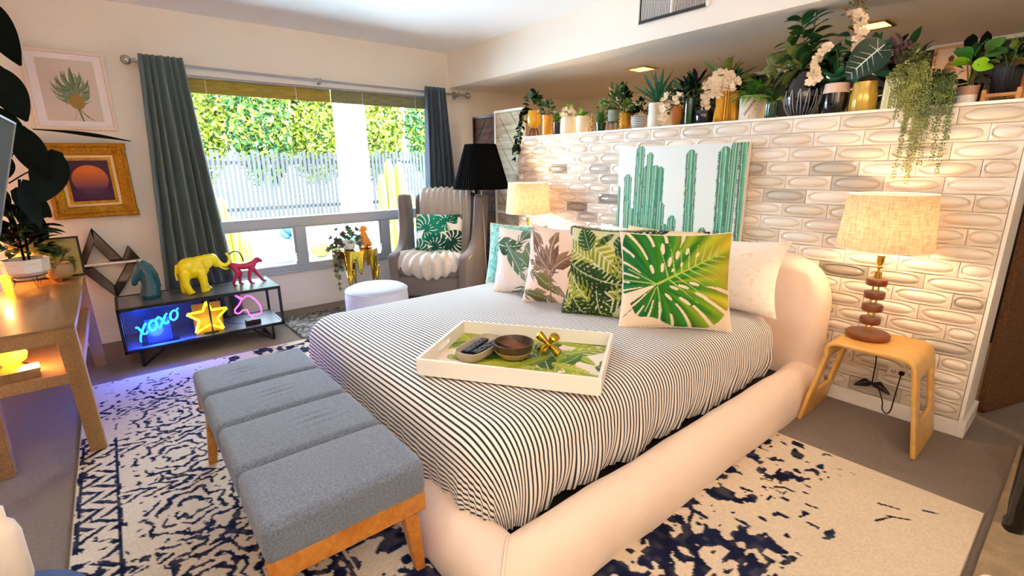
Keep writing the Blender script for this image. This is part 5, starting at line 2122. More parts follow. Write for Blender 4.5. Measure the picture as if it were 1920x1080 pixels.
# ------------------------------------------------------------------ low black console with the animals
MX0, MX1, MY0, MY1, MZ = 0.36, 0.80, -3.09, -2.10, 0.42
con = thing('low_console', 'low black metal console with dark top and open lower shelf below the window', 'console table', ((MX0 + MX1) / 2, (MY0 + MY1) / 2, 0))
hx, hy = (MX1 - MX0) / 2, (MY1 - MY0) / 2
M['slate'] = mat('slate_grey_top', '#595c66', 0.3, vary=(8, 0.12), coat=0.2)
obj('top', G().box(-hx + 0.012, hx - 0.012, -hy + 0.012, hy - 0.012, MZ - 0.018, MZ - 0.002), M['slate'], con)
obj('shelf', G().box(-hx + 0.012, hx - 0.012, -hy + 0.012, hy - 0.012, 0.118, 0.132), M['slate'], con)
f = 0.018
for z0_ in (MZ - 0.02, 0.114):
    g = G().ring(-hx, hx, -hy, hy, f, z0_, z0_ + 0.022, 'z')
    bevel(obj('frame', g, M['black'], con), 0.002)
for sx in (-1, 1):
    for sy in (-1, 1):
        bevel(obj('post', G().box(sx * (hx - f / 2) - f / 2, sx * (hx - f / 2) + f / 2, sy * (hy - f / 2) - f / 2, sy * (hy - f / 2) + f / 2, 0.114, MZ), M['black'], con), 0.002)
bevel(obj('post', G().box(hx - 0.02, hx - 0.006, 0.008, 0.02, 0.12, MZ), M['black'], con), 0.002)
for sy in (-1, 1):
    y = sy * (hy - 0.085)
    obj('leg', G().tube([(hx - 0.02, y, 0.115), (hx - 0.02, y - sy * 0.0, 0.009), (-hx + 0.02, y, 0.009), (-hx + 0.02, y, 0.115)], 0.009, 6), M['black'], con)
    obj('leg', G().tube([(hx - 0.02, y - sy * 0.14, 0.115), (hx - 0.02, y, 0.009)], 0.009, 6), M['black'], con)
obj('back_glass', G().box(-hx + 0.02, -hx + 0.026, -hy + 0.02, 0.01, 0.133, MZ - 0.02), mat('dark_back_panel', '#4a5266', 0.3), con)

M['yellow'] = mat('yellow_paint', '#f2e000', 0.35, coat=0.3)
ele = thing('elephant_figurine', 'bright yellow elephant figurine with raised trunk on the low console', 'figurine', (0.60, 0, 0))
E_ = [('e', (0, -2.628, 0.603), (0.062, 0.085, 0.078)), ('e', (0, -2.575, 0.607), (0.058, 0.062, 0.078)), ('e', (0, -2.66, 0.595), (0.058, 0.055, 0.080)),
      ('c', [(0, -2.55, 0.635), (0, -2.50, 0.65)], [0.052, 0.042]), ('e', (0, -2.492, 0.645), (0.040, 0.042, 0.048)),
      ('c', [(0, -2.47, 0.635), (0, -2.44, 0.60), (0, -2.415, 0.592), (0, -2.39, 0.605), (0, -2.378, 0.635), (0, -2.383, 0.663), (0, -2.395, 0.680)], [0.026, 0.019, 0.015, 0.013, 0.011, 0.010, 0.009]),
      ('c', [(0, -2.475, 0.605), (0, -2.452, 0.592)], [0.017, 0.010])]
for sx in (-1, 1):
    E_ += [('c', [(sx * 0.034, -2.675, 0.57), (sx * 0.036, -2.682, 0.50), (sx * 0.036, -2.674 + 0.012 * sx, 0.435)], [0.036, 0.027, 0.024]),
           ('e', (sx * 0.036, -2.668 + 0.012 * sx, 0.432), (0.026, 0.029, 0.013)),
           ('c', [(sx * 0.033, -2.575, 0.57), (sx * 0.035, -2.568, 0.50), (sx * 0.035, -2.560 - 0.012 * sx, 0.435)], [0.034, 0.026, 0.023]),
           ('e', (sx * 0.035, -2.553 - 0.012 * sx, 0.432), (0.025, 0.029, 0.013)),
           ('e', (sx * 0.052, -2.525, 0.640), (0.009, 0.036, 0.046), (0, 0, sx * 0.25))]
E_ += [('c', [(0, -2.715, 0.63), (0.0, -2.727, 0.57), (0, -2.722, 0.53)], [0.009, 0.007, 0.010])]
blob('body', E_, M['yellow'], ele, 0.0042, 4)
for sx in (-1, 1):
    obj('tusk', G().tube(smoothpts([(sx * 0.018, -2.462, 0.607), (sx * 0.022, -2.438, 0.578), (sx * 0.022, -2.412, 0.566), (sx * 0.018, -2.395, 0.572)], 4), [0.0065 - 0.0004 * k for k in range(13)], 8), M['yellow'], ele, smooth='all')

M['magenta'] = mat('magenta_paint', '#b81e4e', 0.4, coat=0.2)
mk = thing('monkey_figurine', 'crimson walking monkey figurine with curled dark tail on the low console', 'figurine', (0.56, 0, 0))
K = [('c', [(0, -2.352, 0.572), (0, -2.31, 0.565), (0, -2.26, 0.562), (0, -2.225, 0.570)], [0.023, 0.019, 0.021, 0.024]),
     ('c', [(0, -2.225, 0.572), (0, -2.200, 0.592)], [0.019, 0.017]), ('e', (0, -2.187, 0.600), (0.019, 0.022, 0.020)),
     ('c', [(0, -2.178, 0.596), (0, -2.160, 0.590)], [0.013, 0.010]), ('e', (0.017, -2.192, 0.606), (0.005, 0.007, 0.009)), ('e', (-0.017, -2.192, 0.606), (0.005, 0.007, 0.009))]
K += [('c', [(0.014, -2.352, 0.565), (0.016, -2.335, 0.515), (0.016, -2.362, 0.470), (0.016, -2.372, 0.437)], [0.017, 0.013, 0.009, 0.008]),
      ('c', [(-0.014, -2.352, 0.565), (-0.016, -2.312, 0.515), (-0.016, -2.320, 0.470), (-0.016, -2.322, 0.430)], [0.017, 0.013, 0.009, 0.008]),
      ('c', [(0.015, -2.23, 0.555), (0.017, -2.255, 0.505), (0.017, -2.262, 0.46), (0.017, -2.252, 0.428)], [0.014, 0.011, 0.009, 0.008]),
      ('c', [(-0.015, -2.228, 0.555), (-0.017, -2.205, 0.505), (-0.017, -2.180, 0.465), (-0.017, -2.160, 0.430)], [0.014, 0.011, 0.009, 0.008])]
for (x, y) in ((0.016, -2.362), (-0.016, -2.312), (0.017, -2.242), (-0.017, -2.150)):
    K.append(('e', (x, y, 0.425), (0.009, 0.016, 0.006)))
K = [(q[0], q[1], [r * 1.3 for r in q[2]]) if q[0] == 'c' else (q[0], q[1], tuple(r * 1.15 for r in q[2])) for q in K]
blob('body', K, M['magenta'], mk, 0.0032, 3)
obj('tail', G().tube(smoothpts([(0, -2.365, 0.575), (0, -2.388, 0.60), (0, -2.378, 0.650), (0, -2.345, 0.682), (0, -2.305, 0.675), (0, -2.285, 0.63), (0, -2.283, 0.60)], 5), 0.0048, 8), mat('dark_plum', '#3a1026', 0.4), mk, smooth='all')

M['teal'] = mat('teal_paint', '#0b5263', 0.35, coat=0.3, bump=(40, 0.3))
hs = thing('horse_head_bust', 'dark teal horse head bust at the left end of the low console', 'figurine', (0.56, 0, 0))
H_ = [('c', [(0, -2.885, 0.445), (0, -2.878, 0.52), (0, -2.885, 0.60), (0, -2.905, 0.645)], [0.062, 0.052, 0.042, 0.036]),
      ('e', (0, -2.885, 0.432), (0.055, 0.062, 0.018)),
      ('c', [(0, -2.915, 0.640), (0, -2.945, 0.59), (0, -2.962, 0.545)], [0.036, 0.028, 0.020]), ('e', (0, -2.966, 0.535), (0.020, 0.018, 0.018)),
      ('c', [(0, -2.925, 0.60), (0, -2.935, 0.575)], [0.03, 0.025]),
      ('c', [(0.018, -2.918, 0.665), (0.022, -2.924, 0.692)], [0.010, 0.004]), ('c', [(-0.018, -2.918, 0.665), (-0.022, -2.924, 0.692)], [0.010, 0.004]),
      ('c', [(0, -2.895, 0.675), (0, -2.862, 0.64), (0, -2.840, 0.58), (0, -2.832, 0.50)], [0.014, 0.018, 0.018, 0.015])]
blob('body', H_, M['teal'], hs, 0.004, 3)


# ---- neon signs
def neonmat(name, col, s):
    return mat(name, col, 0.4, emit=col, estr=s)


def tubes(parent, name, strokes, r, m, x=0.0):
    g_ = G()
    for st in strokes:
        g_.tube([(x, y, z) for y, z in st], r, 8)
    return obj(name, g_, m, parent, smooth='all')


t = thing('neon_star', 'glowing yellow neon star standing on the lower console shelf', 'neon sign', (0.735, 0, 0))
st = [(-2.586, 0.372), (-2.563, 0.305), (-2.462, 0.303), (-2.534, 0.238), (-2.503, 0.150), (-2.588, 0.200), (-2.680, 0.152), (-2.646, 0.242), (-2.718, 0.300), (-2.617, 0.305)]
g = G()
P = []
for i in range(10):
    a, b = Vector((0, *st[i])), Vector((0, *st[(i + 1) % 10]))
    for k in range(6):
        P.append(a.lerp(b, 0.06 + 0.88 * k / 5))
g.tube(P, 0.0085, 8, closed=True)
obj('tube', g, neonmat('neon_yellow', '#fff02a', 1.7), t, smooth='all')
obj('back_plate', G().box(-0.016, -0.012, -2.68, -2.50, 0.134, 0.36), mat('amber_acrylic', '#9a6a20', 0.3), t)
obj('foot', G().box(-0.02, 0.016, -2.63, -2.54, 0.133, 0.145), M['black'], t)
light('star_glow', 'POINT', (0.80, -2.585, 0.20), 1.3, (1.0, 0.9, 0.08), shadow_soft_size=0.06)

t = thing('neon_unicorn', 'glowing pink neon unicorn head on a black base on the lower console shelf', 'neon sign', (0.70, 0, 0))
uni = [(-2.394, 0.376), (-2.357, 0.334), (-2.374, 0.306), (-2.410, 0.268), (-2.412, 0.245), (-2.393, 0.232), (-2.374, 0.240), (-2.362, 0.252), (-2.332, 0.250), (-2.322, 0.222), (-2.318, 0.205), (-2.275, 0.200), (-2.236, 0.205), (-2.231, 0.235), (-2.240, 0.275), (-2.262, 0.318), (-2.290, 0.350), (-2.318, 0.360), (-2.336, 0.352), (-2.345, 0.338), (-2.394, 0.376)]
obj('tube', G().tube([(0, y, z) for y, z in uni], 0.006, 8), neonmat('neon_pink', '#ff5fd0', 1.7), t, smooth='all')
obj('stand', G().tube([(0, -2.300, 0.203), (0, -2.300, 0.165)], 0.008, 8), neonmat('neon_pink_stem', '#ff5fc8', 2.5), t)
bevel(obj('base', G().box(-0.028, 0.028, -2.352, -2.250, 0.133, 0.170), M['black'], t), 0.004)
obj('cable', G().tube(smoothpts([(-0.02, -2.345, 0.14), (-0.10, -2.42, 0.137), (-0.2, -2.46, 0.137)]), 0.002, 5), M['black'], t)
light('unicorn_glow', 'POINT', (0.74, -2.32, 0.29), 0.5, (1.0, 0.2, 0.75), shadow_soft_size=0.04)

t = thing('neon_word', 'glowing blue neon word reading xoxo on a clear plate on the lower shelf', 'neon sign', (0.715, 0, 0))


def warp(u, v):
    """sign plane: u 0..4 letters, v 0..1 height, rising to the right"""
    return (-3.010 + u * 0.0635, 0.185 + u * 0.024 + v * 0.078)


strokes = []
for k in (0, 2):
    strokes.append([warp(k + a, b) for a, b in ((0.02, 0.95), (0.12, 1.0), (0.25, 0.85), (0.45, 0.45), (0.62, 0.12), (0.80, 0.05), (0.95, 0.2))])
    strokes.append([warp(k + a, b) for a, b in ((0.95, 0.95), (0.80, 0.85), (0.50, 0.42), (0.28, 0.0), (0.22, -0.35), (0.30, -0.42))] if k == 0 else [warp(k + a, b) for a, b in ((0.92, 0.95), (0.75, 0.85), (0.45, 0.45), (0.15, 0.05), (0.02, 0.0))])
for k in (1, 3):
    strokes.append([warp(k + 0.52 + 0.36 * math.sin(a), 0.48 + 0.42 * math.cos(a)) for a in [0.3 + 2 * PI * q / 16 for q in range(18)]])
    strokes.append([warp(k + a, b) for a, b in ((0.65, 0.86), (0.82, 0.80), (1.02, 0.92))])
tubes(t, 'tube', strokes, 0.0058, neonmat('neon_blue', '#1cc8ff', 1.9))
o = obj('clear_plate', G().box(-0.022, -0.018, -2.955, -2.815, 0.134, 0.30), mat('pale_acrylic', '#31407c', 0.15), t)
obj('foot', G().box(-0.04, 0.02, -2.99, -2.78, 0.133, 0.141), M['black'], t)
light('xoxo_glow', 'AREA', (0.70, -2.88, 0.26), 14.0, (0.02, 0.12, 1.0), (0, R(-90), 0), shape='RECTANGLE', size=0.12, size_y=0.25)
light('xoxo_glow', 'POINT', (0.76, -2.90, 0.20), 9, (0.02, 0.06, 1.0), shadow_soft_size=0.05)

# ------------------------------------------------------------------ console desk at the left with pots, mirror, lamp
dk = thing('raffia_desk', 'long wooden desk wrapped in woven raffia with an open lower shelf at the left', 'desk', (1.2, -3.390, 0))
DX0, DX1, DY, DZ = -0.70, 0.70, 0.175, 0.630
obj('top', G().box(DX0 - 0.002, DX1 + 0.002, -DY - 0.002, DY + 0.003, DZ - 0.008, DZ), M['desk'], dk)
for a_ in (DX1 - 0.032, DX0 + 0.004):
    obj('end_apron', G().box(a_, a_ + 0.028, -DY, DY, DZ - 0.072, DZ - 0.0092), M['raffia'], dk)
for a_ in (DY - 0.03, -DY):
    obj('long_apron', G().box(DX0 + 0.008, DX1 - 0.008, a_ + 0.004, a_ + 0.026, DZ - 0.05, DZ - 0.0095), M['raffia'], dk)
bevel(obj('shelf', G().box(DX0 + 0.03, DX1 - 0.002, -DY + 0.01, DY - 0.01, 0.365, 0.415), M['raffia'], dk), 0.003)
for sx in (-1, 1):
    for sy in (-1, 1):
        V = []
        for (z, ex, ey, h) in ((0.0, 0.0, 0.018, 0.030), (DZ - 0.009, 0, 0, 0.036)):
            cx_, cy_ = sx * (0.70 - 0.03) if sx > 0 else -0.67, sy * (DY - 0.035 + ey)
            for a, b in ((-1, -1), (1, -1), (1, 1), (-1, 1)):
                V.append((cx_ + a * 0.03, cy_ + b * h, z))
        g = G().add(V, [(3, 2, 1, 0), (4, 5, 6, 7), (0, 1, 5, 4), (1, 2, 6, 5), (2, 3, 7, 6), (3, 0, 4, 7)])
        bevel(obj('leg', g, M['raffia'], dk), 0.004)
# rows of raised raffia knots on the end that faces the room
kn = G().ball((0, 0, 0), 0.003, 0.005, 0.004, 6, 4)
g = G()
for k in range(46):
    z = 0.02 + k * 0.013
    for q in (-0.018, -0.006, 0.006, 0.018):
        g.ball((0.7005, 0.145 + q, z), 0.0022, 0.0042, 0.0045, 5, 4)
        g.ball((0.7005, -0.145 + q, z), 0.0022, 0.0042, 0.0045, 5, 4)
obj('raffia_knots', g, M['raffia'], dk, smooth='all', kind='stuff')

M['amber'] = mat('amber_glow', '#ffb040', 0.4, emit='#ff9a1a', estr=7)
t = thing('amber_lamp', 'glowing amber dome lamp on the lower shelf of the raffia desk', 'lamp', (1.66, -3.470, 0.4155))
obj('base', G().lathe([(0.05, 0), (0.055, 0.01), (0.03, 0.02), (0.0, 0.02)], 20, cap=False), M['brass'], t, smooth=True)
obj('globe', G().lathe([(0.025, 0.02), (0.052, 0.04), (0.06, 0.068), (0.045, 0.098), (0.0, 0.112)], 24, cap=False), M['amber'], t, smooth=True)
light('amber_light', 'POINT', (1.75, -3.40, 0.50), 3.2, (1.0, 0.45, 0.12), shadow_soft_size=0.05)
t = thing('wooden_box', 'small light wooden box on the lower desk shelf below the amber lamp', 'box', (1.83, -3.44, 0.4155), R(8))
bevel(obj('box', G().box(-0.045, 0.045, -0.075, 0.075, 0, 0.035), M['desk'], t), 0.003)
obj('lid', G().box(-0.048, 0.048, -0.078, 0.078, 0.0352, 0.043), M['desk'], t)
light('candle_glow', 'POINT', (0.62, -3.56, 0.80), 8, (1.0, 0.38, 0.12), shadow_soft_size=0.04)
t = thing('amber_votive', 'orange glowing votive behind the white bowl planter', 'candle', (0.80, -3.535, 0.6305))
obj('glass', G().lathe([(0.02, 0), (0.022, 0.09), (0.02, 0.09), (0.018, 0.01), (0.0, 0.01)], 16, cap=False), M['amber'], t, smooth=True)

t = thing('white_planter', 'angular white bowl planter on black hairpin stand with a tall dark plant', 'plant', (0.80, -3.44, 0.6305))
prof_ = [(0.058, 0.055), (0.085, 0.085), (0.100, 0.10), (0.108, 0.175)]
pot(t, prof_, mat('white_bowl', '#ece6e2', 0.4), n=8, smooth=False)
g = G()
for k in range(3):
    a = k * 2.094 + 0.5
    x, y = 0.075 * math.cos(a), 0.075 * math.sin(a)
    g.tube([(x * 0.8, y * 0.8 - 0.012, 0.075), (x, y, 0.003), (x * 0.8, y * 0.8 + 0.012, 0.075)], 0.0028, 5)
g.tube([(0.082 * math.cos(q * 0.42), 0.082 * math.sin(q * 0.42), 0.077) for q in range(15)], 0.003, 5, closed=True)
obj('hairpin_stand', g, M['black'], t)
g = G()
for P in ([(0, 0, 0.16), (0.02, 0.0, 0.45), (0.05, -0.02, 0.75), (0.10, -0.06, 1.10), (0.2, -0.1, 1.4)], [(0, 0.02, 0.16), (-0.04, 0.03, 0.4), (-0.05, 0.06, 0.62)], [(0, 0, 0.3), (0.06, -0.02, 0.5)]):
    g.tube(smoothpts(P, 4), 0.007, 6)
obj('trunk', g, M['leafblack'], t)
bl = leafmesh(0.26, 0.15, M['leafblack'], 0.5, 0.15, 12)
r_ = random.Random(8)
for (x, y, z, dx_, dy_, dz_, s) in ((-0.02, 0.05, 0.50, 0.2, 0.5, 0.4, 1.0), (0.0, 0.0, 0.48, 0.1, 0.45, -0.5, 0.95), (0.02, 0.02, 0.36, 0.5, -0.1, 0.2, 0.8), (0.0, -0.03, 0.42, 0.2, -0.12, 0.3, 1.0), (0.04, -0.02, 0.60, 0.4, 0.1, 0.8, 1.1),
                                    (0.05, -0.03, 0.72, 0.5, 0.2, 0.9, 1.2), (0.08, -0.05, 0.86, 0.4, 0.15, 0.9, 1.2), (0.10, -0.06, 1.0, 0.5, 0.0, 0.8, 1.2), (0.14, -0.08, 1.15, 0.6, 0.1, 0.7, 1.2), (0.0, 0.0, 0.3, 0.6, -0.12, 0.3, 0.8), (0.0, 0.02, 0.28, 0.3, 0.5, 0.3, 0.7),
                                    (0, 0, 0.25, 0.7, 0.1, 0.2, 0.65), (0.02, -0.02, 0.62, 0.2, -0.12, 0.5, 1.1), (0.06, -0.04, 0.8, 0.1, -0.12, 0.5, 1.1), (0.1, -0.06, 1.05, 0.1, -0.12, 0.6, 1.1)):
    put_leaf(bl, t, (dx_, dy_, dz_), (x, y, z), r_.uniform(-0.5, 0.5), s)
bw_ = leafmesh(0.30, 0.17, M['leafblack'], 0.35, 0.05, 18, shape=0.8)
for (x, y, z, dx_, dy_, dz_, roll_, s_) in ((1.0, -3.18, 1.40, 0.05, -0.45, -1.0, 1.35, 1.0), (1.05, -3.30, 1.52, 0.1, 0.12, -1.0, 1.4, 0.95), (1.1, -3.33, 1.80, 0.1, 0.2, -1.0, 1.4, 0.9), (1.1, -3.30, 2.10, 0.1, 0.10, -1.0, 1.5, 1.0),
                                            (1.0, -3.33, 1.25, 0.1, -0.1, -1.0, 1.3, 0.9), (0.95, -3.42, 1.62, 0.2, 0.5, -0.8, 1.2, 0.8), (0.9, -3.40, 1.20, 0.1, 0.5, -0.6, 1.2, 0.7), (1.1, -3.36, 2.35, 0.1, 0.05, -1.0, 1.5, 1.1)):
    put_leaf(bw_, t, (dx_, dy_, dz_), (x - 0.80, y + 3.44, z - 0.6305), roll_, s_)
bushy(t, (0.05, 0.02, 0.36), (0.14, 0.12, 0.14), 60, 0.11, 0.03, [M['leafblack'], M['leafdk']], 7, stems=4)
bushy(t, (0.0, 0.0, 0.22), (0.13, 0.13, 0.12), 90, 0.07, 0.035, [M['leafblack'], M['leafdk']], 5, stems=0)
PODP = ((-3.316, 1.560), (-3.165, 1.550), (-3.030, 1.533), (-2.915, 1.514), (-2.813, 1.494))
obj('seed_pod', G().tube(smoothpts([(-0.65, y + 3.44, z - 0.6305) for y, z in PODP], 5), [0.004 + 0.011 * math.sin(PI * k / 20) ** 2 for k in range(21)], 6), M['leafblack'], t, smooth='all')
obj('twig', G().tube(smoothpts([(0.0, 0.0, 0.62), (-0.15, 0.05, 0.76), (-0.30, 0.08, 0.80)], 5), 0.004, 5), M['leafblack'], t)
obj('twig', G().tube(smoothpts([(0.0, 0.02, 0.60), (-0.12, 0.10, 0.66), (-0.25, 0.22, 0.72)], 5), 0.004, 5), M['leafblack'], t)

t = thing('tan_planter', 'round tan pot of short greenery before the black-framed mirror on the desk', 'plant', (0.66, -3.315, 0.6305))
pot(t, [(0.04, 0.012), (0.062, 0.03), (0.070, 0.06), (0.066, 0.10), (0.058, 0.112)], mat('tan_ceramic', '#a98a5c', 0.4, vary=(14, 0.15)), n=28)
for k in range(3):
    a = k * 2.094
    obj('foot', G().ball((0.035 * math.cos(a), 0.035 * math.sin(a), 0.008), 0.009, n=8, mm=6), M['desk'], t, smooth='all')
bushy(t, (0, 0, 0.12), (0.07, 0.07, 0.07), 90, 0.035, 0.016, [M['leafdk'], M['leafmid']], 6, stems=4)
t = thing('standing_mirror', 'small black-framed mirror standing on the far end of the desk', 'mirror', (0.545, -3.37, 0.6305), (0, R(-4), 0))
g = G().ring(-0.17, 0.17, 0, 0.255, 0.012, -0.012, 0.012)
bevel(obj('frame', g, M['black'], t), 0.002)
obj('glass', G().box(-0.004, 0.002, -0.158, 0.158, 0.012, 0.243), mat('aged_mirror_glass', '#8c8456', 0.15, 0.9), t)

# ------------------------------------------------------------------ pictures on the window wall
def fquad(pts, x):
    return [(x, y, z) for y, z in pts]


def frame_picture(name, label, corners, x0, depth, bw, fm, inner):
    """picture on the x = 0 wall; corners (y, z): top-left, top-right, bottom-right, bottom-left"""
    cy = sum(c[0] for c in corners) / 4
    cz = sum(c[1] for c in corners) / 4
    t = thing(name, label, 'picture', (x0, cy, cz))
    w = ((corners[1][0] - corners[0][0]) + (corners[2][0] - corners[3][0])) / 2
    h = ((corners[0][1] - corners[3][1]) + (corners[1][1] - corners[2][1])) / 2
    return t, w, h


t, w, h = frame_picture('pineapple_picture', 'pale framed botanical print of a pineapple above the gilt picture', [(-3.302, 2.085), (-2.861, 2.087), (-2.875, 1.565), (-3.311, 1.578)], 0.003, 0.03, 0.02, None, None)
w = 0.435
M['frameblush'] = mat('whitewashed_frame', '#e8d6c6', 0.6)
g = G().ring(-w / 2, w / 2, -h / 2, h / 2, 0.02, 0, 0.03)
bevel(obj('frame', g, M['frameblush'], t), 0.003)
obj('mount', G().box(0.002, 0.014, -w / 2 + 0.019, w / 2 - 0.019, -h / 2 + 0.019, h / 2 - 0.019), mat('white_mount', '#f4eaea', 0.7), t)
pw, phh = 0.30, 0.40
p = Paint(pw, phh, 120, 160, '#dcc9bd')
cxp = pw * 0.56
for (a, L_, w_, cu) in ((1.75, .16, .022, .1), (2.1, .15, .02, .15), (2.45, .15, .02, .2), (2.75, .13, .018, .25), (1.45, .15, .022, -.1), (1.15, .14, .02, -.15), (0.8, .12, .018, -.25), (0.5, .10, .016, -.3), (3.05, .11, .016, .35), (0.2, .09, .014, -.35), (1.6, .12, .026, 0), (2.9, .07, .014, .3), (0.4, .07, .014, -.3)):
    p.leaf((cxp, 0.165), (cxp + L_ * math.cos(a), 0.165 + L_ * math.sin(a) * 1.05), w_, '#5f6f4c', '#8a9a70', '#cfd3b4', curve=cu)
for (a, L_, w_, cu) in ((1.57, .15, .03, 0), (1.95, .13, .026, .1), (1.2, .13, .026, -.1), (2.4, .12, .024, .2), (0.75, .12, .024, -.2), (2.75, .10, .02, .3), (0.4, .10, .02, -.3)):
    p.leaf((cxp, 0.205), (cxp + L_ * math.cos(a), 0.205 + L_ * math.sin(a)), w_, '#4f6244', '#7d8f66', '#cfd3b4', curve=cu)
for (a, L_, w_, cu) in ((3.5, .09, .018, .5), (-0.35, .09, .018, -.5), (3.2, .08, .016, .4), (0.0, .08, .016, -.4)):
    p.leaf((cxp, 0.175), (cxp + L_ * math.cos(a), 0.175 + L_ * math.sin(a)), w_, '#5f7250', '#8a9a70', '#cfd3b4', curve=cu)
p.ell((cxp + 0.006, 0.128), 0.042, 0.050, '#b08a3e')
p.put(((((p.X - cxp - 0.006) / 0.042) ** 2 + ((p.Y - 0.128) / 0.05) ** 2 < 1) & ((np.mod((p.X + p.Y) * 90, 1) < 0.22) | (np.mod((p.X - p.Y) * 90, 1) < 0.22))) * 0.5, '#7d5c24')
p.seg((cxp + 0.006, 0.08), (cxp + 0.02, 0.0), 0.009, '#6d6236')
p.seg((cxp + 0.0, 0.082), (cxp - 0.024, 0.008), 0.004, '#b9a88a')
p.seg((cxp + 0.012, 0.08), (cxp + 0.05, 0.025), 0.005, '#6d5a40')
p.seg((cxp + 0.03, 0.05), (cxp + 0.075, 0.01), 0.004, '#6d5a40')
print_plane('print', p, lambda a, b: (np.full_like(a, 0.0155), a - pw / 2, b - phh / 2), M['printpaper'], t, False)
obj('glass', G().box(0.018, 0.020, -w / 2 + 0.02, w / 2 - 0.02, -h / 2 + 0.02, h / 2 - 0.02), M['pglass'], t)

t = thing('gilt_picture', 'ornate carved gold frame around an orange sphere on purple, left of the curtain', 'picture', (0.003, -3.085, 1.22), (R(0.6), 0, 0))
W_, H_2 = 0.475, 0.525
steps = [(0.0, 0.010), (0.007, 0.050), (0.017, 0.058), (0.026, 0.036), (0.032, 0.032), (0.040, 0.050), (0.050, 0.050), (0.058, 0.026), (0.070, 0.030), (0.083, 0.014)]
V, F = [], []
ns_ = 26
rng = random.Random(4)
for (ins, dp) in steps:
    hw, hh = W_ / 2 - ins, H_2 / 2 - ins
    ring = []
    for (ax_, ay_), (bx_, by_) in (((-1, -1), (1, -1)), ((1, -1), (1, 1)), ((1, 1), (-1, 1)), ((-1, 1), (-1, -1))):
        for k in range(ns_):
            f = k / ns_
            y, z = (ax_ + (bx_ - ax_) * f) * hw, (ay_ + (by_ - ay_) * f) * hh
            cd = min(f, 1 - f)
            carve = (0.006 * math.sin(f * 60) + 0.004 * math.sin(f * 97 + ins * 200)) * (1 if 0.003 < ins < 0.06 else 0) * (1.4 if cd < 0.22 or abs(f - 0.5) < 0.12 else 0.25)
            bulge = 0.012 * math.exp(-(cd / 0.09) ** 2) if 0.003 < ins < 0.06 else 0
            ring.append((dp + carve * 0.6 + bulge, y * (1 + 0.02 * (ins == 0) * (cd < 0.1)), z))
    V += ring
n = 4 * ns_
V += [(0.0, p_[1], p_[2]) for p_ in V[:n]]
for i in range(len(steps) - 1):
    for k in range(n):
        F.append((i * n + k, i * n + (k + 1) % n, (i + 1) * n + (k + 1) % n, (i + 1) * n + k))
b = len(steps) * n
for k in range(n):
    F.append((b + k, b + (k + 1) % n, (k + 1) % n, k))
obj('frame', G().add(V, F), M['goldframe'], t, smooth='all')
for sy in (-1, 1):
    for sz in (-1, 1):
        g = G()
        for q in range(7):
            a = q * 0.9
            g.ball((0.058, sy * (W_ / 2 - 0.028) + 0.014 * math.cos(a) * (q > 0), sz * (H_2 / 2 - 0.028) + 0.014 * math.sin(a) * (q > 0)), 0.007, 0.008, 0.008, 8, 6)
        obj('corner_flower', g, M['goldframe'], t, smooth='all')
g = G()
for ins, wid, dp in ((0.083, 0.020, 0.018),):
    hw, hh = W_ / 2 - ins, H_2 / 2 - ins
    g.ring(-hw, hw, -hh, hh, wid, 0, dp)
bevel(obj('cream_liner', g, mat('cream_liner', '#eec98a', 0.6), t), 0.002)
hw, hh = W_ / 2 - 0.103, H_2 / 2 - 0.103
g = G().ring(-hw, hw, -hh, hh, 0.018, 0, 0.022)
bevel(obj('inner_liner', g, M['goldframe'], t), 0.002)
hw, hh = hw - 0.016, hh - 0.016
p = Paint(2 * hw, 2 * hh, 110, 140, '#472440')
rr = np.hypot(p.X - hw, p.Y - hh * 1.05)
p.put((rr < hw * 0.86) * 1.0, p.grad((p.Y / (2 * hh) - 0.30) / 0.45, '#5e3450', '#d8702a'))
p.put((p.Y < hh * 0.62) * 0.5, '#4c2e4c')
p.I *= (0.92 + 0.16 * vnoise(140, 110, 2, 3, 2))[..., None]
print_plane('painting', p, lambda a, b: (np.full_like(a, 0.012), a - hw, b - hh), mat('varnished_print', attr=True, rough=0.4, spec=0.2), t, False)

# ---- zigzag mirror sculpture
M['smoke'] = mat('smoked_mirror', '#7a6e66', 0.12, 0.85)
za = thing('zigzag_mirror', 'two mirrored black-edged chevron shapes on the wall between desk and console', 'wall decoration', (0.012, -3.08, 0.62))


def zig(polys, m, dep0, dep1, name):
    for poly in polys:
        obj(name, G().prism([(y + 3.08, z - 0.62) for y, z in poly], dep0, dep1, 'x'), m, za)


ups = [[(-3.262, 0.618), (-3.140, 0.885), (-3.130, 0.800), (-3.215, 0.618)], [(-3.140, 0.885), (-2.995, 0.632), (-3.075, 0.632), (-3.150, 0.775)], [(-2.952, 0.738), (-2.895, 0.632), (-3.005, 0.632)]]
dns = [[(-3.262, 0.606), (-3.077, 0.350), (-3.077, 0.440), (-3.185, 0.606)], [(-3.077, 0.350), (-2.905, 0.612), (-2.975, 0.612), (-3.080, 0.440)]]
zig(ups + dns, M['black'], 0.0, 0.048, 'edge')


def shrink(poly, s=0.86):
    cy = sum(p_[0] for p_ in poly) / len(poly)
    cz = sum(p_[1] for p_ in poly) / len(poly)
    return [(cy + (y - cy) * s, cz + (z - cz) * s) for y, z in poly]


zig([shrink(q) for q in ups + dns], M['smoke'], 0.048, 0.052, 'mirror_face')
bevel(obj('shelf_lip', G().box(0.0, 0.055, -0.185, 0.19, -0.010, 0.006), M['white'], za), 0.002)

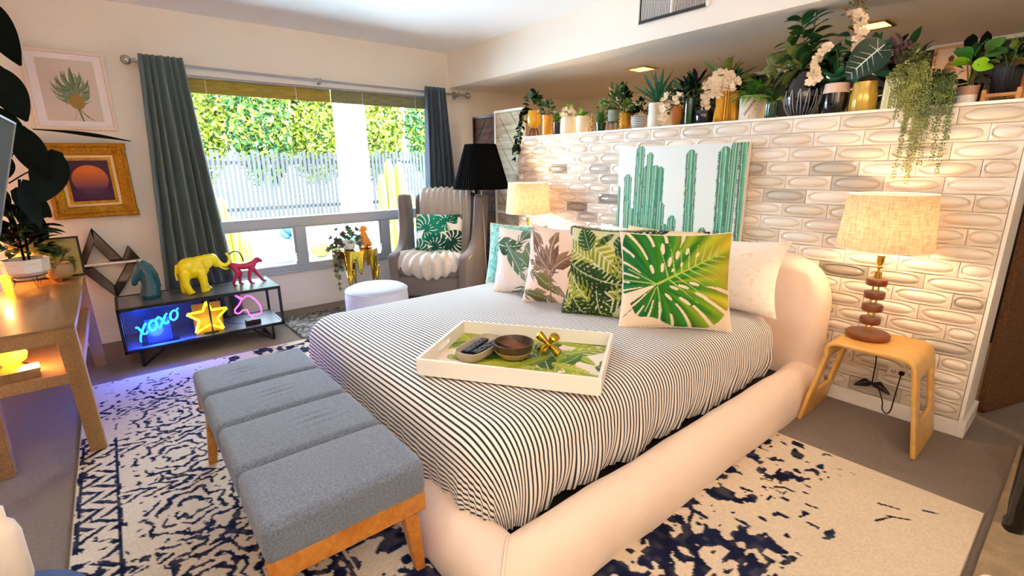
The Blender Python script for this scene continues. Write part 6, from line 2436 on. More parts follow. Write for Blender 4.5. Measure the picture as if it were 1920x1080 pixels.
# ------------------------------------------------------------------ television edge at the far left
P1, P2 = Vector((2.30, -3.226, 1.457)), Vector((2.30, -3.325, 1.120))
t = thing('television', 'flat television tilted out from the left wall, only its silver edge in view', 'television', tuple(P1))
dn = (P2 - P1).normalized()
tv_m = Matrix((Vector((1, 0, 0)), dn.cross(Vector((1, 0, 0))), dn)).transposed()
t.rotation_euler = tv_m.to_euler()
obj('bezel', G().box(-0.006, 0.0, -0.022, 0.006, -0.006, 0.64).box(0.0, 1.10, -0.022, 0.006, -0.006, 0.0), M['alu'], t, kind='stuff')
bevel(obj('panel', G().box(0.0, 1.09, -0.018, 0.003, 0.0, 0.632), mat('grey_screen_back', '#5c5b50', 0.9, spec=0.1), t), 0.003)
obj('wall_arm', G().tube([(0.5, 0.0, 0.3), (0.5, 0.25, 0.35)], 0.02, 8), M['black'], t)

# ------------------------------------------------------------------ plants along the partition ledge
LZ = PT + 0.0005
GRP = 'potted plants on the partition ledge'
M['mustard'] = mat('mustard_glaze', '#d9a21c', 0.3, coat=0.3)
M['orangepot'] = mat('orange_yellow_glaze', '#e29a2c', 0.35, coat=0.2)
M['creampot'] = mat('cream_bisque', '#ead9b8', 0.6)
M['concrete'] = mat('concrete', '#86907f', 0.8, vary=(25, 0.15))
M['greenglaze'] = mat('dark_green_glaze', '#0f3a20', 0.15, coat=0.6)
M['terra'] = mat('ochre_clay', '#b06a26', 0.5)
M['woodlt'] = woodmat('light_stand_wood', '#b57a3c', '#d39a58', 6, 0.5)
M['goldm'] = mat('matte_gold', '#c8922c', 0.42, 0.65)
M['paleyellow'] = mat('pale_yellow_glaze', '#e6dba2', 0.35, coat=0.2)


def plant(name, label, x, y, cat='plant'):
    return thing(name, label, cat, (x, y, LZ), 0, GRP if cat == 'plant' else None)


# 1 mustard cone pot on wooden legs with a dark trailing plant
t = plant('potted_trailing_plant', 'dark-leaved trailing plant in a mustard pot on wooden legs at the ledge end', 1.277, 0.085)
pot(t, [(0.020, 0.072), (0.058, 0.105), (0.064, 0.14), (0.052, 0.225)], M['mustard'])
for k in range(4):
    a = k * PI / 2 + 0.6
    obj('leg', G().tube([(0.045 * math.cos(a), 0.045 * math.sin(a), 0), (0.020 * math.cos(a), 0.020 * math.sin(a), 0.085)], [0.005, 0.008], 8), M['walnut'], t)
ml = leafmesh(0.062, 0.05, M['leafdk'], 0.5, 0.15, 4, shape=0.8)
ml2 = leafmesh(0.056, 0.046, M['leafblack'], 0.5, 0.15, 4, shape=0.8)
r_ = random.Random(2)
for i in range(46):
    d = rdir(r_, -0.3, 1.4)
    put_leaf(r_.choice([ml, ml2]), t, d, (d.x * 0.06, d.y * 0.05, 0.25 + abs(d.z) * 0.13 * r_.random() + 0.02), r_.uniform(-0.6, 0.6))
for k in range(4):
    x0 = -0.055 - 0.022 * k
    P = smoothpts([(0, 0, 0.225), (x0 * 0.8, -0.03, 0.24), (x0 - 0.02, -0.07 + 0.01 * k, 0.12), (x0 - 0.02, -0.10, -0.02 * k), (x0 - 0.012, -0.112, -0.10 - 0.03 * k)], 5)
    st = obj('vine', G().tube(P, 0.002, 4), M['stem'], t)
    for q in range(4, len(P), 1):
        put_leaf(r_.choice([ml, ml2]), st, rdir(r_, -0.9, 0.4) + Vector((-0.3, -0.8, 0)), tuple(P[q]), r_.uniform(-0.6, 0.6), 0.8)

# 2 orange pot with sleepy face
t = plant('orange_potted_plant', 'small green plant in an orange-yellow cylinder pot with a tiny face', 1.47, 0.068)
pot(t, [(0.042, 0), (0.045, 0.01), (0.045, 0.115), (0.046, 0.118), (0.046, 0.17)], M['orangepot'])
obj('face', G().ball((-0.010, -0.046, 0.135), 0.004, 0.002, 0.004, 6, 4).ball((0.012, -0.046, 0.135), 0.004, 0.002, 0.004, 6, 4), M['black'], t)
bushy(t, (0, 0, 0.19), (0.07, 0.06, 0.10), 70, 0.035, 0.026, [M['leafdk'], M['leafteal']], 11, stems=5)
# 3 black slim pot with fern
t = plant('black_potted_fern', 'feathery green plant in a slim glossy black cylinder pot', 1.604, 0.05)
pot(t, [(0.026, 0), (0.028, 0.004), (0.028, 0.10)], M['blackgloss'])
fern(t, (0, 0, 0.10), 16, 0.14, M['leafmid'], 12, 0.018, el=(0.5, 1.5))
spiky(t, (0, 0, 0.12), 5, 0.10, 0.008, M['petal'], 3, el=(1.1, 1.5))
# 4, 5 cream pots
t = plant('cream_potted_blossom', 'rounded cream pot of blush hydrangea blossoms', 1.709, 0.088)
pot(t, [(0.060, 0), (0.068, 0.006), (0.070, 0.06), (0.067, 0.12), (0.060, 0.135), (0.050, 0.142)], M['creampot'])
r_ = random.Random(14)
blossoms(t, [(d.x * 0.06, d.y * 0.05 - 0.01, 0.15 + d.z * 0.06) for d in [rdir(r_, -0.1, 1.4) for _ in range(38)]], 0.018, M['petal'], 2)
bushy(t, (0.03, 0, 0.15), (0.07, 0.05, 0.08), 24, 0.04, 0.02, [M['leafbr']], 15, stems=0)
t = plant('cream_potted_sprig', 'tapered cream pot of yellow-green sprigs beside the hydrangea pot', 1.881, 0.075)
pot(t, [(0.040, 0), (0.047, 0.008), (0.054, 0.07), (0.054, 0.13)], M['creampot'])
fern(t, (0, 0, 0.13), 14, 0.12, M['leafbr'], 16, 0.018, el=(0.3, 1.3))
# 6 small ornament of stacked knots
t = plant('totem_ornament', 'small beige totem ornament of stacked knots between two pots', 2.006, 0.045, 'ornament')
blob('body', [('e', (0, 0, 0.012), (0.019, 0.016, 0.012)), ('e', (-0.006, 0, 0.036), (0.014, 0.013, 0.014)), ('e', (0.007, 0, 0.058), (0.015, 0.013, 0.013)), ('e', (-0.004, 0, 0.082), (0.012, 0.012, 0.014)), ('e', (0.002, 0, 0.106), (0.011, 0.011, 0.012)), ('e', (0.0, 0, 0.127), (0.007, 0.007, 0.010)), ('c', [(0, 0, 0.01), (0, 0, 0.12)], [0.009, 0.006])], M['woodlt'], t, 0.0025, 2)
# 7 small green pot with spiky plant
t = plant('green_potted_grass', 'spiky green plant in a small dark green glazed pot', 2.081, 0.064)
pot(t, [(0.034, 0), (0.036, 0.02), (0.041, 0.066)], M['greenglaze'])
spiky(t, (0, 0, 0.06), 34, 0.12, 0.014, M['leafmid'], 4)
bushy(t, (0.0, 0.03, 0.14), (0.07, 0.05, 0.09), 60, 0.03, 0.018, [M['leafmid'], M['leafbr']], 17, stems=4)
# 8 concrete pot on wire stand
t = plant('concrete_potted_plant', 'tall leafy green plant in a grey concrete pot on a black wire stand', 2.204, 0.065)
pot(t, [(0.037, 0.062), (0.040, 0.068), (0.041, 0.15)], M['concrete'])
for k in range(4):
    a = k * PI / 2 + 0.78
    obj('leg', G().tube([(0.038 * math.cos(a), 0.038 * math.sin(a), 0), (0.038 * math.cos(a), 0.038 * math.sin(a), 0.064)], 0.0022, 5), M['black'], t)
obj('ring', G().tube([(0.039 * math.cos(q * PI / 10), 0.039 * math.sin(q * PI / 10), 0.062) for q in range(20)], 0.0022, 5, closed=True), M['black'], t)
ml = leafmesh(0.055, 0.03, M['leafmid'], 0.4, 0.2, 4)
ml2 = leafmesh(0.06, 0.034, M['leafdk'], 0.4, 0.2, 4)
ml3 = leafmesh(0.055, 0.034, M['leafol'], 0.4, 0.2, 4)
r_ = random.Random(22)
for i in range(90):
    d = rdir(r_, -0.1, 1.4)
    f = r_.uniform(0.4, 1)
    put_leaf(r_.choice([ml, ml2, ml, ml3]), t, d + Vector((0, 0, 0.1)), (0.02 + d.x * 0.13 * f, 0.02 + d.y * 0.08 * f, 0.17 + d.z * 0.15 * f), r_.uniform(-0.6, 0.6), r_.uniform(0.7, 1.1))
g = G()
for k in range(8):
    d = rdir(r_, 0.5, 1.4)
    g.tube([(0, 0, 0.14), (d.x * 0.05, d.y * 0.04, 0.20), (d.x * 0.11, d.y * 0.07, 0.17 + d.z * 0.12)], 0.002, 4)
obj('stems', g, M['stem'], t, kind='stuff')
# 9 hobnail gold vase
t = plant('hobnail_vase_plant', 'gold vase covered in small knobs holding yellow-green sprigs', 2.312, 0.066)
pot(t, [(0.034, 0), (0.038, 0.01), (0.038, 0.112), (0.034, 0.12)], M['goldm'])
kb = G().ball((0, 0, 0), 0.0062, n=8, mm=6).mesh('knob', 'all')
kb.materials.append(M['goldm'])
for z in range(8):
    for k in range(12):
        a = 2 * PI * (k + 0.5 * (z % 2)) / 12
        o = bpy.data.objects.new('knob', kb)
        C.objects.link(o)
        o.parent = t
        o.location = (0.039 * math.cos(a), 0.039 * math.sin(a), 0.010 + z * 0.0143)
bushy(t, (0, 0, 0.14), (0.06, 0.05, 0.07), 70, 0.025, 0.014, [M['leafol'], M['leafbr']], 23, stems=5)
# 10 patterned basket
p = Paint(1, 1, 8, 8, '#ffffff')


def zigzag_pot_mat():
    m = mat('black_white_zigzag_pot', '#e8e4dc', 0.6)
    n, l = m.node_tree.nodes, m.node_tree.links
    b = n['Principled BSDF']
    tc = n.new('ShaderNodeTexCoord')
    sp = n.new('ShaderNodeSeparateXYZ')
    l.new(tc.outputs['Object'], sp.inputs[0])
    at = n.new('ShaderNodeMath'); at.operation = 'ARCTAN2'
    l.new(sp.outputs[1], at.inputs[0]); l.new(sp.outputs[0], at.inputs[1])
    k1 = n.new('ShaderNodeMath'); k1.operation = 'MULTIPLY'; k1.inputs[1].default_value = 20 / (2 * PI)
    l.new(at.outputs[0], k1.inputs[0])
    pg = n.new('ShaderNodeMath'); pg.operation = 'PINGPONG'; pg.inputs[1].default_value = 0.5
    l.new(k1.outputs[0], pg.inputs[0])
    k2 = n.new('ShaderNodeMath'); k2.operation = 'MULTIPLY'; k2.inputs[1].default_value = 85
    l.new(sp.outputs[2], k2.inputs[0])
    ad = n.new('ShaderNodeMath'); ad.operation = 'ADD'
    l.new(pg.outputs[0], ad.inputs[0]); l.new(k2.outputs[0], ad.inputs[1])
    fr = n.new('ShaderNodeMath'); fr.operation = 'FRACT'
    l.new(ad.outputs[0], fr.inputs[0])
    cr = n.new('ShaderNodeValToRGB')
    cr.color_ramp.interpolation = 'CONSTANT'
    cr.color_ramp.elements[0].color = (0.01, 0.01, 0.012, 1)
    cr.color_ramp.elements[1].position = 0.48
    cr.color_ramp.elements[1].color = (0.75, 0.72, 0.68, 1)
    l.new(fr.outputs[0], cr.inputs[0])
    l.new(cr.outputs[0], b.inputs['Base Color'])
    return m


t = plant('patterned_basket_plant', 'dark leafy plant in a black and white zigzag bowl pot', 2.426, 0.082)
pot(t, [(0.036, 0), (0.044, 0.008), (0.056, 0.05), (0.058, 0.088)], zigzag_pot_mat())
ml2 = leafmesh(0.055, 0.035, M['leafdk'], 0.5, 0.2, 4)
ml3 = leafmesh(0.05, 0.03, M['leafblack'], 0.5, 0.2, 4)
r_ = random.Random(25)
for i in range(50):
    d = rdir(r_, 0.0, 1.4)
    put_leaf(r_.choice([ml2, ml3]), t, d, (d.x * 0.07, d.y * 0.06, 0.10 + d.z * 0.09 * r_.random()), r_.uniform(-0.6, 0.6), r_.uniform(0.7, 1.1))
# 11 white textured cylinder with an agave
t = plant('white_cylinder_agave', 'large spiky agave-like plant in a tall white ribbed cylinder pot', 2.566, 0.078)
pot(t, [(0.044, 0), (0.047, 0.004)] + [(0.047 + 0.0022 * (k % 2), 0.008 + k * 0.0075) for k in range(20)] + [(0.046, 0.165)], mat('white_textured', '#e6dfd0', 0.6, bump=(120, 0.6)))
spiky(t, (0.01, 0.01, 0.15), 26, 0.25, 0.034, M['leafteal'], 6, el=(0.35, 1.45), curl=0.2, single=True)
spiky(t, (0.01, 0.01, 0.15), 12, 0.27, 0.012, M['leafol'], 7, el=(0.2, 1.2), curl=0.9)
# 12 ochre bowl with orchid
t = plant('ochre_pot_orchid', 'ochre bowl pot with a drooping spray of white orchids in front', 2.741, 0.066)
pot(t, [(0.022, 0), (0.030, 0.02), (0.039, 0.07), (0.040, 0.124)], M['terra'])
g = G().tube(smoothpts([(0, 0, 0.12), (-0.01, -0.02, 0.19), (-0.05, -0.05, 0.17), (-0.075, -0.062, 0.10), (-0.06, -0.066, 0.02)], 5), 0.002, 5)
obj('stem', g, M['stem'], t)
blossoms(t, [(-0.045, -0.06, 0.20), (-0.06, -0.065, 0.17), (-0.075, -0.07, 0.14), (-0.06, -0.075, 0.11), (-0.085, -0.07, 0.10), (-0.05, -0.075, 0.075), (-0.075, -0.075, 0.055), (-0.045, -0.07, 0.04), (-0.03, -0.07, 0.06), (-0.065, -0.072, 0.025), (0.02, -0.055, 0.17), (0.035, -0.05, 0.14), (0.045, -0.045, 0.20), (-0.03, -0.065, 0.13)], 0.024, M['petal'], 4)
bushy(t, (0, 0.02, 0.15), (0.07, 0.06, 0.09), 26, 0.08, 0.03, [M['leafteal'], M['leafdk']], 27, stems=3)
# 13, 14 dark vessels
t = plant('dark_bottle', 'tall dark green glass cylinder vase with black foliage', 2.843, 0.062)
pot(t, [(0.030, 0), (0.033, 0.01), (0.033, 0.164)], M['greenglaze'])
bushy(t, (0.0, 0.03, 0.16), (0.09, 0.06, 0.14), 60, 0.09, 0.022, [M['leafblack']], 28, stems=4)
t = plant('black_decanter', 'black glossy decanter-shaped vase with a narrow neck', 2.934, 0.086, 'vase')
obj('body', G().lathe([(0.001, 0), (0.048, 0), (0.056, 0.01), (0.056, 0.075), (0.045, 0.098), (0.020, 0.118), (0.015, 0.14), (0.021, 0.166), (0.018, 0.172), (0.001, 0.172)], 32, cap=False), M['blackgloss'], t, smooth='all')
# 15 gold ribbed vase with hydrangea
t = plant('gold_ribbed_hydrangea', 'gold ribbed waisted vase with a big cream hydrangea head', 3.076, 0.10)
pot(t, [(0.066, 0), (0.070, 0.006), (0.066, 0.06), (0.060, 0.10), (0.064, 0.15), (0.070, 0.18)], M['goldm'], fn=lambda r__, z, a: r__ * (1 + 0.06 * math.cos(26 * a)), n=156)
r_ = random.Random(31)
blossoms(t, [(-0.03 + d.x * 0.105 * q, -0.03 + d.y * 0.07, 0.225 + d.z * 0.085 * q) for d, q in [(rdir(r_, -1.2, 1.4), r_.uniform(0.25, 1.0)) for _ in range(230)]], 0.021, M['petal'], 5)
blossoms(t, [(-0.115 + r_.uniform(-.02, .02), -0.05 + r_.uniform(-.02, .02), 0.12 + r_.uniform(-0.03, 0.05)) for _ in range(14)], 0.022, M['petal'], 6)
bushy(t, (-0.02, 0.04, 0.22), (0.12, 0.08, 0.12), 22, 0.11, 0.05, [M['leafol']], 33, stems=0)
# 16 speckled pot with fern
spk = mat('speckled_stoneware', '#e6d2bf', 0.55)
t = plant('speckled_pot_fern', 'bright green fern in a pale speckled pot with a printed frond', 3.236, 0.105)
pp = Paint(2 * PI, 1, 150, 60, '#e4d0bd')
pp.put((vnoise(60, 150, 1.6, 9, 1) > 0.80) * 0.7, '#8d7764')
for k in range(9):
    u = 4.55 + k * 0.085
    v = 0.22 + k * 0.065
    pp.leaf((u, v), (u + 0.15, v + 0.02), 0.05, '#4c4636', '#4c4636')
    pp.leaf((u, v), (u - 0.03, v + 0.12), 0.05, '#4c4636', '#4c4636')
print_plane('pot', pp, lambda a, b: ((0.070 + 0.003 * b) * np.cos(a), (0.070 + 0.003 * b) * np.sin(a), b * 0.141), M['printpaper'], t)
obj('soil', G().lathe([(0.001, 0.132), (0.071, 0.128)], 20, cap=False), M['soil'], t)
obj('pot_inner', G().lathe([(0.073, 0.141), (0.067, 0.141), (0.066, 0.12)], 28, cap=False), spk, t)
fern(t, (0, 0, 0.13), 26, 0.23, M['leafmid'], 34, 0.028, el=(0.15, 1.35), droop=1.2)
fern(t, (-0.01, -0.02, 0.13), 9, 0.24, M['leafbr'], 35, 0.03, el=(0.2, 1.3), droop=1.4)
# 17 dark green pot with bright fern tip
t = plant('dark_green_pot_fern', 'small dark green fluted pot with a bright arching fern tip', 3.37, 0.064)
pot(t, [(0.030, 0), (0.034, 0.01), (0.034, 0.088)], M['greenglaze'], fn=lambda r__, z, a: r__ * (1 + 0.03 * math.cos(16 * a)), n=96)
fern(t, (0, 0, 0.085), 12, 0.17, M['leafdk'], 36, 0.024, el=(0.4, 1.4))
fern(t, (0.01, -0.01, 0.085), 3, 0.20, M['leaflime'], 37, 0.028, el=(0.7, 1.0), droop=1.5)
# 18 big black egg vase with tall olive foliage
t = plant('black_egg_vase', 'large black egg-shaped vase with raised leaf lines and tall olive foliage', 3.507, 0.118)
obj('vase', G().lathe([(0.001, 0), (0.040, 0), (0.062, 0.012), (0.086, 0.055), (0.094, 0.10), (0.092, 0.145), (0.074, 0.20), (0.052, 0.235), (0.042, 0.25), (0.036, 0.25), (0.034, 0.22), (0.001, 0.21)], 40, cap=False), M['blackgloss'], t, smooth='all')
g = G()


def egg_r(z):
    zz = [0, 0.012, 0.055, 0.10, 0.145, 0.20]
    rr_ = [0.040, 0.062, 0.086, 0.094, 0.092, 0.074]
    return float(np.interp(z, zz, rr_))


for k in range(14):
    a0 = 2 * PI * k / 14
    P = []
    for q in range(13):
        f = q / 12
        z = 0.012 + 0.13 * math.sin(PI * f)
        a = a0 + (f - 0.5) * 0.26
        rr2 = egg_r(z) + 0.0015
        P.append((rr2 * math.cos(a), rr2 * math.sin(a), z))
    g.tube(P, 0.0018, 5)
obj('relief_line', g, mat('grey_relief', '#b9bcc2', 0.25, 0.3), t, smooth='all', kind='stuff')
r_ = random.Random(41)
lo = leafmesh(0.085, 0.045, M['leafol'], 0.5, 0.2, 5)
lk = leafmesh(0.09, 0.05, M['leafdk'], 0.5, 0.2, 5)
lt = leafmesh(0.085, 0.042, M['leafteal'], 0.5, 0.2, 5)
for bi, (ex, ey, ez, kinds, nl) in enumerate(((-0.20, -0.04, 0.30, (lo, lo), 13), (-0.14, 0.02, 0.42, (lo, lk), 14), (-0.06, 0.0, 0.53, (lk, lt), 18), (0.0, 0.05, 0.56, (lk, lt), 16), (-0.10, -0.06, 0.36, (lo, lk), 12), (0.05, 0.02, 0.42, (lk, lo), 12), (-0.24, 0.03, 0.24, (lo, lo), 9))):
    P = smoothpts([(0, 0, 0.22), (ex * 0.35, ey * 0.5, 0.22 + (ez - 0.22) * 0.5), (ex, ey, ez)], 8)
    br = obj('branch', G().tube(P, 0.0028, 5), M['stem'], t, smooth='all')
    for q in range(nl):
        f = 0.25 + 0.75 * q / nl
        pt = P[min(len(P) - 1, int(f * (len(P) - 1)))]
        tg = (P[-1] - P[0]).normalized()
        sd = Vector((-tg.z, r_.uniform(-0.7, 0.5), tg.x)).normalized() * (1 if q % 2 else -1)
        put_leaf(r_.choice(kinds), br, tg * 0.6 + sd + Vector((0, -0.2, 0)), tuple(pt), r_.uniform(-0.7, 0.7), r_.uniform(0.75, 1.1))
# 19 black and blush pot with orchids
t = plant('black_pot_orchid', 'glossy black pot with blush top, tall drooping white orchid sprays', 3.685, 0.088)
pot(t, [(0.050, 0), (0.058, 0.01), (0.060, 0.06), (0.060, 0.105)], M['blackgloss'], soil=False)
pot(t, [(0.0602, 0.105), (0.061, 0.112), (0.056, 0.153)], mat('blush_glaze', '#e4c2ae', 0.4), name='pot_top')
bg_ = leafmesh(0.13, 0.06, M['leafteal'], 0.6, 0.25, 6)
for k in range(12):
    a = k * 2.4
    e = 0.3 + 0.9 * k / 12
    put_leaf(bg_, t, (math.cos(a) * math.cos(e), math.sin(a) * math.cos(e), math.sin(e)), (0, 0, 0.15), 0, 0.9)
for k in range(8):
    a = k * 2.4
    put_leaf(bg_, t, (math.cos(a) * 0.8, math.sin(a) * 0.8, 0.2), (0.02, 0.01, 0.24 + 0.02 * k), 0.3, 0.75)
S1 = smoothpts([(0, 0, 0.15), (0.0, 0.02, 0.36), (0.03, 0.0, 0.47), (0.06, -0.02, 0.46), (0.085, -0.03, 0.38), (0.09, -0.03, 0.28)], 6)
S2 = smoothpts([(0, 0, 0.15), (-0.02, 0.0, 0.30), (-0.05, -0.02, 0.34), (-0.085, -0.03, 0.30), (-0.10, -0.035, 0.22), (-0.105, -0.035, 0.17)], 6)
for S_, n0, cnt in ((S1, 14, 26), (S2, 12, 20)):
    st = obj('orchid_stem', G().tube(S_, 0.002, 5), M['stem'], t, smooth='all')
    r_ = random.Random(n0)
    blossoms(st, [tuple(S_[min(len(S_) - 1, n0 + int((len(S_) - n0) * q / cnt))] + Vector((r_.uniform(-.022, .022), -0.012 + r_.uniform(-.01, .01), r_.uniform(-.012, .012)))) for q in range(cnt)], 0.023, M['petal'], n0)
bushy(t, (0.03, 0.02, 0.50), (0.05, 0.04, 0.07), 60, 0.022, 0.012, [M['leafol'], M['terra']], 44, stems=3)
# 20 gold glass pot with a veined alocasia leaf
gg_ = mat('honey_glass', '#d9b04a', 0.2, 0.35, coat=0.5)
t = plant('honey_pot_alocasia', 'honey-coloured relief pot with one big dark white-veined alocasia leaf', 3.814, 0.088)
pot(t, [(0.054, 0), (0.058, 0.008), (0.058, 0.085), (0.055, 0.10), (0.052, 0.145)], gg_, fn=lambda r__, z, a: r__ * (1 + 0.05 * max(0, math.cos(7 * a)) * (0.005 < z < 0.09)), n=84)


def alocasia(parent, at, d, upv, L, W):
    p = Paint(W, L, 90, 120, '#1c3a26')
    X, Y = p.X, p.Y
    u = Y / L
    v = (X - W / 2)
    prof_ = W / 2 * (np.sin(PI * np.clip(u, 0, 1) ** 0.62) ** 0.62) * (1.0)
    inside = np.abs(v) < prof_
    p.put(inside * 1.0, p.grad(vnoise(120, 90, 14, 3, 2), '#0b2014', '#1c3c26'))
    p.seg((W / 2, 0.04 * L), (W / 2, L), W * 0.02, '#dfe6d6', W * 0.008)
    for k in range(6):
        y0_ = L * (0.20 + 0.13 * k)
        for s in (-1, 1):
            p.seg((W / 2, y0_), (W / 2 + s * W * (0.34 - 0.03 * abs(k - 2)), y0_ + L * 0.13 - 0.02 * L * (k == 0) * 5), W * 0.016, '#cfdcc8', W * 0.004)
    p.seg((W / 2, 0.2 * L), (W * 0.25, 0.03 * L), W * 0.016, '#cfdcc8', W * 0.004)
    p.seg((W / 2, 0.2 * L), (W * 0.75, 0.03 * L), W * 0.016, '#cfdcc8', W * 0.004)
    d = Vector(d).normalized()
    upv = Vector(upv)
    sd = d.cross(upv).normalized()
    nm = sd.cross(d).normalized()
    at = Vector(at)
    # squeeze the grid sideways to the leaf outline so that it is a real leaf-shaped blade

    def fn(a, b):
        uu = b / L
        pr = np.maximum(0.004, np.sin(PI * np.clip(uu * 0.985 + 0.0075, 0, 1) ** 0.62) ** 0.62)
        vv = (a - W / 2) * pr
        bend = -0.25 * L * (uu - 0.3) ** 2 + 0.25 * np.abs(vv)
        return (at.x + d.x * b + sd.x * vv + nm.x * bend, at.y + d.y * b + sd.y * vv + nm.y * bend, at.z + d.z * b + sd.z * vv + nm.z * bend)
    # colours must be sampled at the squeezed place
    pr = np.maximum(0.004, np.sin(PI * np.clip(u * 0.985 + 0.0075, 0, 1) ** 0.62) ** 0.62)
    xs = np.clip(((v * pr + W / 2) / W * 89).astype(int), 0, 89)
    rows_ = np.repeat(np.arange(120)[:, None], 90, 1)
    p.I = p.I[rows_, xs]
    return print_plane('leaf', p, fn, mat('veined_leaf', attr=True, rough=0.4), parent, label='large dark leaf with white veins')


alocasia(t, (0.075, -0.06, 0.305), (-0.66, -0.1, -0.62), (0.45, -1, 0.35), 0.20, 0.17)
obj('stem', G().tube(smoothpts([(0, 0, 0.14), (0.02, 0.02, 0.22), (0.05, 0.0, 0.27), (0.055, -0.045, 0.275)], 5), 0.004, 6), M['stem'], t)
bushy(t, (-0.02, 0.04, 0.20), (0.09, 0.06, 0.16), 22, 0.10, 0.05, [M['leafdk'], M['leafteal']], 45, stems=3)
# 21 pale yellow ribbed vase with string of pearls


def strands(parent, specs, m, r0=0.0048, seed=0):
    r_ = random.Random(seed)
    for (x0, y0, z0, x1, zend) in specs:
        P = smoothpts([(x0 * 0.5, y0 * 0.3 + 0.02, z0 + 0.01), (x0, y0, z0 + 0.02), (x1, -0.122, z0 - 0.06), (x1 + r_.uniform(-.01, .01), -0.124, (z0 + zend) / 2), (x1 + r_.uniform(-.012, .012), -0.126, zend)], 8)
        g_ = G()
        g_.tube(P, 0.001, 4)
        for q in range(2, len(P)):
            a = P[q - 1]
            for k in range(2):
                c = a.lerp(P[q], k / 2)
                for s in (-1, 1):
                    e = c + Vector((s * r_.uniform(0.003, 0.009), r_.uniform(-0.006, 0.004), r_.uniform(-0.004, 0.004)))
                    g_.ball(e, r0 * r_.uniform(0.7, 1.1), r0 * 0.7, r0 * 0.8, 5, 3)
        obj('strand', g_, m, parent, smooth='all', kind='stuff')


t = plant('yellow_vase_string_of_pearls', 'pale yellow fluted vase with bead-leaved strands trailing far down the tiles', 3.953, 0.09)
pot(t, [(0.058, 0), (0.059, 0.005), (0.054, 0.144)], M['paleyellow'], fn=lambda r__, z, a: r__ * (1 + 0.03 * math.cos(30 * a)), n=180)
strands(t, [(-0.03 + 0.012 * k, -0.07, 0.13 + 0.015 * (k % 4), 0.02 + 0.011 * k, z) for k, z in enumerate((0.0, 0.04, -0.06, 0.03, -0.02, 0.0, -0.12, -0.05, -0.30, -0.36, -0.33, -0.20))], M['bead'], seed=4)
strands(t, [(0.06 + 0.01 * k, -0.05, 0.17, 0.075 + 0.008 * k, z) for k, z in enumerate((-0.22, -0.34, -0.10, -0.05, -0.16))], M['bead'], seed=5)
bushy(t, (0.05, 0.0, 0.17), (0.08, 0.06, 0.11), 260, 0.014, 0.012, [M['bead'], M['leafol']], 46, stems=4)
bushy(t, (-0.02, 0.06, 0.24), (0.08, 0.06, 0.08), 60, 0.03, 0.018, [M['purple']], 47, stems=4)
# 22 dark pot with second trailing plant
t = plant('black_pot_trailing_plant', 'black pot with darker small-leaved strands trailing over the ledge', 4.10, 0.09)
pot(t, [(0.050, 0), (0.060, 0.01), (0.062, 0.05), (0.056, 0.108)], mat('black_white_floral_pot', '#15161a', 0.3, vary=(30, 0.6)))
strands(t, [(-0.03 + 0.010 * k, -0.06, 0.10, -0.02 + 0.011 * k, z) for k, z in enumerate((-0.06, -0.22, -0.02, -0.10, -0.27, 0.0, -0.12, -0.25, -0.05, -0.31, -0.16))], M['leafol'], 0.0046, 8)
bushy(t, (0.0, -0.02, 0.11), (0.08, 0.06, 0.05), 200, 0.013, 0.011, [M['leafdk'], M['leafol']], 48, stems=3)
# 23 white and rose pot with round leaves
t = plant('small_white_pot_pilea', 'small rose-and-white pot with lime round leaves', 4.221, 0.065)
pot(t, [(0.030, 0), (0.034, 0.004), (0.036, 0.036)], M['linen'], soil=False)
pot(t, [(0.0362, 0.036), (0.038, 0.074)], mat('rose_stone', '#b98d78', 0.5, vary=(20, 0.2)), name='pot_top')
ll = leafmesh(0.075, 0.075, M['leaflime'], 0.4, 0.1, 6, shape=0.75)
lm = leafmesh(0.075, 0.07, M['leafmid'], 0.5, 0.15, 6, shape=0.75)
obj('stems', G().tube([(0, 0, 0.06), (0.008, -0.01, 0.12), (0.02, -0.02, 0.16)], 0.003, 5).tube([(0, 0, 0.06), (-0.02, 0.0, 0.16), (-0.01, 0.0, 0.2)], 0.003, 5).tube([(0, 0, 0.06), (0.03, 0.02, 0.2), (0.04, 0.02, 0.24)], 0.003, 5), M['stem'], t)
for d, at, rl, me_ in (((0.8, 0.1, -0.15), (0.0, -0.02, 0.165), 1.0, ll), ((-0.9, 0.2, 0.1), (-0.01, -0.01, 0.18), 0.4, ll), ((-0.6, 0, 0.4), (-0.01, 0, 0.2), 0.8, lm), ((0.5, 0.1, 0.6), (0.03, 0.02, 0.22), 0.9, lm), ((0.9, 0, 0.3), (0.03, 0.02, 0.20), 0.8, lm), ((0.2, -0.2, 0.8), (0.0, 0, 0.2), 0.9, lm), ((-0.4, 0.3, 0.6), (-0.01, 0.0, 0.16), 0.5, lm)):
    put_leaf(me_, t, d, at, rl, 1.0)
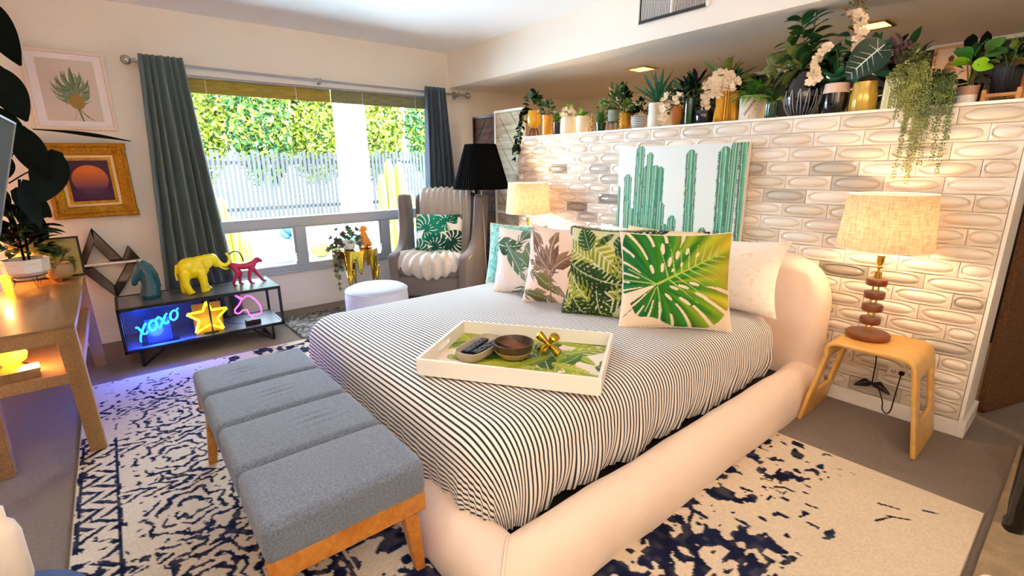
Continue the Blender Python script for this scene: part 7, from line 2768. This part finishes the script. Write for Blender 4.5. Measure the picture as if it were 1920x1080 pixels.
# 24 dark ribbed pot on low wooden stand
t = plant('ribbed_pot_on_stand', 'black ribbed pot on a low pale wooden stand at the right end of the ledge', 4.335, 0.085)
g = G().box(-0.055, 0.055, -0.058, -0.044, 0.018, 0.032).box(-0.055, 0.055, 0.044, 0.058, 0.018, 0.032).box(-0.007, 0.007, -0.05, 0.05, 0.018, 0.032)
bevel(obj('stand_bar', g, M['woodlt'], t, kind='stuff'), 0.002)
for sx in (-1, 1):
    for sy in (-1, 1):
        bevel(obj('leg', G().box(sx * 0.055 - 0.008, sx * 0.055 + 0.008, sy * 0.051 - 0.008, sy * 0.051 + 0.008, 0, 0.05), M['woodlt'], t), 0.002)
pot(t, [(0.040, 0.033), (0.046, 0.04), (0.048, 0.136)], M['black'], fn=lambda r__, z, a: r__ * (1 + 0.03 * math.cos(24 * a)), n=144)
bushy(t, (0.0, 0.0, 0.15), (0.07, 0.06, 0.08), 40, 0.05, 0.03, [M['leafblack'], M['leafol']], 49, stems=4)
t = plant('orange_cube_planter', 'small orange clay pot of olive leaves behind the ribbed black pot', 4.37, 0.22)
pot(t, [(0.03, 0), (0.035, 0.01), (0.036, 0.19)], M['terra'])
bushy(t, (0.0, 0.0, 0.20), (0.08, 0.06, 0.07), 50, 0.05, 0.03, [M['leafol'], M['leafbr']], 50, stems=4)
# back row of dark foliage that fills the gaps
for i, (x, z, rx, n_, lab) in enumerate(((2.16, 0.16, 0.10, 50, 'dark green plant in a black pot behind the grey concrete pot'), (2.72, 0.20, 0.15, 60, 'dark strappy plant in a black pot behind the orchid bowl'), (3.02, 0.2, 0.13, 50, 'dark leafy plant in a black pot behind the hydrangea'), (3.60, 0.22, 0.12, 60, 'dark green plant in a black pot behind the tall orchids'),
                             (3.90, 0.22, 0.12, 60, 'dark plum plant in a black pot behind the alocasia leaf'), (4.20, 0.16, 0.10, 40, 'dark fern in a black pot behind the lime round leaves'))):
    t = plant('dark_back_plant', lab, x, 0.235)
    pot(t, [(0.035, 0), (0.045, 0.01), (0.05, 0.10)], M['blackgloss'])
    bushy(t, (0, 0, 0.12), (rx, 0.05, z), n_, 0.085, 0.045, [M['leafdk'], M['leafblack'], M['purple'] if i == 4 else M['leafteal']], 60 + i, stems=5, single=(n_ < 61))

# ------------------------------------------------------------------ dressing side behind the partition
M['dark'] = mat('dark_closet', '#0d0b0c', 0.6)
t = thing('closet', 'black sliding closet front with a pale top track on the far dressing-room wall', 'closet', (3.0, 1.80, 0))
for k in range(4):
    bevel(obj('door', G().box(-1.30 + k * 0.75, -0.56 + k * 0.75, 0.0 + 0.012 * (k % 2), 0.045, 0.0, 2.072), M['dark'], t), 0.003)
bevel(obj('top_track', G().box(-1.32, 1.75, -0.03, 0.05, 2.074, 2.101), mat('pale_track', '#d9d4c4', 0.5), t), 0.003)
t = thing('fashion_sketch', 'framed brown fashion sketch in a pale wood frame hung behind the ledge plants', 'picture', (3.83, 1.765, 1.93))
w, h = 0.22, 0.30
g = G().ring(-w / 2, w / 2, -h / 2, h / 2, 0.012, -0.012, 0.03, 'y')
obj('frame', g, M['woodlt'], t)
p = Paint(w, h, 60, 80, '#d9b79c')
p.ell((0.10, 0.215), 0.016, 0.022, '#5a2c1c')
p.leaf((0.10, 0.20), (0.085, 0.09), 0.05, '#9a5a34', '#b87a50')
p.leaf((0.085, 0.17), (0.14, 0.13), 0.02, '#9a5a34', '#b87a50')
p.ell((0.13, 0.06), 0.02, 0.02, '#8a5a3c')
print_plane('sketch', p, lambda a, b: (a - w / 2, np.full_like(a, 0.0), b - h / 2), M['printpaper'], t, False)
M['wicker'] = mat('brown_wicker', '#6b4524', 0.7, bump=(180, 1.0, 0.01), vary=(70, 0.4))
t = thing('wicker_screen', 'tall dark brown woven wicker screen just past the right end of the partition', 'screen', (4.485, 0.33, 0))
for k, (x0, y0, x1, y1) in enumerate(((0.0, 0.0, 0.14, 0.40), (0.15, 0.42, 0.55, 0.62))):
    L = math.hypot(x1 - x0, y1 - y0)
    pn = obj('panel', G().box(0.02, L - 0.02, -0.012, 0.012, 0.05, 1.72), M['wicker'], t, loc=(x0, y0, 0), rot=(0, 0, math.atan2(y1 - y0, x1 - x0)))
    g = G().box(0, 0.025, -0.018, 0.018, 0.02, 1.75).box(L - 0.025, L, -0.018, 0.018, 0.02, 1.75).box(0, L, -0.018, 0.018, 1.72, 1.75).box(0, L, -0.018, 0.018, 0.02, 0.05)
    bevel(obj('panel_frame', g, M['wicker'], pn), 0.004)
    g = G()
    for q in range(60):
        z = 0.06 + q * 0.0276
        g.tube([(0.025 + (L - 0.05) * j / 10, 0.016 * (1 if (j + q) % 2 else -1) * 0.6, z) for j in range(11)], 0.0055, 4)
    obj('weave', g, M['wicker'], pn, kind='stuff')

# ------------------------------------------------------------------ things at the near edge of the view
t = thing('black_chair', 'black chair of which only one turned leg shows at the right edge', 'chair', (5.012, -0.83, 0.0))
for k, (x, y) in enumerate(((-0.30, 0.12), (-0.22, 0.55), (0.15, 0.05), (0.2, 0.5))):
    obj('leg', G().lathe([(0.022, 0.0), (0.030, 0.01), (0.031, 0.06), (0.024, 0.08), (0.028, 0.12), (0.032, 0.40), (0.032, 0.44)], 16), M['blackgloss'], t, smooth=True, loc=(x, y, 0))
obj('seat', G().rbox(0.52, 0.52, 0.05, 0.02, 3, 2), M['blackgloss'], t, smooth='all', loc=(-0.04, 0.31, 0.465))
t = thing('white_stool', 'white rounded footstool of which only the top edge shows at the bottom right', 'stool', (4.80, -1.21, 0.0))
obj('top', G().rbox(0.26, 0.24, 0.06, 0.03, 4, 2), M['linen'], t, smooth='all', loc=(0, 0, 0.042))
t = thing('blue_pouffe', 'dark teal fabric round side seat at the lower left corner holding a white bottle', 'ottoman', (3.49, -3.36, 0))
obj('body', G().lathe([(0.20, 0), (0.21, 0.02), (0.215, 0.35), (0.20, 0.41), (0.13, 0.44), (0.0, 0.445)], 40, cap=False), mat('dark_teal_denim', '#1f3b47', 0.7, vary=(60, 0.3)), t, smooth='all')
t = thing('white_bottle', 'pale bottle close to the lens at the lower left corner', 'bottle', (3.36, -3.29, 0.43))
obj('body', G().lathe([(0.001, 0), (0.026, 0), (0.028, 0.01), (0.028, 0.12), (0.022, 0.145), (0.012, 0.158), (0.012, 0.185), (0.001, 0.185)], 28, cap=False), M['linen'], t, smooth='all')
